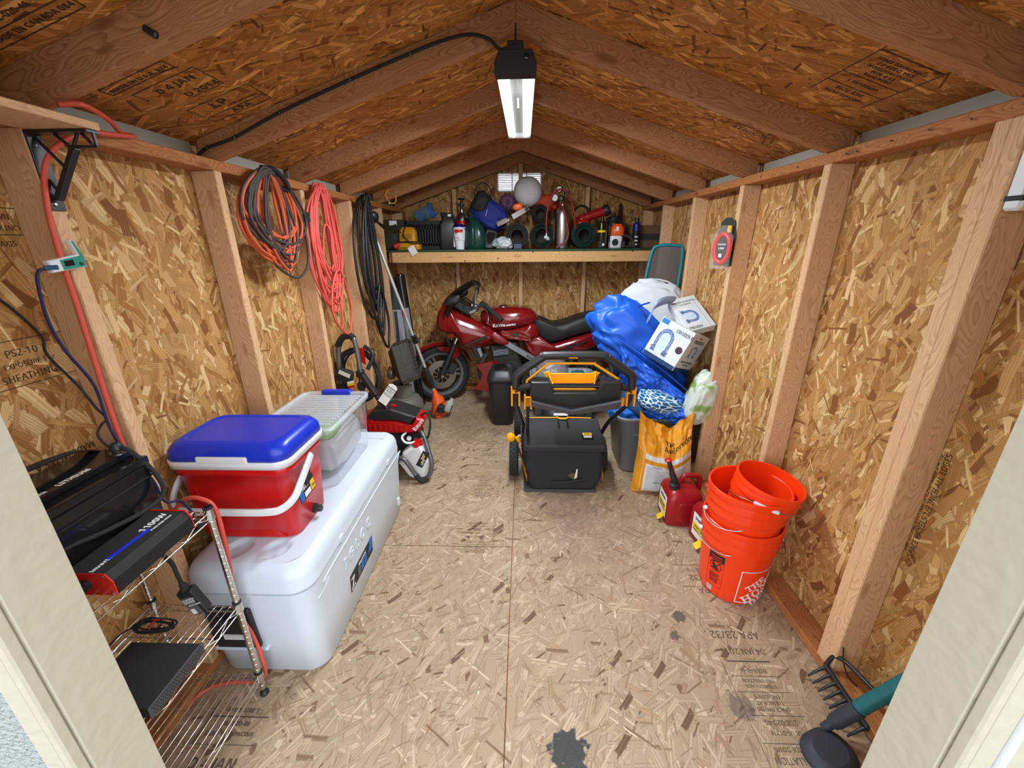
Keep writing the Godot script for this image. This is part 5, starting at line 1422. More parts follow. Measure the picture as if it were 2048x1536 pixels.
func build_trash_can() -> void:
	var t := thing("trash_can", "black plastic trash can with swing lid standing behind the mower wheel", "trash can", T(-0.185, 0.0005, -3.27))
	var g := G.new()
	g.loft(T(), [[0.0, 0.17, 0.215, 0.05], [0.01, 0.185, 0.23, 0.055], [0.39, 0.225, 0.275, 0.06]], 7)
	put(g, "bin_body", M.black_plastic, t)
	g = G.new()
	g.loft(T(), [[0.391, 0.23, 0.28, 0.06], [0.393, 0.243, 0.293, 0.065], [0.425, 0.24, 0.29, 0.065], [0.445, 0.215, 0.265, 0.06], [0.478, 0.185, 0.225, 0.05], [0.486, 0.165, 0.205, 0.045]], 7)
	put(g, "lid", M.black_plastic, t)
	g = G.new(); g.loft(T(0, 0.4865, 0.01, 4), [[0.0, 0.135, 0.165, 0.03], [0.005, 0.128, 0.158, 0.028]], 5); put(g, "swing_flap", M.black_gloss, t)
	for k in 3:
		g = G.new(); g.box(T(0.02 + k * 0.014, 0.494, -0.045, 4), V(0.010, 0.0006, 0.014)); put(g, "white_mark", M.white_ink, t)

func build_tote() -> void:
	var gm := mat("tote_grey", Color(0.48, 0.485, 0.49), 0.42)
	var t := thing("storage_tote", "open grey plastic tote behind the yellow sack, filled with blue pool toys", "tote", T(0.855, 0.0005, -2.60, 0, 0))
	var g := G.new()
	g.loft(T(), [[0.0, 0.36, 0.32, 0.05], [0.012, 0.39, 0.345, 0.055], [0.385, 0.47, 0.40, 0.06], [0.386, 0.485, 0.415, 0.065], [0.408, 0.50, 0.43, 0.07], [0.414, 0.495, 0.425, 0.07], [0.410, 0.465, 0.395, 0.06], [0.02, 0.38, 0.335, 0.05]], 6, true, true)
	put(g, "tub", gm, t)
	g = G.new()
	g.prism(T(0.0, 0.33, 0.2005, 8), PackedVector2Array([V2(-0.04, 0.045), V2(-0.055, 0.02), V2(-0.055, -0.02), V2(-0.07, -0.035), V2(-0.14, -0.035), V2(-0.14, -0.042), V2(-0.065, -0.042), V2(-0.048, -0.022), V2(-0.048, 0.018), V2(-0.035, 0.045)]), 0.006, 0.001)
	put(g, "moulded_step", gm, t)
	# second tote behind the mower
	var lm := mat("tote_pale", Color(0.54, 0.58, 0.61), 0.42)
	t = thing("storage_tote", "pale blue grey open tote behind the mower handle", "tote", T(0.33, 0.0005, -3.33))
	g = G.new()
	g.loft(T(), [[0.0, 0.42, 0.26, 0.05], [0.012, 0.45, 0.285, 0.055], [0.38, 0.53, 0.34, 0.06], [0.381, 0.545, 0.355, 0.065], [0.405, 0.56, 0.37, 0.07], [0.41, 0.555, 0.365, 0.07], [0.406, 0.525, 0.335, 0.06], [0.02, 0.44, 0.28, 0.05]], 6)
	put(g, "tub", lm, t)
	var n := FastNoiseLite.new(); n.seed = 15; n.frequency = 1.5; n.fractal_octaves = 3
	var film := mat("smoky_film", Color(0.62, 0.58, 0.62, 0.55), 0.15); film.transparency = BaseMaterial3D.TRANSPARENCY_ALPHA
	film.roughness = 0.3
	var bg := thing("plastic_bag", "crumpled clear plastic bag in the pale tote behind the mower handle", "bag", T(0.24, 0.30, -3.31))
	g = G.new()
	g.blob(T(0, 0.13, 0).scaled_local(V(0.14, 0.13, 0.11)), func(d: Vector3) -> float: return 0.9 + 0.25 * absf(n.get_noise_3dv(d * 1.5)), 40, 26, 0.8)
	put(g, "film", film, bg)
	text(bg, "Levi", 0.03, T(0.0, 0.18, 0.112), M.white_ink, "Droid Sans", false)
	var tl := thing("folded_cloth", "small teal cloth lying in the pale tote at the right of the clear bag", "cloth", T(0.47, 0.33, -3.31))
	g = G.new()
	g.blob(T(0, 0.055, 0).scaled_local(V(0.07, 0.055, 0.09)), func(d: Vector3) -> float: return 0.9 + 0.2 * absf(n.get_noise_3dv(d * 1.2 + V(2, 2, 2))), 28, 18, 0.6)
	put(g, "cloth", mat("teal_cloth", Color(0.16, 0.40, 0.42), 0.8), tl)

func wheel_knobby(parent: Node, x: float, y: float, z: float, r: float, w: float) -> void:
	var wl := Node3D.new(); wl.name = "wheel"; parent.add_child(wl, true)
	wl.transform = T(x, y, z, 0, 0, 90)
	var g := G.new()
	g.lathe(T(), [V2(r * 0.62, -w / 2), V2(r * 0.9, -w / 2), V2(r * 0.97, -w * 0.36), V2(r * 0.97, w * 0.36), V2(r * 0.9, w / 2), V2(r * 0.62, w / 2)], 36)
	put(g, "tyre", M.black_rubber, wl)
	g = G.new()
	for k in 26:
		for j in 3:
			var a := TAU * (k + (0.5 if j == 1 else 0.0)) / 26
			g.box(Transform3D(Basis(V(0, 1, 0), a), V(0, 0, 0)) * T(r * 0.975, (j - 1) * w * 0.32, 0, 0, 0, 0), V(r * 0.06, w * 0.24, r * 0.13), r * 0.015)
	put(g, "tread", M.black_rubber, wl).set_meta("kind", "stuff")
	g = G.new()
	g.lathe(T(), [V2(0, -w * 0.3), V2(r * 0.18, -w * 0.42), V2(r * 0.22, -w * 0.25), V2(r * 0.55, -w * 0.22), V2(r * 0.63, -w * 0.45), V2(r * 0.63, w * 0.45), V2(r * 0.55, w * 0.22), V2(r * 0.22, w * 0.25), V2(r * 0.18, w * 0.42), V2(0, w * 0.3)], 30)
	put(g, "rim", M.dark_grey, wl)
	for k in 5:
		g = G.new()
		g.box(Transform3D(Basis(V(0, 1, 0), TAU * k / 5), V(0, 0, 0)) * T(r * 0.38, 0, 0), V(r * 0.36, w * 0.6, r * 0.1), 0.002)
		put(g, "spoke", M.black_plastic, wl)

func build_mower() -> void:
	var Y := mat("mower_yellow", Color(0.98, 0.66, 0.06), 0.38)
	var bagm := with_noise_bump(mat("bag_fabric", Color(0.15, 0.155, 0.17), 0.85), 0.3, 0.5, 30.0)
	var cx := 0.25
	var m := thing("lawn_mower", "black and yellow push mower with folded handle and black grass bag", "lawn mower", T(cx, 0, -2.5))
	# deck (z runs back from the bag)
	var g := G.new()
	g.loft(T(0, 0, -0.24), [[0.05, 0.46, 0.50, 0.14], [0.055, 0.49, 0.53, 0.15], [0.15, 0.47, 0.51, 0.15], [0.20, 0.40, 0.44, 0.14], [0.21, 0.30, 0.34, 0.12]], 6)
	put(g, "deck", M.black_plastic, m)
	g = G.new()
	g.loft(T(0.01, 0, -0.30), [[0.205, 0.26, 0.30, 0.08], [0.27, 0.25, 0.29, 0.08], [0.34, 0.21, 0.25, 0.07], [0.355, 0.15, 0.19, 0.06]], 6)
	put(g, "motor_cover", M.dark_grey, m)
	g = G.new(); g.box(T(0.01, 0.33, -0.13, -25), V(0.10, 0.03, 0.05), 0.005); put(g, "white_label", M.white_paper, m)
	g = G.new(); g.lathe(T(0.10, 0.26, -0.16), [V2(0, 0.12), V2(0.02, 0.115), V2(0.022, 0.0), V2(0, 0.0)], 14); put(g, "filler_neck", M.dark_grey, m)
	wheel_knobby(m, -0.315, 0.125, 0.09, 0.125, 0.058)
	wheel_knobby(m, 0.268, 0.125, 0.05, 0.125, 0.058)
	wheel_knobby(m, -0.30, 0.10, -0.50, 0.10, 0.05)
	wheel_knobby(m, 0.27, 0.10, -0.50, 0.10, 0.05)
	g = G.new(); g.tube([V(-0.30, 0.125, 0.09), V(0.26, 0.125, 0.07)], 0.009, 8); put(g, "rear_axle", M.steel, m)
	g = G.new(); g.tube([V(-0.30, 0.10, -0.50), V(0.27, 0.10, -0.50)], 0.009, 8); put(g, "front_axle", M.steel, m)
	# height lever at the left wheel
	var lv := Node3D.new(); lv.name = "height_lever"; m.add_child(lv, true)
	g = G.new(); g.bar(V(-0.272, 0.12, 0.09), V(-0.30, 0.245, 0.09), 0.02, 0.006, Vector3.UP, 0.001); put(g, "lever_arm", Y, lv)
	g = G.new(); g.blob(T(-0.335, 0.272, 0.10).scaled_local(V(0.03, 0.036, 0.016)), func(_d: Vector3) -> float: return 1.0, 18, 12); put(g, "lever_knob", Y, lv)
	g = G.new(); g.box(T(-0.285, 0.255, 0.095, 0, 0, 20), V(0.028, 0.05, 0.02), 0.004); put(g, "lever_bracket", Y, lv)
	g = G.new(); g.box(T(-0.278, 0.285, 0.098, 0, 0, 20), V(0.02, 0.016, 0.012), 0.004); put(g, "white_stop", M.white_plastic, lv)
	g = G.new(); g.tube([V(-0.29, 0.22, 0.12), V(-0.26, 0.16, 0.16), V(-0.25, 0.12, 0.17)], 0.006, 8); put(g, "lever_link", M.black_plastic, lv)
	# grass bag
	var b := Node3D.new(); b.name = "grass_bag"; m.add_child(b, true)
	b.set_meta("label", "black fabric grass bag")
	var n := FastNoiseLite.new(); n.seed = 31; n.frequency = 1.0
	g = G.new()
	var rs := []
	var prof := [[0.028, 0.42, 0.285, 0.05, 0.0, 0.165], [0.034, 0.455, 0.31, 0.06, 0.0, 0.162], [0.08, 0.485, 0.315, 0.05, 0.0, 0.163], [0.16, 0.495, 0.315, 0.045, 0, 0.165], [0.25, 0.495, 0.31, 0.04, 0, 0.167], [0.315, 0.49, 0.30, 0.04, 0, 0.168]]
	for r in prof:
		var ring := PackedVector3Array()
		for p in G.rr(r[1], r[2], r[3], 12):
			# subdivide by noise: soft fabric
			var q := V(p.x, r[0], -p.y + r[5])
			q.x *= lerpf(1.09, 0.93, clampf((q.z - 0.01) / 0.32, 0, 1))
			q.z += n.get_noise_3dv(q * 7.0) * 0.016
			q.x += n.get_noise_3dv(q * 6.0 + V(4, 4, 4)) * 0.012
			ring.append(q)
		rs.append(ring)
	# finer rows between
	var fine := []
	for i in rs.size() - 1:
		for k in 4:
			var ring := PackedVector3Array()
			for j in rs[i].size():
				ring.append((rs[i][j] as Vector3).lerp(rs[i + 1][j], k / 4.0))
			fine.append(ring)
	fine.append(rs[-1])
	g.rings(fine, true, true, false)
	put(g, "bag_sides", bagm, b)
	var topm := with_noise_bump(mat("bag_top", Color(0.20, 0.205, 0.21), 0.7), 0.35, 0.8, 30.0)
	g = G.new()
	# sloping lid: front edge low, rear edge high
	g.prism(Transform3D(Basis(V(0, 0, 1), V(0, 1, 0), V(-1, 0, 0)), V(0, 0, 0)), PackedVector2Array([V2(0.325, 0.30), V2(0.327, 0.325), V2(0.318, 0.334), V2(0.03, 0.378), V2(0.012, 0.374), V2(0.010, 0.30)]), 0.485, 0.010, Vector2.ZERO)
	put(g, "bag_lid", topm, b)
	g = G.new(); g.tube([V(-0.24, 0.303, 0.325), V(0.24, 0.303, 0.325)], 0.008, 8); g.tube([V(-0.244, 0.303, 0.325), V(-0.244, 0.303, 0.01)], 0.007, 8); g.tube([V(0.244, 0.303, 0.325), V(0.244, 0.303, 0.01)], 0.007, 8)
	put(g, "seam_piping", bagm, b)
	g = G.new(); g.tube([V(-0.22, 0.376, 0.012), V(-0.03, 0.379, 0.012)], 0.004, 8); put(g, "yellow_rail", Y, b)
	g = G.new(); g.tube([V(0.045, 0.379, 0.012), V(0.20, 0.376, 0.012)], 0.004, 8); put(g, "yellow_rail", Y, b)
	g = G.new(); g.tube(curve([V(-0.028, 0.382, 0.014), V(-0.018, 0.388, 0.045), V(0.008, 0.389, 0.052), V(0.035, 0.388, 0.045), V(0.045, 0.382, 0.014)], 5), 0.0065, 8); put(g, "lift_handle", Y, b)
	for x in [-0.018, 0.03]:
		g = G.new(); g.box(T(x + (x - 0.006) * 0.2, 0.369, 0.10, 8.6), V(0.010, 0.006, 0.09), 0.002); put(g, "lid_groove", M.black_gloss, b)
	g = G.new(); g.box(T(0.145, 0.352, 0.235, 8.6), V(0.07, 0.02, 0.055), 0.006); put(g, "lid_box", M.black_gloss, b)
	g = G.new(); g.box(T(0.143, 0.3635, 0.225, 8.6), V(0.058, 0.002, 0.026), 0.0008); put(g, "yellow_sticker", M.yellow_ink, b)
	g = G.new(); g.box(T(0.143, 0.359, 0.253, 20), V(0.05, 0.002, 0.016), 0.0006); put(g, "white_sticker", M.white_ink, b)
	text(b, "STOP", 0.010, T(0.143, 0.3648, 0.228, -81), M.black_ink)
	g = G.new(); g.tube([V(-0.08, 0.075, 0.325), V(-0.075, 0.082, 0.333), V(0.0, 0.085, 0.336), V(0.11, 0.105, 0.335), V(0.118, 0.098, 0.325)], 0.008, 8); put(g, "grab_strap", bagm, b)
	g = G.new(); g.prism(T(0.055, 0.135, 0.330, -2), PackedVector2Array([V2(-0.035, 0.0), V2(-0.01, -0.025), V2(0.015, -0.03), V2(0.03, -0.015), V2(0.02, 0.02), V2(0.004, 0.012), V2(-0.01, 0.018)]), 0.006, 0.001); put(g, "torn_patch", mat("olive_scrap", Color(0.30, 0.30, 0.16), 0.7), b)
	g = G.new(); g.prism(T(0.072, 0.145, 0.334, -4, 0, -8), PackedVector2Array([V2(-0.006, -0.035), V2(0.008, -0.02), V2(0.004, 0.035), V2(-0.004, 0.03)]), 0.003, 0.0008); put(g, "torn_edge", M.white_paper, b)
	text(b, "Cub Cadet", 0.052, Transform3D(Basis(V(0, 0, 1), V(0, 1, 0), V(-1, 0, 0)), V(-0.2535, 0.13, 0.185)) * T(0, 0, 0, 0, 7.5, 0), Y, "Droid Sans", true, 1)
	text(b, "Cub Cadet", 0.052, Transform3D(Basis(V(0, 0, -1), V(0, 1, 0), V(1, 0, 0)), V(0.2535, 0.13, 0.185)) * T(0, 0, 0, 0, -7.5, 0), Y, "Droid Sans", true, 1)
	# handle: upper loop, clips, lower tubes
	var hz := 0.35
	var pts := [V(-0.297, 0.715, hz), V(-0.295, 0.76, hz), V(-0.275, 0.80, hz), V(-0.155, 0.885, hz - 0.005), V(-0.115, 0.90, hz - 0.006), V(0.17, 0.90, hz - 0.006), V(0.21, 0.885, hz - 0.005), V(0.335, 0.80, hz), V(0.352, 0.77, hz), V(0.354, 0.715, hz)]
	g = G.new(); g.tube(curve(pts, 5), 0.024, 14); put(g, "grip_loop", M.black_plastic, m)
	for x in [-0.05, 0.10]:
		g = G.new(); g.box(T(x, 0.9205, hz - 0.006), V(0.05, 0.002, 0.008), 0.0006); put(g, "yellow_dash", Y, m)
	g = G.new(); g.box(T(0.02, 0.893, hz + 0.015), V(0.05, 0.006, 0.003), 0.0006); put(g, "yellow_dash", Y, m)
	g = G.new()
	g.tube(curve([V(-0.235, 0.715, hz), V(-0.232, 0.755, hz), V(-0.215, 0.772, hz), V(-0.125, 0.848, hz), V(-0.11, 0.857, hz), V(0.125, 0.857, hz), V(0.145, 0.85, hz), V(0.265, 0.772, hz), V(0.285, 0.755, hz), V(0.287, 0.715, hz)], 5), 0.0075, 8); put(g, "control_bail", Y, m)
	for s in [-1.0, 1.0]:
		var x: float = 0.0285 + s * 0.325
		g = G.new()
		for dx in [-0.021, 0.021]: g.box(T(x + dx, 0.665, hz), V(0.010, 0.12, 0.03), 0.003)
		g.box(T(x, 0.69, hz - 0.004), V(0.036, 0.022, 0.026), 0.003)
		put(g, "clamp", Y, m)
		g = G.new(); g.tube(curve([V(x * 0.99, 0.70, hz), V(x * 0.99 + 0.0, 0.60, hz - 0.04), V(x * 0.88, 0.37, hz - 0.30), V(x * 0.80, 0.20, hz - 0.42)], 5), 0.0135, 10); put(g, "lower_tube", M.black_plastic, m)
		g = G.new(); g.tube(curve([V(x - s * 0.01, 0.70, hz + 0.01), V(x - s * 0.05, 0.725, hz + 0.02), V(x - s * 0.10, 0.725, hz)], 5), [0.008, 0.012, 0.016, 0.018, 0.018, 0.02, 0.02, 0.02, 0.02, 0.02, 0.02], 8); put(g, "cable_sleeve", M.black_rubber, m)
	g = G.new()
	for dx in [-0.018, 0.018]: g.box(T(-0.226 + dx, 0.62, hz - 0.02), V(0.010, 0.085, 0.03), 0.002)
	for k in 5: g.box(T(-0.226, 0.60 + k * 0.012, hz - 0.018), V(0.03, 0.004, 0.024), 0.001)
	put(g, "drive_lever", Y, m)
	g = G.new(); g.bar(V(-0.226, 0.60, hz - 0.03), V(-0.226, 0.30, hz - 0.2), 0.02, 0.03, Vector3.UP, 0.003); put(g, "lever_post", M.black_plastic, m)
	g = G.new(); g.box(T(0.31, 0.63, hz), V(0.02, 0.055, 0.02), 0.006); put(g, "bail_clip", Y, m)
	# console with the yellow tray
	g = G.new()
	g.prism(T(0.04, 0.045, hz - 0.05, 5), PackedVector2Array([V2(-0.25, 0.725), V2(-0.25, 0.69), V2(-0.255, 0.66), V2(-0.245, 0.612), V2(-0.02, 0.565), V2(0.245, 0.60), V2(0.25, 0.66), V2(0.245, 0.69), V2(0.245, 0.725), V2(0.15, 0.725), V2(0.11, 0.66), V2(-0.12, 0.66), V2(-0.15, 0.725)]), 0.075, 0.006)
	put(g, "console", M.black_plastic, m)
	g = G.new()
	g.prism(T(0.035, 0.04, hz - 0.002, 8), PackedVector2Array([V2(-0.245, 0.635), V2(-0.243, 0.60), V2(-0.02, 0.55), V2(0.243, 0.59), V2(0.245, 0.64), V2(0.12, 0.61), V2(-0.02, 0.575), V2(-0.14, 0.605)]), 0.02, 0.003)
	put(g, "console_band", M.mid_dark, m)
	for s in [-1.0, 1.0]:
		g = G.new(); g.box(T(0.03 + s * 0.2, 0.735, hz - 0.03), V(0.09, 0.05, 0.08), 0.012); put(g, "console_cheek", M.black_plastic, m)
	g = G.new()
	g.prism(T(0.03, 0, hz - 0.12), PackedVector2Array([V2(-0.165, 0.765), V2(-0.135, 0.775), V2(-0.12, 0.762), V2(0.12, 0.762), V2(0.135, 0.775), V2(0.165, 0.765), V2(0.13, 0.70), V2(-0.13, 0.70)]), 0.008, 0.002)
	for s in [-1.0, 1.0]: g.bar(V(0.03 + s * 0.14, 0.735, hz - 0.12), V(0.03 + s * 0.115, 0.69, hz + 0.0), 0.006, 0.075, Vector3.UP, 0.001)
	g.bb(-0.09, 0.15, 0.683, 0.689, hz - 0.12, hz + 0.0, 0.001)
	g.prism(T(0.03, 0, hz + 0.002), PackedVector2Array([V2(-0.13, 0.712), V2(0.13, 0.712), V2(0.105, 0.683), V2(-0.105, 0.683)]), 0.006, 0.001)
	for x in [-0.05, 0.05]: g.box(T(0.03 + x, 0.679, hz + 0.002), V(0.014, 0.014, 0.006), 0.001)
	put(g, "tray", Y, m)
	g = G.new(); g.tube([V(-0.14, 0.732, hz + 0.02), V(0.20, 0.732, hz + 0.02)], 0.011, 12); put(g, "cross_bar", M.black_gloss, m)
	g = G.new(); g.tube(curve([V(-0.15, 0.622, hz + 0.016), V(-0.11, 0.613, hz + 0.02), V(-0.02, 0.588, hz + 0.022), V(0.05, 0.586, hz + 0.022), V(0.14, 0.610, hz + 0.02), V(0.16, 0.617, hz + 0.016)], 4), 0.0075, 8); put(g, "yellow_lever", Y, m)
	# cross pieces above the deck
	g = G.new(); g.box(T(-0.0, 0.33, -0.05, -12), V(0.46, 0.03, 0.05), 0.006); put(g, "discharge_flap", M.black_gloss, m)
	g = G.new(); g.tube([V(-0.24, 0.36, -0.04), V(0.23, 0.36, -0.04)], 0.009, 8); put(g, "hinge_rod", M.black_gloss, m)
	# board under the bag
	var bd := thing("board", "dark grey green board lying on the floor under the grass bag", "board", T(0.245, 0, -2.35))
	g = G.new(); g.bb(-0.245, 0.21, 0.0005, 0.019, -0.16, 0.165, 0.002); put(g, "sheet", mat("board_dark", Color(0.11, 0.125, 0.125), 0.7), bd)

# closed outline smoothed into a soft curve in 2D
func soft(p: Array, n := 4) -> PackedVector2Array:
	var q := []
	for a: Vector2 in p: q.append(V(a.x, a.y, 0))
	var o := PackedVector2Array()
	for c: Vector3 in curve(q, n, true): o.append(V2(c.x, c.y))
	return o

# cushion-like solid: outline at z = +-edge swelling to +-(edge + bulge); side 1 front only, -1 back only, 0 both
func pillow(g: G, xf: Transform3D, outl: PackedVector2Array, edge: float, bulge: float, side := 0, centre := Vector2.INF, rings_n := 7) -> void:
	var ps := outl
	if Geometry2D.is_polygon_clockwise(ps):
		ps = ps.duplicate(); ps.reverse()
	var c := Vector2.ZERO
	if centre == Vector2.INF:
		for p in ps: c += p
		c /= ps.size()
	else:
		c = centre
	var all := []
	for k in range(rings_n, -1, -1):
		var t := float(k) / rings_n * PI / 2
		var ring := PackedVector3Array()
		for p in ps:
			var q := c + (p - c) * maxf(cos(t), 0.02)
			ring.append(xf * V(q.x, q.y, -(edge + bulge * sin(t))))
		all.append(ring)
	for k in rings_n + 1:
		var t := float(k) / rings_n * PI / 2
		var ring := PackedVector3Array()
		for p in ps:
			var q := c + (p - c) * maxf(cos(t), 0.02)
			ring.append(xf * V(q.x, q.y, edge + bulge * sin(t)))
		all.append(ring)
	g.rings(all)

func build_motorcycle() -> void:
	var red := mat("bike_red", Color(0.50, 0.03, 0.08), 0.18)
	red.clearcoat_enabled = true; red.clearcoat = 0.6; red.clearcoat_roughness = 0.12
	var seatm := mat("seat_vinyl", Color(0.035, 0.035, 0.037), 0.55)
	var alloy := mat("bike_alloy", Color(0.62, 0.63, 0.64), 0.38, 0.6)
	var grime := mat("engine_grime", Color(0.075, 0.068, 0.06), 0.6, 0.3)
	var m := thing("motorcycle", "dark red sport motorcycle with black seat leaning across the back wall", "motorcycle", T())
	var zc := -3.73
	# front wheel, turned a little to the left
	var fw := Node3D.new(); fw.name = "front_wheel"; m.add_child(fw, true)
	fw.transform = Transform3D(Basis(V(0, 1, 0), deg_to_rad(20)), V(-0.81, 0.287, zc)) * T(0, 0, 0, 90, 0, 0)
	bike_wheel(fw, 0.284, 0.105, alloy)
	var rw := Node3D.new(); rw.name = "rear_wheel"; m.add_child(rw, true)
	rw.transform = T(0.62, 0.30, zc, 90, 0, 0)
	bike_wheel(rw, 0.298, 0.125, alloy)
	# fender
	var g := G.new()
	var rows := []
	for i in 21:
		var a := deg_to_rad(lerpf(168, 22, i / 20.0))
		var row := []
		for j in 9:
			var s := (j / 8.0 - 0.5) * 2.0
			var r := 0.305 + 0.022 * (1.0 - s * s)
			row.append(V(cos(a) * r, sin(a) * r - 0.012, s * 0.072))
		rows.append(row)
	g.grid(rows)
	for s in [-1.0, 1.0]:
		g.prism(T(0.06, 0.165, s * 0.070), PackedVector2Array([V2(-0.10, 0.115), V2(0.11, 0.10), V2(0.125, 0.02), V2(0.07, -0.03), V2(0.02, 0.05), V2(-0.06, 0.07)]), 0.004, 0.001)
	var fd := put(g, "front_fender", red, m)
	fd.transform = Transform3D(Basis(V(0, 1, 0), deg_to_rad(20)), V(-0.805, 0.29, zc))
	# forks
	for s in [-1.0, 1.0]:
		var fk := Node3D.new(); fk.name = "fork_leg"; m.add_child(fk, true)
		fk.transform = Transform3D(Basis(V(0, 1, 0), deg_to_rad(20)), V(-0.81, 0.287, zc))
		g = G.new(); g.tube([V(-0.01, -0.03, s * 0.09), V(0.005, 0.02, s * 0.09), V(0.14, 0.30, s * 0.09)], [0.028, 0.027, 0.024], 12); put(g, "fork_slider", M.black_plastic, fk)
		g = G.new(); g.tube([V(0.14, 0.30, s * 0.09), V(0.32, 0.66, s * 0.09)], 0.017, 12); put(g, "fork_tube", M.chrome, fk)
		if s > 0:
			g = G.new(); g.tube([V(0.0, 0, s * 0.09), V(0, 0, s * 0.125)], 0.016, 10); put(g, "axle_nut", M.steel, fk)
			g = G.new(); g.box(T(0.10, 0.06, 0.085, 0, 0, -30), V(0.07, 0.10, 0.04), 0.01); put(g, "brake_caliper", grime, fk)
	# fairing, two halves joined over the nose
	var fo := soft([V2(-0.782, 0.730), V2(-0.798, 0.796), V2(-0.776, 0.890), V2(-0.700, 0.981), V2(-0.643, 0.931), V2(-0.554, 0.870), V2(-0.407, 0.809), V2(-0.260, 0.729), V2(-0.139, 0.633), V2(-0.187, 0.619), V2(-0.358, 0.580), V2(-0.531, 0.554), V2(-0.629, 0.682), V2(-0.689, 0.720)], 3)
	g = G.new(); pillow(g, T(0, 0, zc), fo, 0.09, 0.10, 0, V2(-0.56, 0.73)); put(g, "fairing", red, m)
	g = G.new(); pillow(g, T(0, 0, zc + 0.205), soft([V2(-0.30, 0.715), V2(-0.245, 0.732), V2(-0.135, 0.648), V2(-0.175, 0.620), V2(-0.255, 0.645)], 3), 0.004, 0.012); put(g, "air_duct", red, m)
	# screen: a curved dark sheet
	var smoke := mat("screen_smoke", Color(0.03, 0.03, 0.03, 0.75), 0.12); smoke.transparency = BaseMaterial3D.TRANSPARENCY_ALPHA; smoke.roughness = 0.3
	rows = []
	for i in 11:
		var t := i / 10.0
		var p := V(-0.785, 0.87, 0).bezier_interpolate(V(-0.76, 1.0, 0), V(-0.62, 1.10, 0), V(-0.475, 1.165, 0), t)
		var hw := lerpf(0.17, 0.12, t)
		var row := []
		for j in 15:
			var s := (j / 14.0 - 0.5) * 2.0
			row.append(V(p.x + 0.075 * s * s * (1.0 - 0.3 * t), p.y - 0.03 * s * s, zc + s * hw))
		rows.append(row)
	g = G.new(); g.grid(rows)
	rows.reverse()
	put(g, "windscreen", smoke, m)
	g = G.new()
	var rim := []
	for i in 9: rim.append(rows[0][clampi(int(i * 14.0 / 8), 0, 14)])
	g.tube(curve(rim, 3), 0.006, 6); put(g, "screen_trim", M.black_rubber, m)
	# dash and cockpit
	g = G.new(); g.box(T(-0.55, 0.93, zc, 0, 0, -30), V(0.18, 0.08, 0.22), 0.02); put(g, "dashboard", M.black_plastic, m)
	for s in [-1.0, 1.0]:
		var mi := Node3D.new(); mi.name = "mirror"; m.add_child(mi, true)
		g = G.new(); pillow(g, T(0, 0, zc + s * 0.25), soft([V2(-0.671, 0.993), V2(-0.650, 1.035), V2(-0.557, 1.067), V2(-0.543, 1.032), V2(-0.561, 0.998), V2(-0.668, 0.972)], 3), 0.012, 0.02); put(g, "mirror_shell", M.dark_grey, mi)
		g = G.new(); g.tube(curve([V(-0.61, 0.99, zc + s * 0.25), V(-0.66, 0.93, zc + s * 0.20), V(-0.675, 0.87, zc + s * 0.16)], 4), 0.016, 8); put(g, "mirror_stem", M.black_plastic, mi)
		var bl := Node3D.new(); bl.name = "turn_signal"; m.add_child(bl, true)
		g = G.new(); g.tube([V(-0.66, 0.685, zc + s * 0.15), V(-0.648, 0.70, zc + s * 0.24)], 0.014, 8); put(g, "signal_stem", M.black_rubber, bl)
		g = G.new(); g.box(T(-0.648, 0.705, zc + s * 0.235, 0, 0, 8), V(0.07, 0.042, 0.05), 0.012); put(g, "signal_lens", mat("amber_lens", Color(0.45, 0.14, 0.03), 0.25), bl)
	g = G.new(); g.lathe(T(-0.69, 0.64, zc + 0.13, 0, 0, 15), [V2(0, 0.05), V2(0.022, 0.045), V2(0.026, 0.0), V2(0.018, -0.05), V2(0, -0.05)], 14); put(g, "horn", M.black_plastic, m)
	# bars
	var hb := Node3D.new(); hb.name = "handlebar"; m.add_child(hb, true)
	g = G.new(); g.tube(curve([V(-0.45, 0.90, zc - 0.06), V(-0.455, 0.98, zc - 0.10), V(-0.45, 1.09, zc - 0.22)], 4), 0.012, 10); put(g, "far_bar", alloy, hb)
	g = G.new(); g.tube([V(-0.45, 1.05, zc - 0.18), V(-0.44, 1.105, zc - 0.28)], 0.02, 10); put(g, "far_grip", M.black_rubber, hb)
	g = G.new(); g.tube([V(-0.43, 0.90, zc + 0.06), V(-0.40, 0.955, zc + 0.12), V(-0.33, 0.955, zc + 0.18)], 0.014, 10); put(g, "near_bar", alloy, hb)
	g = G.new(); g.tube([V(-0.335, 0.958, zc + 0.17), V(-0.19, 0.852, zc + 0.27)], [0.021, 0.019], 12); put(g, "near_grip", M.black_rubber, hb)
	g = G.new(); g.box(T(-0.355, 0.965, zc + 0.165, 20, 0, -35), V(0.07, 0.045, 0.045), 0.008); put(g, "switch_box", M.black_plastic, hb)
	g = G.new(); g.tube(curve([V(-0.38, 0.97, zc + 0.19), V(-0.32, 0.92, zc + 0.24), V(-0.305, 0.87, zc + 0.29), V(-0.31, 0.83, zc + 0.30)], 5), 0.006, 8); put(g, "clutch_lever", M.steel, hb)
	g = G.new(); g.box(T(-0.46, 0.90, zc, 0, 0, 25), V(0.07, 0.03, 0.24), 0.008); put(g, "top_yoke", alloy, hb)
	for k in 4:
		g = G.new()
		g.tube(curve([V(-0.40 - k * 0.02, 0.955, zc + 0.12 - k * 0.05), V(-0.50 - k * 0.02, 0.985 + k * 0.02, zc + 0.12), V(-0.56, 0.90, zc + 0.10 - k * 0.02), V(-0.52, 0.80, zc + 0.06)], 5), 0.005, 6); put(g, "control_cable", M.black_rubber, hb)
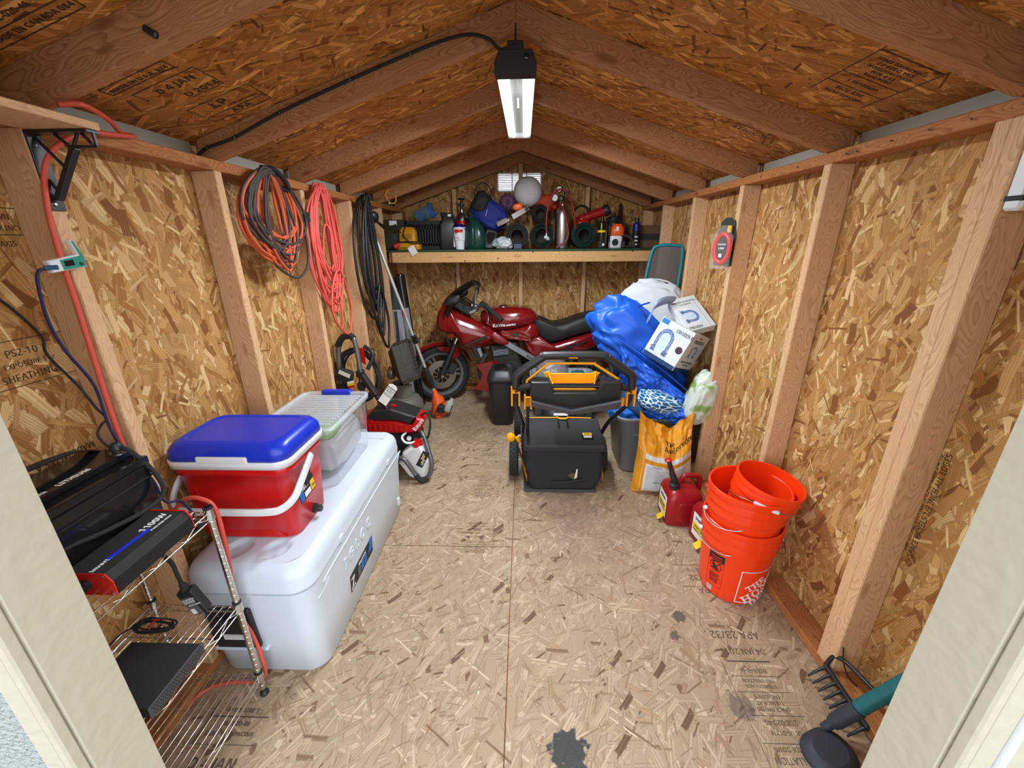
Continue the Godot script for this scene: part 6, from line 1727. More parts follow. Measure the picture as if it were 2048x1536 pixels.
	# tank with the dented lower cover
	g = G.new(); pillow(g, T(0, 0, zc), soft([V2(-0.395, 0.855), V2(-0.367, 0.907), V2(-0.237, 0.929), V2(-0.090, 0.935), V2(0.020, 0.926), V2(0.084, 0.896), V2(0.122, 0.841), V2(0.094, 0.794), V2(0.06, 0.775), V2(-0.12, 0.735), V2(-0.245, 0.722), V2(-0.371, 0.795)], 3), 0.07, 0.10, 0, V2(-0.13, 0.83)); put(g, "fuel_tank", red, m)
	var n := FastNoiseLite.new(); n.seed = 77; n.frequency = 11.0
	var tp := soft([V2(0.092, 0.792), V2(0.133, 0.686), V2(0.002, 0.636), V2(-0.092, 0.645), V2(-0.235, 0.718), V2(-0.12, 0.738), V2(0.0, 0.765)], 4)
	g = G.new(); pillow(g, T(0, 0, zc), tp, 0.115, 0.05, 0, V2(0.0, 0.70)); put(g, "tank_cover", red, m)
	g = G.new()
	rows = []
	for i in 9:
		var row := []
		for j in 21:
			var x := lerpf(-0.20, 0.06, j / 20.0); var y := lerpf(0.735, 0.665, i / 8.0) - 0.10 * (j / 20.0 - 0.3) * 0.3
			row.append(V(x, y, zc + 0.168 + 0.016 * absf(n.get_noise_2d(x, y))))
		rows.append(row)
	g.grid(rows); put(g, "dented_skin", red, m)
	g = G.new(); g.prism(T(-0.075, 0.705, zc + 0.179), soft([V2(-0.03, 0.01), V2(0.0, 0.014), V2(0.03, 0.006), V2(0.026, -0.012), V2(-0.02, -0.014)], 3), 0.006, 0.001); put(g, "torn_hole", mat("hole_olive", Color(0.10, 0.08, 0.04), 0.8), m)
	g = G.new(); g.lathe(T(-0.19, 0.922, zc + 0.02, 6), [V2(0, 0.022), V2(0.035, 0.02), V2(0.04, 0.0)], 18); put(g, "filler_cap", M.steel, m)
	text(m, "Kawasaki", 0.031, T(-0.178, 0.792, zc + 0.1635, -6, 0, 5.5), M.white_ink, "Droid Sans", true, 1, 1.05)
	# seat and tail
	g = G.new(); pillow(g, T(0, 0, zc), soft([V2(0.090, 0.785), V2(0.122, 0.836), V2(0.168, 0.799), V2(0.234, 0.780), V2(0.371, 0.801), V2(0.516, 0.854), V2(0.670, 0.876), V2(0.774, 0.830), V2(0.724, 0.756), V2(0.469, 0.681), V2(0.266, 0.618), V2(0.200, 0.633), V2(0.133, 0.690)], 3), 0.09, 0.06, 0, V2(0.36, 0.73)); put(g, "seat", seatm, m)
	g = G.new(); pillow(g, T(0, 0, zc), soft([V2(0.002, 0.633), V2(0.133, 0.681), V2(0.200, 0.616), V2(0.275, 0.606), V2(0.469, 0.665), V2(0.729, 0.742), V2(0.90, 0.80), V2(0.93, 0.73), V2(0.755, 0.642), V2(0.661, 0.580), V2(0.523, 0.531), V2(0.287, 0.536), V2(0.173, 0.526), V2(0.108, 0.462), V2(0.040, 0.526), V2(0.016, 0.585)], 3), 0.10, 0.05, 0, V2(0.3, 0.57)); put(g, "tail_panel", red, m)
	var grey := mat("flame_grey", Color(0.22, 0.15, 0.15), 0.4)
	g = G.new(); g.prism(T(0.43, 0.575, zc + 0.149, 6, 0, 14), soft([V2(-0.16, -0.03), V2(-0.05, -0.005), V2(0.02, -0.012), V2(0.0, 0.012), V2(0.08, 0.01), V2(0.16, 0.035), V2(0.06, 0.03), V2(-0.04, 0.03), V2(-0.08, 0.01)], 3), 0.002); put(g, "flame_decal", grey, m)
	g = G.new(); g.prism(T(-0.45, 0.645, zc + 0.186, 4, 0, 16), soft([V2(-0.12, -0.02), V2(0.1, 0.0), V2(0.14, 0.02), V2(0.02, 0.015)], 3), 0.002); put(g, "scuff", grey, m)
	g = G.new(); g.lathe(T(0.70, 0.685, zc + 0.125, 90), [V2(0, 0.006), V2(0.012, 0.005), V2(0.013, 0)], 10); put(g, "side_bolt", M.black_plastic, m)
	# frame rails, engine, radiator
	g = G.new(); g.bar(V(-0.172, 0.63, zc + 0.15), V(0.115, 0.455, zc + 0.15), 0.05, 0.05, Vector3.UP, 0.006); put(g, "frame_rail", alloy, m)
	text(m, "Kaw", 0.026, T(0.055, 0.495, zc + 0.1772, 0, 0, -31), M.black_ink)
	g = G.new(); g.bar(V(-0.418, 0.57, zc + 0.12), V(-0.372, 0.43, zc + 0.12), 0.04, 0.04, Vector3.RIGHT, 0.006); put(g, "down_tube", alloy, m)
	g = G.new(); g.box(T(-0.43, 0.50, zc, 0, 0, 20), V(0.05, 0.22, 0.30), 0.008); put(g, "radiator", M.black_matte, m)
	g = G.new(); g.box(T(-0.17, 0.50, zc, 0, 0, 8), V(0.26, 0.22, 0.30), 0.02); put(g, "cylinder_block", grime, m)
	for k in 5:
		g = G.new(); g.box(T(-0.21, 0.517 + k * 0.011, zc + 0.155, 0, 0, 8), V(0.14, 0.005, 0.03), 0.001); put(g, "cooling_fin", alloy, m)
	g = G.new()
	g.lathe(T(-0.10, 0.36, zc + 0.13, 90), [V2(0, 0.05), V2(0.09, 0.045), V2(0.10, 0.03), V2(0.10, -0.26), V2(0, -0.26)], 24)
	g.lathe(T(0.08, 0.38, zc + 0.11, 90), [V2(0, 0.04), V2(0.07, 0.035), V2(0.08, 0.02), V2(0.08, -0.2), V2(0, -0.2)], 20)
	g.box(T(0.0, 0.30, zc), V(0.42, 0.16, 0.26), 0.02)
	put(g, "crankcase", grime, m)
	for k in 5:
		g = G.new(); g.lathe(T(-0.33 + k * 0.06, 0.57 - 0.012 * k, zc + 0.13, 70 + k * 7, k * 30), [V2(0, 0.03), V2(0.014, 0.028), V2(0.016, -0.03), V2(0, -0.03)], 8); put(g, "engine_fitting", M.dark_grey if k % 2 else grime, m)
	g = G.new(); g.tube(curve([V(-0.34, 0.52, zc + 0.14), V(-0.40, 0.40, zc + 0.16), V(-0.36, 0.24, zc + 0.14), V(-0.1, 0.19, zc + 0.13), V(0.4, 0.22, zc + 0.17), V(0.75, 0.32, zc + 0.19)], 5), 0.026, 10); put(g, "exhaust_pipe", grime, m)
	g = G.new(); g.bar(V(0.10, 0.36, zc), V(0.64, 0.30, zc), 0.05, 0.05, Vector3.UP, 0.006); put(g, "swing_arm", M.dark_grey, m)
	g = G.new(); g.tube(curve([V(0.41, 0.37, zc + 0.20), V(0.44, 0.40, zc + 0.22), V(0.47, 0.37, zc + 0.22), V(0.45, 0.345, zc + 0.21)], 4), 0.011, 8); put(g, "peg_hanger", M.steel, m)
	# belly pan
	g = G.new(); g.prism(T(0, 0, zc + 0.19, 0, 0, 0), PackedVector2Array([V2(-0.440, 0.43), V2(-0.335, 0.455), V2(-0.250, 0.475), V2(-0.240, 0.43), V2(-0.255, 0.37), V2(-0.272, 0.175), V2(-0.363, 0.17), V2(-0.466, 0.195), V2(-0.403, 0.275), V2(-0.386, 0.345)]), 0.02, 0.006); put(g, "belly_panel", red, m)
	for k in 5:
		g = G.new(); g.box(T(-0.315, 0.42 - k * 0.024, zc + 0.2005, 0, 0, 6), V(0.09, 0.009, 0.0008)); put(g, "panel_print", mat("faded_print", Color(0.42, 0.22, 0.22), 0.6), m)
	g = G.new(); g.tube([V(-0.02, 0.26, zc + 0.12), V(0.06, 0.0, zc + 0.26)], 0.011, 8); put(g, "side_stand", M.black_plastic, m)

func bike_wheel(p: Node3D, r: float, w: float, alloy: Material) -> void:
	var g := G.new()
	var prof := []
	for k in 13:
		var a := lerpf(-1.15, 1.15, k / 12.0)
		prof.append(V2(r - 0.055 + 0.055 * cos(a * 1.05), sin(a) * w / 2 / sin(1.15)))
	prof.push_front(V2(r * 0.74, -w * 0.40)); prof.append(V2(r * 0.74, w * 0.40))
	g.lathe(T(), prof, 56); put(g, "tyre", M.black_rubber, p)
	g = G.new(); g.lathe(T(), [V2(r * 0.66, -w * 0.2), V2(r * 0.68, -w * 0.36), V2(r * 0.765, -w * 0.42), V2(r * 0.765, w * 0.42), V2(r * 0.68, w * 0.36), V2(r * 0.66, w * 0.2), V2(r * 0.66, -w * 0.2)], 48); put(g, "rim", M.mid_grey, p)
	for k in 3:
		for d in [-0.14, 0.14]:
			g = G.new()
			var b := Basis(V(0, 1, 0), TAU * k / 3 + d)
			g.bar(b * V(r * 0.15, 0, 0), b * V(r * 0.68, 0, 0), 0.022, 0.03, V(0, 1, 0), 0.003); put(g, "spoke", M.mid_grey, p)
	g = G.new(); g.lathe(T(), [V2(0, -w * 0.5), V2(r * 0.16, -w * 0.5), V2(r * 0.16, w * 0.5), V2(0, w * 0.5)], 20); put(g, "hub", M.dark_grey, p)
	g = G.new(); g.lathe(T(0, w * 0.52, 0), [V2(r * 0.28, 0.003), V2(r * 0.50, 0.003), V2(r * 0.50, -0.003), V2(r * 0.28, -0.003), V2(r * 0.28, 0.003)], 40)
	for k in 9:
		var b := Basis(V(0, 1, 0), TAU * k / 9)
		g.bar(b * V(r * 0.15, w * 0.52, 0), b * V(r * 0.30, w * 0.52, r * 0.05), 0.01, 0.005, V(0, 1, 0))
	put(g, "brake_disc", M.steel, p)

func build_washer() -> void:
	var red := mat("washer_red", Color(0.74, 0.03, 0.03), 0.3)
	var gun := mat("tube_grey", Color(0.42, 0.42, 0.42), 0.35, 0.5)
	var w := thing("pressure_washer", "red and black electric pressure washer with grey tube frame behind the chest cooler", "pressure washer", T())
	var g := G.new()
	g.tube(curve([V(-1.19, 0.30, -2.44), V(-1.20, 0.58, -2.47), V(-1.198, 0.74, -2.48), V(-1.184, 0.88, -2.50), V(-1.15, 0.925, -2.50), V(-1.10, 0.935, -2.49), V(-1.072, 0.90, -2.48), V(-1.055, 0.76, -2.46), V(-1.05, 0.60, -2.44), V(-1.045, 0.30, -2.42)], 6), 0.0155, 12); put(g, "push_handle", gun, w)
	g = G.new(); g.tube(curve([V(-1.194, 0.865, -2.50), V(-1.178, 0.895, -2.50), V(-1.15, 0.926, -2.50), V(-1.10, 0.936, -2.49), V(-1.078, 0.918, -2.485)], 5), 0.0205, 12); put(g, "foam_grip", M.black_rubber, w)
	for q in [[-1.195, 0.60, -2.47], [-1.05, 0.62, -2.44], [-1.052, 0.70, -2.45]]:
		g = G.new(); g.box(T(q[0], q[1], q[2], 0, 0, 3), V(0.045, 0.05, 0.05), 0.008); put(g, "handle_clamp", M.black_plastic, w)
	# hose on the handle
	g = G.new()
	for k in 5:
		var pts := []
		for j in 18:
			var a := TAU * j / 18
			pts.append(V(-1.10 + cos(a) * (0.115 + 0.008 * k), 0.66 + sin(a) * (0.155 + 0.008 * ((k * 3) % 5)), -2.56 + 0.018 * sin(a * 2 + k) + 0.012 * k))
		g.tube(pts, 0.0075, 8, true)
	put(g, "hose", M.black_rubber, w)
	g = G.new(); g.box(T(-1.215, 0.72, -2.56), V(0.03, 0.12, 0.05), 0.012); put(g, "hose_hook", M.black_plastic, w)
	# trigger gun and lance
	g = G.new(); g.tube(curve([V(-1.03, 0.86, -2.52), V(-0.98, 0.83, -2.50), V(-0.975, 0.79, -2.49), V(-1.01, 0.72, -2.47)], 5), 0.013, 10); put(g, "gun_grip", M.black_plastic, w)
	g = G.new(); g.prism(T(-1.045, 0.80, -2.51, 0, 0, 10), PackedVector2Array([V2(-0.03, 0.06), V2(0.02, 0.05), V2(0.0, -0.06), V2(-0.025, -0.03)]), 0.02, 0.004); put(g, "gun_trigger", red, w)
	g = G.new(); g.bar(V(-1.035, 0.70, -2.43), V(-0.945, 0.565, -2.40), 0.036, 0.04, Vector3.UP, 0.006); g.bar(V(-0.945, 0.565, -2.40), V(-0.86, 0.455, -2.375), 0.03, 0.034, Vector3.UP, 0.006); put(g, "lance", M.black_plastic, w)
	g = G.new(); g.box(T(-1.145, 0.69, -2.43, 0, 0, -18), V(0.10, 0.085, 0.05), 0.01); put(g, "nozzle_panel", M.black_matte, w)
	g = G.new(); g.box(T(-1.135, 0.71, -2.403, 0, 0, -26), V(0.075, 0.026, 0.001)); put(g, "white_label", M.white_paper, w)
	for q in [[0.655, M.white_ink], [0.64, M.yellow_ink], [0.625, red]]:
		g = G.new(); g.box(T(-1.103, q[0], -2.403, 0, 0, 14), V(0.045, 0.014, 0.001)); put(g, "colour_label", q[1], w)
	# body cover
	g = G.new()
	g.prism(T(0, 0, -2.425), PackedVector2Array([V2(-1.063, 0.332), V2(-1.051, 0.423), V2(-0.996, 0.452), V2(-0.973, 0.412), V2(-0.822, 0.405), V2(-0.724, 0.376), V2(-0.690, 0.431), V2(-0.641, 0.415), V2(-0.652, 0.370), V2(-0.684, 0.334), V2(-0.743, 0.321), V2(-0.896, 0.321)]), 0.15, 0.012)
	put(g, "red_cover", red, w)
	for k in 9:
		g = G.new(); g.box(T(-1.0 + k * 0.034, 0.362, -2.349, 0, 0, 0), V(0.016, 0.05, 0.006), 0.002); put(g, "cooling_rib", red, w)
	g = G.new()
	g.prism(T(0, 0, -2.43), PackedVector2Array([V2(-1.017, 0.433), V2(-0.964, 0.482), V2(-0.848, 0.494), V2(-0.738, 0.456), V2(-0.690, 0.438), V2(-0.735, 0.386), V2(-0.814, 0.413), V2(-1.001, 0.414)]), 0.165, 0.010)
	put(g, "black_top", M.black_plastic, w)
	g = G.new(); g.box(T(-0.842, 0.498, -2.40, 0, 0, -10), V(0.035, 0.014, 0.02), 0.003); put(g, "switch", red, w)
	text(w, "Bauer", 0.026, T(-0.678, 0.385, -2.347, 0, 0, 50), M.white_ink)
	g = G.new(); g.tube([V(-0.98, 0.24, -2.46), V(-0.70, 0.24, -2.46)], 0.085, 20); put(g, "pump", M.black_matte, w)
	for k in 3:
		g = G.new(); g.lathe(T(-0.79 + k * 0.035, 0.285 - k * 0.01, -2.37, 60, 20 * k), [V2(0, 0.03), V2(0.016, 0.028), V2(0.018, 0.0), V2(0.012, -0.03), V2(0, -0.03)], 10); put(g, "hose_port", M.steel if k == 1 else M.black_plastic, w)
	# detergent tank
	g = G.new()
	g.prism(T(-0.70, 0.125, -2.36, 0, 0, 0), PackedVector2Array([V2(-0.12, 0.0), V2(-0.085, 0.08), V2(-0.03, 0.12), V2(0.035, 0.14), V2(0.085, 0.02), V2(0.055, -0.105), V2(-0.02, -0.118), V2(-0.06, -0.10)]), 0.13, 0.018)
	put(g, "detergent_tank", M.white_plastic, w)
	g = G.new(); g.lathe(T(-0.69, 0.258, -2.33, 15, 0, 15), [V2(0, 0.022), V2(0.03, 0.02), V2(0.034, 0), V2(0.034, -0.012)], 16); put(g, "tank_cap", red, w)
	g = G.new(); g.tube(curve([V(-0.70, 0.27, -2.33), V(-0.76, 0.27, -2.32), V(-0.79, 0.30, -2.34), V(-0.765, 0.325, -2.36)], 5), 0.008, 8); put(g, "feed_tube", M.white_plastic, w)
	var la := Node3D.new(); la.name = "tank_label"; w.add_child(la, true); la.transform = T(-0.655, 0.165, -2.293, 0, 0, 62)
	g = G.new(); g.box(T(), V(0.12, 0.045, 0.001)); put(g, "label_sheet", M.black_ink, la)
	text(la, "Bauer", 0.011, T(0.02, 0.008, 0.001), M.white_ink)
	text(la, "1800 PSI", 0.009, T(-0.02, -0.012, 0.001), M.white_ink)
	g = G.new(); g.box(T(0.0, -0.003, 0.0008), V(0.06, 0.006, 0.001)); put(g, "yellow_bar", M.yellow_ink, la)
	# tube frame and wheel
	g = G.new(); g.tube(curve([V(-0.90, 0.165, -2.33), V(-0.80, 0.182, -2.28), V(-0.755, 0.165, -2.265), V(-0.712, 0.09, -2.262), V(-0.680, 0.032, -2.265), V(-0.655, 0.017, -2.275), V(-0.63, 0.03, -2.29), V(-0.605, 0.09, -2.30), V(-0.604, 0.16, -2.31), V(-0.641, 0.277, -2.35), V(-0.69, 0.335, -2.40)], 6), 0.0145, 12); put(g, "frame_tube", gun, w)
	g = G.new(); g.tube(curve([V(-0.70, 0.07, -2.2605), V(-0.680, 0.032, -2.265), V(-0.655, 0.018, -2.275), V(-0.63, 0.03, -2.29)], 5), 0.017, 12); put(g, "foot_sleeve", M.black_rubber, w)
	g = G.new(); g.tube(curve([V(-0.668, 0.43, -2.40), V(-0.625, 0.455, -2.38), V(-0.602, 0.40, -2.36), V(-0.615, 0.32, -2.35), V(-0.64, 0.27, -2.36)], 5), 0.0075, 8); put(g, "power_lead", M.black_rubber, w)
	wheel_knobby(w, -0.90, 0.125, -2.56, 0.124, 0.05)
	wheel_knobby(w, -1.16, 0.125, -2.56, 0.124, 0.05)
	# hanging paper tag
	var tg := Node3D.new(); tg.name = "paper_tag"; w.add_child(tg, true)
	g = G.new(); g.prism(T(-0.85, 0.595, -2.345, -10, 0, -36), PackedVector2Array([V2(-0.030, -0.07), V2(0.030, -0.07), V2(0.030, 0.062), V2(0.012, 0.074), V2(-0.012, 0.074), V2(-0.030, 0.062)]), 0.0012); put(g, "tag_card", M.white_paper, tg)
	printed(tg, "tag_print", T(-0.85, 0.595, -2.343, -10, 0, -36), [["WARNING", 0.009, 0, 0.045, 1], ["READ MANUAL", 0.006, 0, 0.03, 1], ["BEFORE USE", 0.006, 0, 0.018, 1], ["DO NOT OPERATE", 0.005, 0, 0.002, 1], ["NEAR CHILDREN", 0.005, 0, -0.008, 1]], [], M.black_ink)
	g = G.new(); g.tube([V(-0.81, 0.655, -2.344), V(-0.90, 0.57, -2.40)], 0.0015, 5); put(g, "tag_string", M.white_paper, tg)

func build_heater() -> void:
	var h := thing("propane_heater", "wire fronted heater mounted on a grey gas cylinder behind the pressure washer", "heater", T(-0.988, 0.0005, -3.10))
	var tank := mat("tank_grey", Color(0.42, 0.41, 0.37), 0.5)
	var g := G.new()
	g.lathe(T(), [V2(0, 0.02), V2(0.10, 0.02), V2(0.10, 0.0), V2(0.108, 0.0), V2(0.108, 0.03), V2(0.135, 0.06), V2(0.15, 0.10), V2(0.152, 0.20), V2(0.145, 0.245), V2(0.12, 0.285), V2(0.07, 0.305), V2(0.03, 0.31), V2(0, 0.31)], 30); put(g, "gas_cylinder", tank, h)
	g = G.new(); g.lathe(T(0, 0.31, 0), [V2(0.085, -0.01), V2(0.088, 0.10), V2(0.084, 0.10), V2(0.081, -0.01)], 24, 0.4, 5.0); put(g, "collar", tank, h)
	g = G.new(); g.lathe(T(0, 0.31, 0), [V2(0, 0.12), V2(0.02, 0.12), V2(0.022, 0.05), V2(0.03, 0.045), V2(0.03, 0), V2(0, 0)], 14); put(g, "valve", M.steel, h)
	g = G.new(); g.tube([V(0, 0.42, 0), V(0.0, 0.60, 0.01)], 0.012, 10); put(g, "stem", M.steel, h)
	var hd := Node3D.new(); hd.name = "heater_head"; h.add_child(hd, true)
	hd.transform = T(0.03, 0.60, 0.04, -10, 52, 5).scaled_local(V(1.12, 1.12, 1.12))
	g = G.new()
	g.loft(T(0, 0, -0.06, 90), [[0.0, 0.12, 0.20, 0.03], [0.10, 0.17, 0.30, 0.03], [0.103, 0.165, 0.295, 0.03], [0.005, 0.115, 0.195, 0.03]], 4); put(g, "reflector_shell", mat("shell_bronze", Color(0.26, 0.23, 0.18), 0.45, 0.5), hd)
	g = G.new()
	for k in 7: g.tube([V(-0.078 + k * 0.026, -0.145, 0.05 + 0.015 * sin(k * 0.9)), V(-0.078 + k * 0.026, 0.145, 0.05 + 0.015 * sin(k * 0.9))], 0.0016, 5)
	for k in 11: g.tube([V(-0.08, -0.14 + k * 0.028, 0.055), V(0.08, -0.14 + k * 0.028, 0.055)], 0.0016, 5)
	put(g, "wire_guard", M.steel, hd).set_meta("kind", "stuff")
	g = G.new(); g.box(T(0, 0, 0.01), V(0.13, 0.25, 0.01), 0.004); put(g, "burner_screen", mat("burner_grey", Color(0.38, 0.37, 0.34), 0.5, 0.4), hd)
	g = G.new(); g.lathe(T(-0.08, 0.50, 0.02, 0, 0, 90), [V2(0, 0.02), V2(0.05, 0.018), V2(0.055, 0), V2(0.05, -0.02), V2(0, -0.02)], 20); put(g, "regulator", M.steel, h)

func build_trimmer() -> void:
	var om := mat("trimmer_orange", Color(0.92, 0.36, 0.12), 0.35)
	var t := thing("string_trimmer", "orange petrol string trimmer standing engine down with its chrome shaft on the left wall", "string trimmer", T())
	var a := V(-0.79, 0.24, -3.335); var b := V(-1.125, 1.474, -3.27)
	var dir := (b - a).normalized()
	var g := G.new(); g.tube([a, a + dir * 1.42], 0.0125, 12); put(g, "shaft", M.bright_tube, t)
	# orange clutch cone, grille and tank
	g = G.new()
	g.tube([a + dir * 0.02, a - dir * 0.02, a - dir * 0.07, a - dir * 0.10], [0.02, 0.026, 0.055, 0.06], 16); put(g, "clutch_cone", om, t)
	g = G.new(); g.loft(T(-0.775, 0.025, -3.335, 10, 25, -16), [[0.0, 0.10, 0.09, 0.025], [0.01, 0.125, 0.11, 0.03], [0.09, 0.13, 0.115, 0.03], [0.12, 0.10, 0.09, 0.03]], 5); put(g, "engine_cover", om, t)
	g = G.new()
	for i in 4:
		for j in 5: g.box(T(-0.775, 0.025, -3.335, 10, 25, -16) * T(-0.045 + i * 0.025, 0.02 + j * 0.018, 0.056), V(0.016, 0.007, 0.006), 0.001)
	put(g, "cooling_slots", M.black_matte, t).set_meta("kind", "stuff")
	g = G.new(); g.box(T(-0.735, 0.10, -3.29, 10, 25, -16), V(0.075, 0.07, 0.06), 0.012); put(g, "engine_block", M.black_matte, t)
	g = G.new(); g.loft(T(-0.69, 0.075, -3.30, 0, 20, -30), [[0.0, 0.05, 0.05, 0.015], [0.008, 0.065, 0.06, 0.02], [0.085, 0.06, 0.055, 0.02], [0.10, 0.035, 0.035, 0.012], [0.125, 0.032, 0.032, 0.012]], 5); put(g, "fuel_tank", mat("milky_plastic", Color(0.66, 0.68, 0.64), 0.35), t)
	g = G.new(); g.box(T(-0.655, 0.10, -3.31, 0, 20, -30), V(0.02, 0.07, 0.05), 0.006); put(g, "air_filter", M.black_plastic, t)
	g = G.new(); g.box(T(-0.762, 0.018, -3.30, 0, 25, -16), V(0.05, 0.03, 0.03), 0.008); put(g, "starter_grip", om, t)
	var c := a + dir * 0.50
	g = G.new(); g.tube([c - dir * 0.035, c + dir * 0.035], 0.021, 10); g.tube(curve([c, c + V(0.03, 0.03, 0.05), c + V(0.05, 0.0, 0.08), c + V(0.02, -0.02, 0.06)], 5), 0.009, 8); put(g, "loop_handle", M.black_rubber, t)
	c = a + dir * 0.14
	g = G.new(); g.tube([c - dir * 0.10, c - dir * 0.05, c + dir * 0.05, c + dir * 0.10], [0.018, 0.026, 0.024, 0.016], 10); g.box(Transform3D(Basis(), c + V(0.025, -0.02, 0.02)), V(0.02, 0.09, 0.02), 0.006); put(g, "trigger_grip", M.black_rubber, t)
	c = a + dir * 0.72
	text(t, "TRIMMER", 0.012, Transform3D(Basis(dir, V(0, 0, 1).cross(dir), V(0, 0, 1)), c + V(0, 0, 0.0128)), M.cap_red)
	# guard and head at the top, among the black coil
	g = G.new()
	var rows := []
	for i in 11:
		var s := i / 10.0
		var row := []
		for j in 7:
			var u := (j / 6.0 - 0.5) * 2
			var p := V(-1.165, 1.70, -3.29).bezier_interpolate(V(-1.13, 1.63, -3.28), V(-1.06, 1.53, -3.28), V(-0.955, 1.575, -3.28), s)
			row.append(p + V(0.0, 0.018 * u * u + u * 0.028, u * 0.075 - 0.01))
		rows.append(row)
	g.grid(rows); put(g, "guard", mat("guard_olive", Color(0.045, 0.05, 0.035), 0.6), t)
	g = G.new(); g.lathe(T(-1.14, 1.66, -3.27, 0, 0, 15), [V2(0, 0.05), V2(0.03, 0.048), V2(0.045, 0.03), V2(0.045, 0.0), V2(0.025, -0.03), V2(0, -0.03)], 18); put(g, "line_head", M.black_plastic, t)

func build_corner() -> void:
	var n := FastNoiseLite.new(); n.seed = 6; n.frequency = 1.0; n.fractal_octaves = 2
	var b := thing("folded_canopy", "folded canopy, dark on top and pale grey below, in the left back corner", "canopy", T(-1.135, 0.001, -3.595, 0, 8, 0))
	for part in 2:
		var g := G.new()
		var rs := []
		var y0 := 0.0 if part == 0 else 0.93
		var y1 := 0.932 if part == 0 else 1.20
		for i in 21:
			var y := lerpf(y0, y1, i / 20.0)
			var w := 0.088 if y < 0.9 else lerpf(0.088, 0.038, smoothstep(0.9, 1.2, y))
			var ring := PackedVector3Array()
			for k in 40:
				var a := TAU * k / 40
				var f := 1.0 + 0.14 * sin(a * 7.0 + y * 2.0 + n.get_noise_2d(k * 0.3, y * 3.0) * 2.0) * (1.0 if y < 1.15 else 0.4)
				ring.append(V(cos(a) * w * f, y, sin(a) * w * 0.75 * f))
			rs.append(ring)
		g.rings(rs, true, part == 0, part == 1)
		put(g, "fabric" if part == 0 else "dark_cap", mat("canopy_grey", Color(0.58, 0.60, 0.62), 0.85) if part == 0 else mat("canopy_dark", Color(0.075, 0.08, 0.088), 0.85), b)
	var g2 := G.new(); g2.prism(T(0.0, 0.52, 0.07), PackedVector2Array([V2(-0.02, -0.5), V2(0.018, -0.5), V2(0.012, 0.40), V2(-0.015, 0.40)]), 0.006, 0.002)
	put(g2, "dark_stripe", M.canopy_dark, b)
	var r := thing("film_roll", "glossy black roll with a printed white label strip standing beside the folded canopy", "roll", T(-1.0, 0.0005, -3.625, 3.0, 0, 3.2))
	g2 = G.new(); g2.lathe(T(), [V2(0, 0), V2(0.04, 0), V2(0.042, 0.01), V2(0.042, 1.22), V2(0.036, 1.235), V2(0.018, 1.235), V2(0.016, 1.2), V2(0, 1.2)], 28); put(g2, "roll", M.black_gloss, r)
	g2 = G.new(); g2.lathe(T(0, 0.50, 0), [V2(0.0425, 0), V2(0.0428, 0.0), V2(0.0428, 0.45), V2(0.0425, 0.45)], 10, 0.5, 2.0); put(g2, "label_strip", mat("strip_grey", Color(0.55, 0.56, 0.57), 0.5), r)
	var turn := Transform3D(Basis(V(0, 1, 0), deg_to_rad(18)) * Basis(V(0, 0, 1), deg_to_rad(90)), V(0.0135, 0.72, 0.0412))
	text(r, "PROTECTION", 0.022, turn * T(-0.06, -0.008, 0.002), M.black_ink, "Droid Serif")
	text(r, "PRO", 0.03, turn * T(-0.20, -0.01, 0.002), M.black_ink, "Droid Serif")

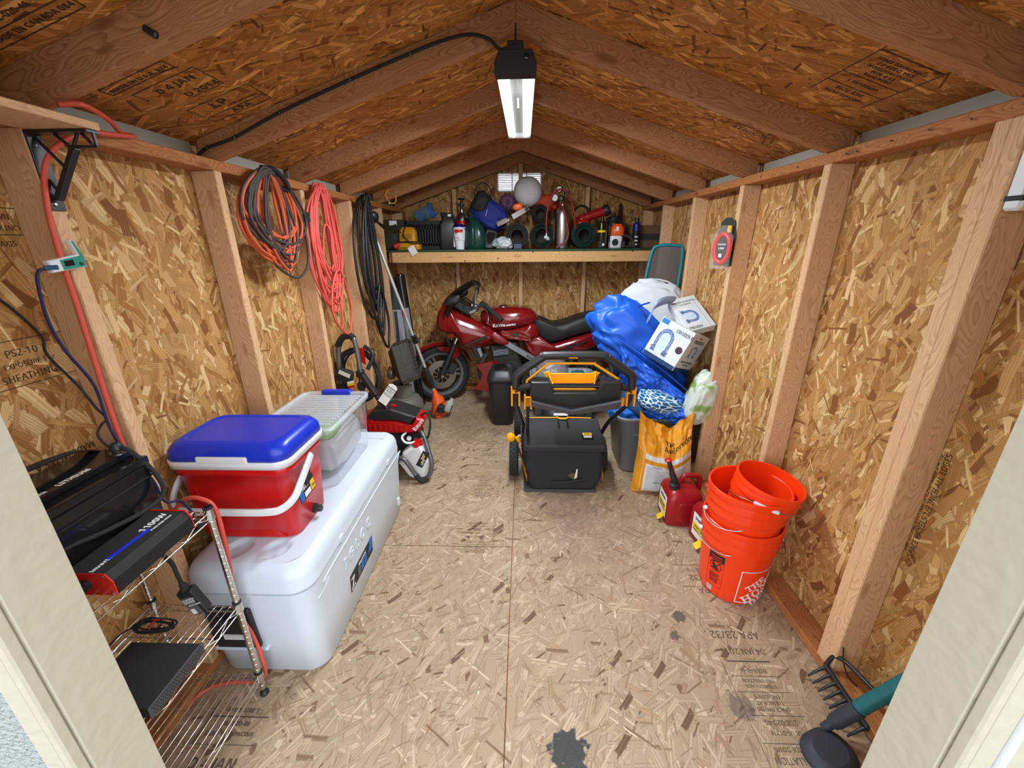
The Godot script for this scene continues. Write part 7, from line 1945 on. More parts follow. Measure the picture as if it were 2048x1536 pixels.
func build_tools_front() -> void:
	var r := thing("bow_rake", "black steel bow rake lying with its tines on the floor by the nearest right stud", "rake", T())
	var g := G.new()
	g.bar(V(1.084, 0.052, -1.065), V(1.075, 0.052, -0.86), 0.014, 0.022, Vector3.UP, 0.003); put(g, "head_bar", M.black_plastic, r)
	for k in 8:
		g = G.new()
		var z := -1.058 + k * 0.027
		g.tube(curve([V(1.082, 0.05, z), V(1.055, 0.036, z + 0.002), V(1.025, 0.010, z + 0.004)], 3), [0.007, 0.0065, 0.006, 0.0055, 0.005, 0.004, 0.003], 6); put(g, "tine", M.black_plastic, r)
	g = G.new(); g.tube(curve([V(1.083, 0.055, -1.062), V(1.10, 0.10, -1.06), V(1.115, 0.115, -1.03), V(1.125, 0.12, -0.97), V(1.132, 0.13, -0.90), V(1.14, 0.16, -0.84)], 5), 0.0075, 8); put(g, "bow", M.black_plastic, r)
	g = G.new(); g.tube([V(1.14, 0.16, -0.84), V(1.120, 0.33, -0.78), V(1.08, 1.0, -0.655)], 0.012, 8); put(g, "handle", mat("handle_yellow", Color(0.72, 0.52, 0.08), 0.6), r)
	var s := thing("garden_tool", "teal handled tool with a dark collar and black foot leaning by the right doorway", "tool", T())
	var a := V(0.985, 0.065, -0.875); var b := V(1.095, 0.262, -0.85)
	var d := (b - a).normalized()
	g = G.new(); g.tube([a + d * 0.085, a + d * 0.09, a + d * 0.30], [0.0195, 0.021, 0.021], 16); put(g, "grip", mat("tool_teal", Color(0.08, 0.40, 0.42), 0.55), s)
	for k in 5:
		g = G.new(); g.tube([a + d * (0.10 + k * 0.035), a + d * (0.103 + k * 0.035)], 0.0217, 16); put(g, "grip_ring", M.tool_teal, s)
	g = G.new(); g.tube([a - d * 0.015, a, a + d * 0.085], [0.018, 0.022, 0.0235], 16); put(g, "collar", mat("collar_slate", Color(0.06, 0.07, 0.10), 0.6), s)
	g = G.new(); g.tube([a - d * 0.012, a - d * 0.05], [0.014, 0.013], 10); put(g, "neck", M.collar_slate, s)
	g = G.new(); g.loft(T(0.935, 0.001, -0.815, 0, 20, 0), [[0.0, 0.145, 0.12, 0.055], [0.005, 0.155, 0.13, 0.06], [0.02, 0.15, 0.125, 0.058], [0.032, 0.10, 0.08, 0.04]], 7); put(g, "foot", M.collar_slate, s)
	# stakes of a fallen piece of twig on the stud
	var tw := thing("twig", "thin brown twig hanging at the foot of the nearest right stud", "twig", T())
	g = G.new(); g.tube(curve([V(1.105, 0.165, -1.045), V(1.112, 0.11, -1.035), V(1.13, 0.06, -1.02), V(1.15, 0.042, -1.0)], 5), 0.0022, 6); put(g, "stem", mat("twig_brown", Color(0.20, 0.10, 0.06), 0.8), tw)

# folds of thin sheet: random planes of crease, bent a little by noise
func crumple_fn(seed_: int, freq: float, amp: float, base := 1.0) -> Variant:
	var r := RandomNumberGenerator.new(); r.seed = seed_
	var n := FastNoiseLite.new(); n.seed = seed_; n.frequency = 0.7; n.fractal_octaves = 2
	var ps := []
	for k in 9:
		var v := Vector3(r.randfn(), r.randfn(), r.randfn()).normalized()
		ps.append([v * freq * r.randf_range(0.35, 1.0), r.randf() * 4.0, r.randf_range(0.4, 1.0) / (1.0 + k * 0.18)])
	return func(d: Vector3) -> float:
		var q := d + Vector3(n.get_noise_3dv(d), n.get_noise_3dv(d + V(9, 0, 0)), n.get_noise_3dv(d + V(0, 9, 0))) * 0.55
		var f := 0.0
		for p in ps:
			var t := fposmod(q.dot(p[0]) + float(p[1]), 1.0)
			f += (absf(t * 2.0 - 1.0) - 0.5) * float(p[2])
		return base + amp * 0.34 * f

func build_pile() -> void:
	var blue := mat("tarp_blue", Color(0.06, 0.34, 0.78), 0.42)
	var g: G
	# white disc behind everything
	var w := thing("pop_up_disc", "round white fabric disc folded behind the blue inflatable", "disc", T(0.93, 0.94, -3.02, -12, -14, -20))
	g = G.new(); g.blob(T().scaled_local(V(0.275, 0.29, 0.055)), crumple_fn(41, 3.2, 0.30, 0.96), 60, 36, 0.85); put(g, "fabric", mat("fabric_white", Color(0.82, 0.84, 0.86), 0.6), w)
	g = G.new()
	var ring := []
	for k in 28: ring.append(V(0.278 * cos(TAU * k / 28), 0.292 * sin(TAU * k / 28), 0.0))
	g.tube(ring, 0.006, 6, true); put(g, "wire_rim", M.fabric_white, w)
	# teal framed net
	var s := thing("framed_screen", "translucent grey screen in a teal frame standing in the right back corner", "screen", T(1.02, 0.88, -3.09, -4, -12, 0))
	var sp := soft([V2(-0.15, -0.10), V2(-0.13, 0.25), V2(-0.095, 0.52), V2(-0.05, 0.575), V2(0.08, 0.575), V2(0.115, 0.545), V2(0.11, 0.30), V2(0.07, 0.0), V2(0.02, -0.12)], 4)
	var loop := []
	for p in sp: loop.append(V(p.x, p.y, 0))
	g = G.new(); g.tube(loop, 0.0115, 8, true); put(g, "frame", mat("frame_teal", Color(0.05, 0.48, 0.54), 0.45), s)
	var net := mat("net_grey", Color(0.36, 0.34, 0.34, 0.62), 0.6); net.transparency = BaseMaterial3D.TRANSPARENCY_ALPHA
	g = G.new(); g.prism(T(), sp, 0.002); put(g, "net", net, s)
	# blue inflatable mass
	var b := thing("inflatable", "large crumpled blue vinyl inflatable heaped on the grey tote", "inflatable", T())
	g = G.new()
	g.blob(T(0.80, 0.77, -2.80, 0, 0, -50).scaled_local(V(0.43, 0.215, 0.19)), crumple_fn(51, 3.4, 0.26, 0.98), 130, 72, 0.75)
	put(g, "vinyl", blue, b)
	g = G.new()
	g.blob(T(0.665, 0.99, -2.83, 0, 20, 14).scaled_local(V(0.145, 0.12, 0.11)), crumple_fn(52, 3.2, 0.32, 0.95), 70, 44, 0.75)
	put(g, "folded_top", blue, b)
	# hanging skirt over the tote
	var n := FastNoiseLite.new(); n.seed = 9; n.frequency = 2.6; n.fractal_octaves = 3
	for q in 2:
		var rows := []
		for i in 25:
			var row := []
			for j in 49:
				var u := j / 48.0; var v := i / 24.0
				var a := V(0.62, 0.86, -2.60).lerp(V(1.04, 0.56, -2.42), u)
				if q == 1: a = V(0.76, 0.52, -2.44).lerp(V(1.09, 0.50, -2.36), u)
				var drop := lerpf(0.30, 0.10, u) if q == 0 else 0.09 + 0.05 * sin(u * 3.0)
				var f := 0.05 * absf(n.get_noise_2d(u * 2.0 + q * 7, v * 1.2)) + 0.014 * sin(u * 16.0 + v * 3.0 + q)
				row.append(a + V(0.02 * sin(v * 4.0), -drop * v, f + 0.05 * sin(v * PI) - 0.04 * v))
			rows.append(row)
		rows.reverse()
		g = G.new(); g.grid(rows)
		put(g, "vinyl_fold", blue, b)
	for q in [[V(0.63, 0.875, -2.61), V(0.75, 0.80, -2.57), V(0.90, 0.70, -2.50), V(1.05, 0.58, -2.42)], [V(0.58, 1.06, -2.73), V(0.66, 1.07, -2.70), V(0.76, 1.085, -2.72), V(0.84, 1.10, -2.76)]]:
		g = G.new(); g.tube(curve(q, 8), 0.006, 7); put(g, "seam", blue, b)
	var grey := mat("vinyl_grey", Color(0.50, 0.57, 0.66), 0.4)
	g = G.new(); g.prism(T(0.565, 0.965, -2.70, 10, 30, 10), soft([V2(-0.05, -0.01), V2(0.0, 0.035), V2(0.06, 0.03), V2(0.05, -0.005), V2(0.0, -0.015)], 3), 0.006, 0.002); put(g, "grey_underside", grey, b)
	g = G.new()
	var rows2 := []
	for i in 9:
		var row := []
		for j in 7:
			var t := i / 8.0; var u := j / 6.0 - 0.5
			row.append(V(0.80, 1.03, -2.60).bezier_interpolate(V(0.80, 1.12, -2.58), V(0.88, 1.14, -2.60), V(0.955, 1.13, -2.64), t) + V(0.02 * u, 0.10 * u * (1.0 - 0.5 * t), 0.04 * u + 0.02 * cos(u * 4.0)))
		rows2.append(row)
	rows2.reverse()
	g.grid(rows2); put(g, "pale_flap", grey, b)
	# teal patterned float
	var im := Image.create_empty(256, 256, false, Image.FORMAT_RGBA8)
	var cell := FastNoiseLite.new(); cell.noise_type = FastNoiseLite.TYPE_CELLULAR; cell.frequency = 0.035; cell.seed = 3; cell.cellular_return_type = FastNoiseLite.RETURN_DISTANCE2_SUB; cell.fractal_type = FastNoiseLite.FRACTAL_NONE
	for y in 256:
		for x in 256:
			var c := cell.get_noise_2d(x, y * 1.6)
			im.set_pixel(x, y, Color(0.85, 0.93, 0.93) if c < -0.82 else Color(0.02, 0.45 + 0.2 * c, 0.62 + 0.1 * c))
	var tm := mat("float_print", Color.WHITE, 0.35); tm.albedo_texture = tex(im); tm.uv1_scale = V(2.0, 1.0, 1)
	var f := thing("pool_float", "teal pool float printed with white cells under the blue inflatable", "pool float", T(0.90, 0.50, -2.47, 0, 12, -16))
	g = G.new(); g.blob(T().scaled_local(V(0.17, 0.075, 0.12)), crumple_fn(61, 1.8, 0.2, 0.97), 48, 30, 0.8); put(g, "vinyl", tm, f)
	# glittery blue roll and thin blue sheet in the tote
	var gl := with_noise_bump(mat("glitter_blue", Color(0.08, 0.26, 0.44), 0.22), 0.5, 1.6, 30.0)
	var sn := thing("glitter_tube", "dark glittery blue vinyl tube sticking out of the grey tote", "inflatable", T())
	g = G.new(); g.tube(curve([V(0.66, 0.50, -2.66), V(0.71, 0.475, -2.575), V(0.775, 0.435, -2.51), V(0.87, 0.40, -2.50), V(0.95, 0.36, -2.52)], 6), 0.058, 18); put(g, "vinyl", gl, sn)
	var sh := thing("blue_sheet", "thin bright blue plastic sheet lining the grey tote", "sheet", T(0.74, 0.345, -2.63))
	g = G.new(); g.blob(T(0, 0.04, 0).scaled_local(V(0.16, 0.075, 0.165)), crumple_fn(63, 2.2, 0.4, 0.95), 56, 34, 0.75); put(g, "film", mat("sheet_blue", Color(0.12, 0.40, 0.78), 0.35), sh)
	# blue edge hanging behind the sack
	# pale crumpled sheet at the wall
	var pim := Image.create_empty(128, 128, false, Image.FORMAT_RGBA8)
	var pn := FastNoiseLite.new(); pn.seed = 4; pn.frequency = 0.03; pn.fractal_octaves = 3
	for y in 128:
		for x in 128:
			pim.set_pixel(x, y, Color(0.80, 0.85, 0.80).lerp(Color(0.50, 0.62, 0.30), smoothstep(0.05, 0.5, pn.get_noise_2d(x, y))))
	var pm := mat("pale_film", Color.WHITE, 0.35); pm.albedo_texture = tex(pim)
	var p := thing("pale_bag", "crumpled white plastic bag with green staining between the boxes and the right wall", "bag", T(1.085, 0.585, -2.335, 0, 0, -10))
	g = G.new(); g.blob(T().scaled_local(V(0.085, 0.18, 0.085)), crumple_fn(71, 2.6, 0.36, 0.95), 64, 40, 0.8); put(g, "film", pm, p)
	build_boxes()

func arch_picture() -> ImageTexture:
	var im := Image.create_empty(256, 256, false, Image.FORMAT_RGBA8)
	var n := FastNoiseLite.new(); n.seed = 2; n.frequency = 0.05; n.fractal_octaves = 3
	var base := Color(0.84, 0.85, 0.85)
	for y in 256:
		for x in 256:
			var u := (x - 128) / 110.0; var v := (205 - y) / 150.0
			var c := base.lerp(Color(0.78, 0.82, 0.87), smoothstep(0.3, 1.0, v))
			# arch: half ring on two legs
			var d := absf(V2(u, maxf(v - 0.62, 0.0) * 1.5).length() - 0.62)
			if v < -0.05: d = 9.0
			var k := n.get_noise_2d(x, y)
			if d < 0.15:
				c = Color(0.50, 0.62, 0.80).lerp(Color(0.26, 0.30, 0.50), smoothstep(-0.2, 0.5, k + d * 2.0))
			elif absf(u) < 0.40 and v > 0.0 and v < 1.0 - absf(u):
				c = c.lerp(Color(0.62, 0.76, 0.86), 0.55 + 0.5 * k)
			if v < 0.14 and v > -0.10 and absf(absf(u) - 0.62) < 0.24 + 0.1 * k:
				c = Color(0.40, 0.46, 0.62).lerp(Color(0.16, 0.18, 0.28), smoothstep(0.0, 0.4, k))
			elif v < -0.02 and v > -0.24 and absf(u) < 1.0:
				c = c.lerp(Color(0.58, 0.70, 0.82), clampf(0.35 + k, 0, 1))
			im.set_pixel(x, y, c)
	return tex(im)

func picture(parent: Node, called: String, xf: Transform3D, w: float, h: float, m: Material) -> void:
	var g := G.new(); g.flat()
	g.quad(xf * V(-w / 2, -h / 2, 0), xf * V(w / 2, -h / 2, 0), xf * V(w / 2, h / 2, 0), xf * V(-w / 2, h / 2, 0), V2(0, 1), V2(1, 1), V2(1, 0), V2(0, 0))
	put(g, called, m, parent)

func build_boxes() -> void:
	var card := mat("card_white", Color(0.80, 0.81, 0.81), 0.6)
	var blueb := mat("card_blue", Color(0.03, 0.20, 0.38), 0.5)
	var am := mat("arch_print", Color.WHITE, 0.55); am.albedo_texture = arch_picture()
	var navy := mat("print_navy", Color(0.06, 0.10, 0.22), 0.6)
	var W := V(0.601, -0.302, 0.740).normalized(); var H := V(0.42, 0.907, 0.03); H = (H - W * H.dot(W)).normalized(); var N := W.cross(H)
	var dx := 0.232; var dy := 0.255; var dz := 0.235
	var c := V(1.002, 0.979, -2.35) - (W * dx + H * dy + N * dz) / 2.0
	var b := thing("toy_box", "larger white sprinkler toy box tilted on the blue inflatable, showing two printed sides", "box", Transform3D(Basis(W, H, N), c), "sprinkler toy boxes")
	var g := G.new(); g.box(T(), V(dx, dy, dz), 0.002); put(g, "carton", card, b)
	var f := Node3D.new(); f.name = "front_print"; b.add_child(f, true); f.transform = T(0, 0, dz / 2 + 0.0006)
	picture(f, "arch_picture", T(-0.03, -0.002, 0), 0.165, 0.225, am)
	text(f, "FROZEN II", 0.020, T(0.066, 0.09, 0.0006), navy, "Droid Serif", true, 1, 0.8)
	g = G.new(); g.lathe(T(0.083, -0.005, 0, 90), [V2(0, 0.001), V2(0.022, 0.001), V2(0.022, 0)], 20); put(g, "round_badge", mat("badge_plum", Color(0.10, 0.03, 0.06), 0.5), f)
	g = G.new(); g.box(T(0.0, -dy / 2 + 0.014, 0), V(dx - 0.006, 0.026, 0.0008)); put(g, "blue_band", blueb, f)
	g = G.new(); g.box(T(-0.085, 0.11, 0), V(0.05, 0.03, 0.0008)); put(g, "blue_flash", M.blue_ink, f)
	var r := Node3D.new(); r.name = "side_print"; b.add_child(r, true); r.transform = Transform3D(Basis(V(0, 0, -1), V(0, 1, 0), V(1, 0, 0)), V(dx / 2 + 0.0006, 0, 0))
	picture(r, "arch_picture", T(0.0, 0.015, 0), 0.13, 0.105, am)
	text(r, "Disney", 0.008, T(0, 0.107, 0.0006), navy, "Droid Serif", false)
	text(r, "FROZEN II", 0.020, T(0, 0.08, 0.0006), navy, "Droid Serif", true, 1, 0.95)
	text(r, "WINTER WATERFALL", 0.0115, T(0, -0.058, 0.0006), navy, "Droid Serif", false)
	text(r, "Arch Sprinkler", 0.008, T(0, -0.076, 0.0006), navy, "Droid Serif", false)
	g = G.new(); g.box(T(0.0, -dy / 2 + 0.014, 0), V(dz - 0.006, 0.026, 0.0008)); put(g, "blue_band", blueb, r)
	# second box on top, seen on its large face
	var e := Basis.from_euler(V(deg_to_rad(-55.1), deg_to_rad(-7.2), deg_to_rad(20.3)))
	var b2 := thing("toy_box", "smaller white sprinkler toy box lying flat on top of the larger one", "box", Transform3D(e, V(1.045, 1.046, -2.575)), "sprinkler toy boxes")
	g = G.new(); g.box(T(), V(0.178, 0.281, 0.05), 0.002); put(g, "carton", card, b2)
	var f2 := Node3D.new(); f2.name = "front_print"; b2.add_child(f2, true); f2.transform = T(0, 0, 0.0256, 0, 0, -90)
	picture(f2, "arch_picture", T(0.025, -0.015, 0), 0.15, 0.13, am)
	text(f2, "WINTER WATERFALL", 0.0115, T(-0.10, 0.0, 0.0006, 0, 0, 90) * T(0.0, 0.0, 0), navy, "Droid Serif", false)
	text(f2, "Arch Sprinkler", 0.008, T(-0.078, 0.0, 0.0006, 0, 0, 90), navy, "Droid Serif", false)
	text(f2, "FROZEN", 0.016, T(0.122, -0.03, 0.0006, 0, 0, 90), navy, "Droid Serif", true, 1, 0.9)
	g = G.new(); g.box(T(0.06, 0, 0.0253), V(0.001, 0.27, 0.001)); put(g, "flap_edge", M.mid_grey, b2)

const SY := 1.4288

func build_back_shelf() -> void:
	var s := thing("back_shelf", "long wooden shelf with a green painted board across the back wall", "shelf", T())
	var g := G.new(); g.bb(XL + 0.001, XR - 0.001, 1.322, 1.41, -3.637, -3.675, 0.003, 0); put(g, "front_rail", M.shelf_wood, s)
	g = G.new(); g.bb(WL + 0.001, WR - 0.001, 1.4105, 1.428, -3.632, -4.049, 0.002, 0); put(g, "shelf_board", mat("board_green", Color(0.035, 0.10, 0.035), 0.6), s)
	for x in [XL - 0.02, XR + 0.02]:
		g = G.new(); g.bb(x - 0.0185, x + 0.0185, 1.322, 1.41, -3.68, -4.049, 0.002, 2); put(g, "side_rail", M.shelf_wood, s)
	for q in [[-0.51, 1.334], [-0.222, 1.352], [0.075, 1.405], [0.92, 1.405]]:
		g = G.new(); g.lathe(T(q[0], q[1], -3.6368, 90), [V2(0, 0.001), V2(0.006, 0.001), V2(0.006, 0)], 12); put(g, "knot", M.twig_brown, s)
	var bk := mat("milk_black", Color(0.022, 0.022, 0.024), 0.5)
	# from the left
	var t := thing("camo_box", "dark green box with a white label at the left end of the back shelf", "box", T(-1.125, SY, -3.80))
	g = G.new(); g.bb(-0.085, 0.085, 0, 0.245, -0.09, 0.09, 0.006); put(g, "case", mat("camo_green", Color(0.04, 0.055, 0.03), 0.7), t)
	g = G.new(); g.bb(-0.035, 0.03, 0.20, 0.238, 0.0902, 0.0912); put(g, "white_label", M.white_ink, t)
	g = G.new(); g.prism(T(0.01, 0.13, 0.091), soft([V2(-0.04, -0.04), V2(0.0, 0.05), V2(0.045, 0.02), V2(0.03, -0.05)], 3), 0.001); put(g, "picture_patch", mat("patch_grey", Color(0.22, 0.24, 0.22), 0.6), t)
	var ym := mat("pump_yellow", Color(0.80, 0.55, 0.03), 0.4)
	t = thing("sump_pump", "yellow utility pump with black cord and white tag on the back shelf", "pump", T(-1.0, SY, -3.72))
	g = G.new(); g.loft(T(), [[0, 0.20, 0.13, 0.03], [0.006, 0.21, 0.14, 0.03], [0.05, 0.205, 0.135, 0.03], [0.062, 0.17, 0.12, 0.03]], 4); put(g, "pump_base", ym, t)
	g = G.new(); g.loft(T(-0.005, 0.07, 0), [[0, 0.15, 0.11, 0.025], [0.08, 0.145, 0.105, 0.025], [0.11, 0.11, 0.08, 0.03], [0.115, 0.08, 0.06, 0.02]], 5); put(g, "pump_housing", ym, t)
	g = G.new(); g.box(T(-0.095, 0.035, 0.05, 0, 10, 20), V(0.07, 0.045, 0.05), 0.01); put(g, "red_cap", M.cap_red, t)
	g = G.new(); g.tube(curve([V(-0.02, 0.17, 0.03), V(-0.01, 0.20, 0.03), V(-0.03, 0.12, 0.07), V(0.03, 0.06, 0.085), V(0.09, 0.055, 0.08), V(0.11, 0.05, 0.04), V(-0.05, 0.064, 0.08), V(-0.08, 0.062, 0.07)], 6), 0.005, 7); put(g, "cord", M.black_rubber, t)
	g = G.new(); g.box(T(0.045, -0.005, 0.092, -5, 0, 30), V(0.06, 0.075, 0.0015)); put(g, "white_tag", M.white_paper, t)
	for k in 5:
		g = G.new(); g.box(T(-0.01, 0.125 - k * 0.009, 0.0545), V(0.09 - 0.01 * (k % 2), 0.003, 0.0006)); put(g, "print_line", M.black_ink, t)
	text(t, "SUPERIOR", 0.014, T(-0.04, 0.014, 0.0703), M.black_ink)
	t = thing("milk_crate", "black slatted plastic crate behind the yellow pump", "crate", T(-0.87, SY, -3.86))
	g = G.new(); g.bb(-0.145, 0.145, 0, 0.012, -0.13, 0.13, 0.002); put(g, "floor", bk, t)
	for f in [[0, 0.13], [0, -0.13], [1, 0.145], [1, -0.145]]:
		g = G.new()
		var L := 0.29 if f[0] == 0 else 0.26
		for y in [[0.0, 0.03], [0.05, 0.17], [0.20, 0.235]]:
			if f[0] == 0: g.bb(-L / 2, L / 2, y[0], y[1], f[1] - 0.004, f[1] + 0.004, 0.001)
			else: g.bb(f[1] - 0.004, f[1] + 0.004, y[0], y[1], -L / 2, L / 2, 0.001)
		for k in 13:
			var u := -L / 2 + 0.004 + k * (L - 0.008) / 12
			if f[0] == 0: g.bb(u - 0.004, u + 0.004, 0.02, 0.21, f[1] - 0.004, f[1] + 0.004)
			else: g.bb(f[1] - 0.004, f[1] + 0.004, 0.02, 0.21, u - 0.004, u + 0.004)
		put(g, "side", bk, t)
	var cb := mat("jug_blue", Color(0.30, 0.58, 0.78, 0.35), 0.12); cb.transparency = BaseMaterial3D.TRANSPARENCY_ALPHA; cb.roughness = 0.3
	t = thing("water_jug", "small clear blue jug lying on the black crate", "jug", T(-0.875, SY + 0.30, -3.84, 0, -10, -70))
	g = G.new(); g.lathe(T(), [V2(0, -0.085), V2(0.05, -0.08), V2(0.056, -0.06), V2(0.054, 0.01), V2(0.058, 0.03), V2(0.05, 0.055), V2(0.046, 0.06)], 24); put(g, "bottle", cb, t)
	g = G.new(); g.lathe(T(), [V2(0.046, 0.058), V2(0.066, 0.060), V2(0.068, 0.072), V2(0.05, 0.078), V2(0, 0.078)], 24); put(g, "lid", mat("lid_blue", Color(0.22, 0.42, 0.65), 0.4), t)
	g = G.new(); g.tube([V(0.02, 0.075, 0), V(0.05, 0.10, 0.0)], 0.008, 8); put(g, "spout", M.lid_blue, t)
	t = thing("oil_jug", "tall black plastic oil jug right of the black crate", "jug", T(-0.662, SY, -3.74, 0, 8, 0))
	g = G.new(); g.loft(T(), [[0, 0.135, 0.10, 0.02], [0.006, 0.145, 0.11, 0.024], [0.20, 0.145, 0.11, 0.024], [0.25, 0.11, 0.09, 0.03, 0.01], [0.285, 0.055, 0.055, 0.02, -0.03], [0.30, 0.045, 0.045, 0.02, -0.035]], 6); put(g, "bottle", M.black_plastic, t)
	g = G.new(); g.tube(curve([V(-0.02, 0.28, 0), V(0.04, 0.285, 0), V(0.06, 0.25, 0), V(0.058, 0.19, 0)], 5), 0.012, 8); put(g, "handle", M.black_plastic, t)
	g = G.new(); g.box(T(0.02, 0.275, 0.03), V(0.03, 0.02, 0.02), 0.004); put(g, "white_cap", M.white_plastic, t)
	g = G.new(); g.box(T(0.058, 0.07, 0.0553), V(0.024, 0.10, 0.0006)); put(g, "label", M.white_ink, t)
	t = thing("gas_cylinder", "slim grey gas cylinder with valve handwheel and red label behind the white cup", "gas cylinder", T(-0.555, SY, -3.89))
	g = G.new(); g.lathe(T(), [V2(0, 0), V2(0.058, 0), V2(0.06, 0.01), V2(0.06, 0.24), V2(0.05, 0.275), V2(0.028, 0.30), V2(0.02, 0.305), V2(0.02, 0.33), V2(0, 0.33)], 24); put(g, "cylinder", M.steel, t)
	g = G.new(); g.lathe(T(0, 0.33, 0), [V2(0, 0), V2(0.014, 0), V2(0.012, 0.03), V2(0.026, 0.032), V2(0.026, 0.044), V2(0.012, 0.046), V2(0.01, 0.085), V2(0, 0.085)], 14); put(g, "valve", M.black_plastic, t)
	g = G.new(); g.lathe(T(0, 0.41, 0), [V2(0, 0), V2(0.028, 0.0), V2(0.032, 0.006), V2(0.028, 0.014), V2(0, 0.014)], 14); put(g, "handwheel", M.black_plastic, t)
	g = G.new(); g.lathe(T(), [V2(0.0602, 0.14), V2(0.0606, 0.14), V2(0.0606, 0.24), V2(0.0602, 0.24)], 14, 0.6, 2.6); put(g, "red_label", M.cap_red, t)
	t = thing("paper_cup", "tall white drink cup with red print and blue plastic inside, front of the back shelf", "cup", T(-0.555, SY, -3.69))
	g = G.new(); g.lathe(T(), [V2(0, 0.003), V2(0.034, 0.003), V2(0.035, 0), V2(0.037, 0.0), V2(0.043, 0.07), V2(0.046, 0.072), V2(0.052, 0.168), V2(0.056, 0.17), V2(0.056, 0.178), V2(0.052, 0.178), V2(0.05, 0.10), V2(0, 0.10)], 28); put(g, "cup", M.white_plastic, t)
	var cupb := func(p: Vector3) -> Vector3:
		var r := lerpf(0.0462, 0.0522, clampf((p.y - 0.072) / 0.096, 0, 1)) + 0.0005 + p.z
		return V(r * sin(p.x / r), p.y, r * cos(p.x / r))
	printed(t, "red_print", T(0, 0, 0, 0, 10, 0), [], [[-0.048, 0.143, 0.03, 0.143, 0.035], [-0.048, 0.12, -0.02, 0.12, 0.03], [-0.02, 0.09, 0.0, 0.115, 0.005], [0.0, 0.115, 0.03, 0.118, 0.004], [-0.02, 0.09, 0.01, 0.076, 0.003]], M.cap_red, 0.01, "Droid Sans", cupb)
	g = G.new(); g.blob(T(0, 0.175, 0).scaled_local(V(0.058, 0.035, 0.055)), crumple_fn(81, 2.0, 0.5, 0.9), 28, 16); put(g, "blue_plastic", mat("plastic_royal", Color(0.04, 0.08, 0.42), 0.4), t)
	t = thing("watering_can", "dark green plastic watering can facing forward on the back shelf", "watering can", T(-0.425, SY, -3.73))
	var gm := mat("can_green", Color(0.008, 0.085, 0.06), 0.28)
	g = G.new(); g.loft(T(), [[0, 0.165, 0.13, 0.05], [0.006, 0.18, 0.145, 0.055], [0.12, 0.185, 0.145, 0.06], [0.18, 0.155, 0.125, 0.055], [0.215, 0.10, 0.09, 0.04, -0.01], [0.25, 0.065, 0.06, 0.028, -0.02]], 7, true, false); put(g, "tank", gm, t)
	g = G.new(); g.tube([V(-0.02, 0.23, 0.02), V(-0.025, 0.26, 0.04), V(-0.028, 0.285, 0.058)], [0.026, 0.029, 0.033], 18, false, false); put(g, "spout", gm, t)
	g = G.new(); g.lathe(T(-0.0275, 0.28, 0.054, 52), [V2(0, 0.0), V2(0.024, 0.0), V2(0.024, 0.004)], 18); put(g, "spout_hole", M.black_matte, t)
	g = G.new(); g.tube(curve([V(-0.02, 0.235, 0.035), V(-0.012, 0.17, 0.075), V(-0.01, 0.09, 0.082), V(-0.012, 0.04, 0.075)], 5), 0.02, 12); put(g, "front_pipe", gm, t)
	t = thing("backpack", "blue and black backpack lying over the watering can and black rolls", "backpack", T(-0.31, SY + 0.29, -3.84, 0, 0, -32))
	g = G.new(); g.blob(T().scaled_local(V(0.17, 0.12, 0.09)), crumple_fn(91, 1.6, 0.25, 0.97), 56, 34, 0.75); put(g, "bag_body", mat("pack_blue", Color(0.10, 0.16, 0.50), 0.75), t)
	g = G.new(); g.blob(T(-0.10, 0.04, 0.02).scaled_local(V(0.075, 0.10, 0.085)), crumple_fn(92, 1.6, 0.3, 0.97), 40, 26, 0.75); put(g, "black_panel", M.black_matte, t)
	g = G.new(); g.tube(curve([V(-0.15, 0.03, 0.0), V(-0.20, 0.10, 0.0), V(-0.17, 0.19, 0.0), V(-0.08, 0.17, 0.0), V(-0.06, 0.10, 0.0)], 6), 0.010, 8, false, true, 0.4); put(g, "shoulder_strap", M.black_rubber, t)
	g = G.new(); g.tube(curve([V(0.10, 0.02, 0.085), V(0.14, -0.03, 0.09), V(0.19, -0.02, 0.08), V(0.22, 0.04, 0.06)], 6), 0.014, 8, false, true, 0.4); put(g, "waist_strap", M.black_rubber, t)
	g = G.new(); g.tube([V(-0.02, 0.02, 0.092), V(-0.005, -0.03, 0.095)], 0.004, 6); put(g, "zip_pull", M.steel, t)
	t = thing("dust_mask", "dark goggle mask wedged between the watering can and a black roll", "goggles", T(-0.292, SY, -3.75, 0, 15, 0))
	g = G.new(); g.prism(T(0, 0.10, 0, 0, 0, -8), soft([V2(-0.045, -0.065), V2(-0.05, 0.04), V2(-0.02, 0.06), V2(0.045, 0.05), V2(0.05, 0.0), V2(0.0, -0.08)], 3), 0.03, 0.008); put(g, "mask_frame", M.dark_grey, t)
	g = G.new(); g.prism(T(0, 0.10, 0.014, 0, 0, -8), soft([V2(-0.032, -0.045), V2(-0.036, 0.03), V2(0.03, 0.035), V2(0.032, 0.0), V2(0.0, -0.055)], 3), 0.008, 0.002); put(g, "lens", M.black_gloss, t)
	g = G.new(); g.blob(T(0, 0.022, 0).scaled_local(V(0.06, 0.022, 0.04)), crumple_fn(93, 1.5, 0.2), 24, 14); put(g, "strap_bundle", M.mid_grey, t)
	t = thing("gathered_bag", "lilac fabric bag gathered to a knot beside the white foam ball", "bag", T(-0.143, SY + 0.385, -3.85))
	g = G.new()
	var rows := []
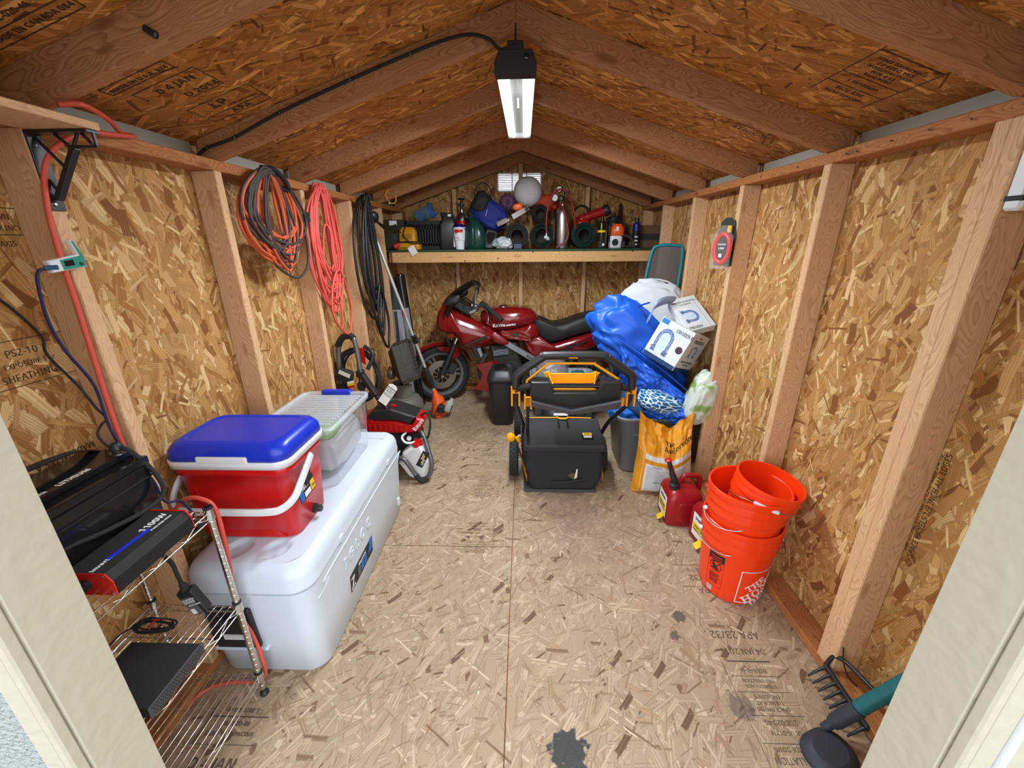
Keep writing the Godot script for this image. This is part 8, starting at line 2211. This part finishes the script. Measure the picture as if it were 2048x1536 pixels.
	for i in 15:
		var row := []
		for j in 49:
			var a := TAU * (j % 48) / 48
			var tt := i / 14.0
			var r := 0.075 * sin(PI * 0.5 * minf(tt * 1.35, 1.0)) * (1.0 if tt < 0.74 else 1.0)
			var f := 1.0 + 0.10 * sin(a * 11.0) * smoothstep(0.0, 0.5, tt)
			row.append(V(cos(a) * r * f, sin(a) * r * f, 0.055 * cos(tt * PI) - 0.03 * exp(-r * r / 0.0006)))
		rows.append(row)
	g.grid(rows); put(g, "fabric", mat("fabric_lilac", Color(0.42, 0.25, 0.40), 0.8), t)
	g = G.new(); g.lathe(T(0, 0, 0.035, 90), [V2(0, 0.012), V2(0.022, 0.006), V2(0.025, -0.01)], 14); put(g, "knot", mat("knot_dark", Color(0.12, 0.06, 0.12), 0.8), t)
	g = G.new(); g.tube(curve([V(0, -0.01, 0.045), V(-0.005, -0.06, 0.06), V(-0.012, -0.16, 0.075), V(-0.012, -0.28, 0.08)], 5), 0.004, 6); put(g, "drawstring", M.black_rubber, t)
	t = thing("foam_ball", "large white foam ball resting on top of the shelf clutter", "ball", T(0.03, SY + 0.462, -3.83))
	g = G.new(); g.blob(T().scaled_local(V(0.122, 0.122, 0.122)), func(_d: Vector3) -> float: return 1.0, 48, 32); put(g, "ball", with_noise_bump(mat("foam_white", Color(0.80, 0.80, 0.80), 0.9), 0.25, 0.6, 14.0), t)
	t = thing("orange_disc", "small orange oval toy in front of the white foam ball", "toy", T(-0.055, SY + 0.337, -3.71, 0, 0, 10))
	g = G.new(); g.blob(T().scaled_local(V(0.043, 0.027, 0.012)), func(_d: Vector3) -> float: return 1.0, 28, 16, 0.9); put(g, "disc", mat("toy_orange", Color(0.95, 0.38, 0.01), 0.4), t)
	t = thing("metal_rail", "short aluminium rail with black end plate lying under the orange oval toy", "rail", T(-0.035, SY + 0.292, -3.72, 0, 12, 28), "metal rails")
	g = G.new(); g.prism(T(0, 0, 0, 0, 90, 0), PackedVector2Array([V2(-0.025, -0.02), V2(0.025, -0.02), V2(0.025, -0.012), V2(0.006, -0.012), V2(0.006, 0.012), V2(0.025, 0.012), V2(0.025, 0.02), V2(-0.025, 0.02)]), 0.16, 0.001); put(g, "rail", M.aluminium, t)
	g = G.new(); g.box(T(0.06, 0, 0.027), V(0.04, 0.04, 0.004), 0.001); put(g, "end_plate", M.dark_grey, t)
	for k in 4:
		g = G.new(); g.lathe(T(0.048 + (k % 2) * 0.024, -0.011 + (k / 2) * 0.022, 0.029, 90), [V2(0, 0.003), V2(0.004, 0.002), V2(0.004, 0)], 8); put(g, "screw", M.steel, t)
	t = thing("metal_rail", "second aluminium rail lower down, left of the black mesh rolls", "rail", T(-0.175, SY + 0.215, -3.70, 0, -10, 22), "metal rails")
	g = G.new(); g.box(T(), V(0.12, 0.03, 0.03), 0.003); g.box(T(-0.01, 0.02, 0), V(0.10, 0.012, 0.028), 0.003); put(g, "rail", M.aluminium, t)
	# rolls seen end on
	roll("mesh_roll", "black tube roll with a brown core between the silver bag and the round mesh roll", T(-0.06, SY + 0.106, -3.80), 0.103, 0.05, 0.26, M.black_matte, mat("core_brown", Color(0.20, 0.12, 0.07), 0.8), 3)
	roll("mesh_roll", "rolled black netting left of the aluminium gas tank, dark green toward the bottom", T(0.15, SY + 0.105, -3.80), 0.104, 0.055, 0.26, mat("net_black_green", Color(0.018, 0.035, 0.025), 0.8), M.black_matte, 5)
	roll("mesh_roll", "small roll of black netting stacked behind the red hose and above the other netting", T(0.135, SY + 0.285, -3.84), 0.075, 0.04, 0.2, M.black_matte, M.twig_brown, 3)
	roll("mesh_roll", "dark green netting roll standing end on right of the aluminium gas tank", T(0.507, SY + 0.106, -3.79), 0.105, 0.05, 0.26, mat("net_green", Color(0.012, 0.065, 0.04), 0.75), M.black_matte, 6)
	t = thing("silver_bag", "crumpled silver white bag in front of the black rolls", "bag", T(-0.18, SY, -3.69))
	g = G.new(); g.blob(T(0, 0.048, 0).scaled_local(V(0.098, 0.052, 0.045)), crumple_fn(95, 2.2, 0.5, 0.92), 48, 28, 0.85); put(g, "foil", mat("foil_pale", Color(0.66, 0.70, 0.70), 0.35), t)
	t = thing("grey_block", "blue grey block low on the shelf below the black roll", "block", T(-0.055, SY, -3.665))
	g = G.new(); g.bb(-0.035, 0.035, 0.0, 0.045, -0.018, 0.018, 0.004); put(g, "block", mat("block_blue", Color(0.18, 0.22, 0.33), 0.5), t)
	t = thing("mesh_sack", "orange mesh sack piled behind the white foam ball", "sack", T(0.19, SY + 0.375, -3.88))
	g = G.new(); g.blob(T().scaled_local(V(0.115, 0.072, 0.08)), crumple_fn(96, 2.4, 0.45, 0.95), 48, 28, 0.85); put(g, "mesh", mat("mesh_orange", Color(0.72, 0.22, 0.05), 0.75), t)
	t = thing("gas_tank", "polished aluminium gas tank with gauge and looping red hose on the back shelf", "gas tank", T(0.325, SY, -3.72))
	g = G.new(); g.lathe(T(), [V2(0, 0), V2(0.06, 0), V2(0.064, 0.008), V2(0.064, 0.25), V2(0.058, 0.29), V2(0.04, 0.325), V2(0.022, 0.34), V2(0.020, 0.355), V2(0, 0.355)], 32); put(g, "cylinder", M.aluminium, t)
	g = G.new(); g.lathe(T(0, 0.355, 0), [V2(0, 0), V2(0.016, 0), V2(0.016, 0.05), V2(0.01, 0.055), V2(0.01, 0.09), V2(0, 0.09)], 14); put(g, "valve", mat("valve_brass", Color(0.45, 0.33, 0.14), 0.4, 0.8), t)
	g = G.new(); g.box(T(-0.02, 0.395, 0.02), V(0.05, 0.05, 0.05), 0.012); put(g, "regulator", M.black_plastic, t)
	for q in [[-0.035, 0.465, 0.03, 0.026], [-0.07, 0.40, 0.035, 0.03]]:
		var gd := Node3D.new(); gd.name = "gauge"; t.add_child(gd, true); gd.transform = T(q[0], q[1], q[2], 90, 0, 20)
		g = G.new(); g.lathe(T(), [V2(0, -0.012), V2(q[3], -0.012), V2(q[3], 0.012), V2(q[3] - 0.004, 0.014), V2(q[3] - 0.005, 0.009), V2(0, 0.009)], 20); put(g, "gauge_case", M.black_plastic if q[1] > 0.43 else M.steel, gd)
		g = G.new(); g.lathe(T(0, 0.0095, 0), [V2(0, 0.0005), V2(q[3] - 0.006, 0.0005), V2(q[3] - 0.006, 0)], 18); put(g, "dial", M.white_paper, gd)
	g = G.new(); g.box(T(0.03, 0.44, 0.0), V(0.05, 0.02, 0.02), 0.004); put(g, "knob", M.black_plastic, t)
	var hose := mat("hose_red", Color(0.52, 0.03, 0.05), 0.4)
	g = G.new(); g.tube(curve([V(0.0, 0.36, 0.05), V(0.005, 0.30, 0.075), V(0.035, 0.19, 0.082), V(0.045, 0.11, 0.08), V(0.02, 0.05, 0.085), V(-0.05, 0.008, 0.085)], 6), 0.0075, 9); put(g, "hose", hose, t)
	g = G.new(); g.tube(curve([V(-0.137, 0.125, 0.05), V(-0.14, 0.22, 0.05), V(-0.125, 0.33, 0.05), V(-0.08, 0.435, 0.05), V(-0.01, 0.46, 0.05), V(0.05, 0.40, 0.05), V(0.09, 0.29, 0.05), V(0.105, 0.18, 0.04), V(0.10, 0.11, 0.03)], 6), 0.0075, 9); put(g, "hose", hose, t)
	g = G.new(); g.tube([V(-0.137, 0.13, 0.05), V(-0.135, 0.10, 0.05)], 0.006, 8); g.lathe(T(-0.13, 0.085, 0.052, 60, 0, 40), [V2(0, 0.03), V2(0.012, 0.028), V2(0.018, 0.0), V2(0.012, -0.022), V2(0, -0.024)], 12); put(g, "hose_fitting", M.white_plastic, t)
	t = thing("wire_coil", "small coil of black wire right of the gas tank on the upper clutter", "coil", T(0.50, SY + 0.29, -3.86))
	g = G.new()
	for k in 5:
		var pts := []
		for j in 14: pts.append(V((0.058 + 0.003 * k) * cos(TAU * j / 14), (0.055 + 0.003 * ((k * 2) % 5)) * sin(TAU * j / 14), (k - 2) * 0.008))
		g.tube(curve(pts, 2, true), 0.004, 6, true)
	put(g, "wire", M.black_rubber, t)
	t = thing("leaf_blower", "red handled blower with black nozzle lying on the green netting roll", "blower", T(0.60, SY + 0.275, -3.83, 0, 0, 10))
	var rd := mat("tool_red", Color(0.62, 0.06, 0.10), 0.4)
	g = G.new(); g.tube([V(-0.15, -0.03, 0), V(-0.11, -0.03, 0), V(-0.03, -0.005, 0), V(0.09, 0.01, 0)], [0.035, 0.05, 0.036, 0.04], 16); put(g, "body", rd, t)
	g = G.new(); g.tube([V(0.09, 0.01, 0), V(0.105, 0.012, 0), V(0.14, 0.02, 0)], [0.042, 0.05, 0.044], 14); put(g, "nozzle", M.black_plastic, t)
	g = G.new(); g.blob(T(-0.11, -0.055, 0.02).scaled_local(V(0.08, 0.055, 0.05)), crumple_fn(97, 2.2, 0.4, 0.92), 30, 18); put(g, "mesh_sleeve", rd, t)
	t = thing("spray_can", "olive and black aerosol can standing right of the green netting roll", "aerosol can", T(0.66, SY, -3.70), "aerosol cans on the back shelf")
	g = G.new(); g.lathe(T(), [V2(0, 0), V2(0.032, 0), V2(0.034, 0.006), V2(0.034, 0.195), V2(0.030, 0.208), V2(0.014, 0.214), V2(0.014, 0.225), V2(0, 0.228)], 24); put(g, "can", mat("can_olive", Color(0.16, 0.15, 0.04), 0.25, 0.3), t)
	g = G.new(); g.lathe(T(), [V2(0.0342, 0.008), V2(0.0345, 0.008), V2(0.0345, 0.06), V2(0.0342, 0.06)], 24); put(g, "black_band", M.black_ink, t)
	g = G.new(); g.lathe(T(), [V2(0.0342, 0.128), V2(0.0345, 0.128), V2(0.0345, 0.145), V2(0.0342, 0.145)], 24); put(g, "yellow_band", M.yellow_ink, t)
	g = G.new(); g.lathe(T(0, 0.225, 0), [V2(0, 0.03), V2(0.009, 0.028), V2(0.011, 0.0), V2(0, 0)], 12); put(g, "nozzle", M.black_plastic, t)
	g = G.new(); g.box(T(0.012, 0.03, 0.0335), V(0.018, 0.02, 0.001)); put(g, "hazard_mark", M.white_ink, t)
	t = thing("chainsaw", "orange and white chainsaw engine facing forward on the right of the back shelf", "chainsaw", T(0.785, SY, -3.73))
	g = G.new(); g.loft(T(), [[0.0, 0.09, 0.10, 0.02], [0.006, 0.10, 0.12, 0.022], [0.085, 0.105, 0.12, 0.025], [0.10, 0.10, 0.11, 0.03]], 5); put(g, "white_case", M.white_plastic, t)
	g = G.new(); g.loft(T(0.008, 0, 0), [[0.101, 0.10, 0.12, 0.03], [0.11, 0.115, 0.13, 0.035], [0.165, 0.11, 0.125, 0.04], [0.195, 0.07, 0.08, 0.03]], 6); put(g, "orange_cover", M.trimmer_orange, t)
	g = G.new(); g.lathe(T(-0.012, 0.048, 0.061, 90), [V2(0, 0.004), V2(0.026, 0.004), V2(0.028, 0.0)], 18); put(g, "muffler_hole", M.black_matte, t)
	g = G.new(); g.box(T(0.0, 0.155, 0.064, -8), V(0.02, 0.035, 0.002)); put(g, "white_sticker", M.white_ink, t)
	g = G.new(); g.tube(curve([V(-0.05, 0.05, 0.02), V(-0.062, 0.13, 0.03), V(-0.05, 0.20, 0.02), V(0.02, 0.225, 0.0), V(0.06, 0.19, -0.02)], 5), 0.009, 8); put(g, "front_handle", M.black_plastic, t)
	t = thing("dark_canister", "black canister behind the orange chainsaw engine", "canister", T(0.80, SY, -3.90))
	g = G.new(); g.lathe(T(), [V2(0, 0), V2(0.055, 0), V2(0.058, 0.01), V2(0.058, 0.25), V2(0.05, 0.262), V2(0, 0.262)], 22); put(g, "canister", M.black_plastic, t)
	t = thing("wooden_disc", "tan oval board standing on edge behind the chainsaw", "board", T(0.865, SY, -3.99, 0, 62, 0))
	g = G.new(); g.prism(T(0, 0.19, 0), ellipse(0.10, 0.19, 32), 0.014, 0.003); put(g, "disc", mat("disc_tan", Color(0.42, 0.32, 0.20), 0.7), t)
	t = thing("pole_saw_grip", "dark pistol grip tool lying beside the blue aerosol can", "tool", T(0.885, SY, -3.69))
	g = G.new(); g.tube(curve([V(-0.045, 0.10, 0), V(0.0, 0.095, 0), V(0.04, 0.06, 0), V(0.05, 0.015, 0)], 5), 0.016, 10); g.box(T(-0.045, 0.03, 0), V(0.05, 0.06, 0.035), 0.008); g.tube([V(-0.04, 0.012, 0), V(0.05, 0.012, 0)], 0.01, 8); put(g, "grip", mat("grip_brown", Color(0.05, 0.04, 0.035), 0.6), t)
	t = thing("spray_can", "blue and black aerosol can standing before the cardboard carton", "aerosol can", T(0.953, SY, -3.71), "aerosol cans on the back shelf")
	g = G.new(); g.lathe(T(), [V2(0, 0), V2(0.027, 0), V2(0.029, 0.006), V2(0.029, 0.17)], 22); put(g, "can", mat("can_navy", Color(0.03, 0.035, 0.05), 0.25, 0.2), t)
	g = G.new(); g.lathe(T(), [V2(0.029, 0.17), V2(0.029, 0.19), V2(0.022, 0.205), V2(0, 0.206)], 22); put(g, "blue_shoulder", mat("shoulder_blue", Color(0.03, 0.10, 0.45), 0.25), t)
	g = G.new(); g.lathe(T(), [V2(0.0292, 0.14), V2(0.0295, 0.14), V2(0.0295, 0.172), V2(0.0292, 0.172)], 22); put(g, "blue_band", M.shoulder_blue, t)
	g = G.new(); g.lathe(T(0, 0.206, 0), [V2(0, 0.036), V2(0.018, 0.036), V2(0.019, 0.0), V2(0, 0)], 16); put(g, "cap", M.black_plastic, t)
	for k in 3:
		g = G.new(); g.box(T(-0.004, 0.03 + k * 0.03, 0.029), V(0.026, 0.010, 0.001)); put(g, "print_line", M.white_ink, t)
	t = thing("carton", "brown cardboard carton with black tape at the right end of the back shelf", "carton", T(1.045, SY, -3.86))
	g = G.new(); g.bb(-0.125, 0.125, 0, 0.185, -0.09, 0.09, 0.002); put(g, "cardboard", mat("cardboard", Color(0.40, 0.29, 0.18), 0.8), t)
	g = G.new(); g.bb(-0.1255, 0.1255, 0.062, 0.115, 0.0902, 0.0908); put(g, "black_tape", M.black_matte, t)
	for k in 4:
		g = G.new(); g.bb(-0.1, 0.1, 0.07 + k * 0.011, 0.071 + k * 0.011, 0.0909, 0.0913); put(g, "tape_line", M.mid_grey, t)

func roll(called: String, label: String, at: Transform3D, r: float, ri: float, L: float, m: Material, core: Material, turns: int) -> void:
	var t := thing(called, label, "roll", at, "rolls on the back shelf")
	for k in turns:
		var a := lerpf(ri, r, float(k) / turns); var b := lerpf(ri, r, (k + 0.8) / turns)
		var g := G.new()
		var z0 := L / 2 - 0.01 * ((k * 7) % 3)
		g.lathe(T(0, 0, 0, 90), [V2(a, -L / 2), V2(b, -L / 2), V2(b, z0), V2((a + b) / 2, z0 + 0.004), V2(a, z0), V2(a, -L / 2)], 36)
		put(g, "layer", m, t)
	var g2 := G.new(); g2.lathe(T(0, 0, 0, 90), [V2(0, -L * 0.1), V2(ri, -L * 0.1), V2(ri, -L * 0.11)], 24); put(g2, "core_back", core, t)

func build_objects() -> void:
	build_lamp()
	build_coolers()
	build_rack()
	build_corner_shelf()
	build_cord_coils()
	build_right_wall_items()
	build_buckets()
	build_fuel_cans()
	build_sack()
	build_trash_can()
	build_tote()
	build_mower()
	build_motorcycle()
	build_washer()
	build_heater()
	build_trimmer()
	build_corner()
	build_tools_front()
	build_pile()
	build_back_shelf()
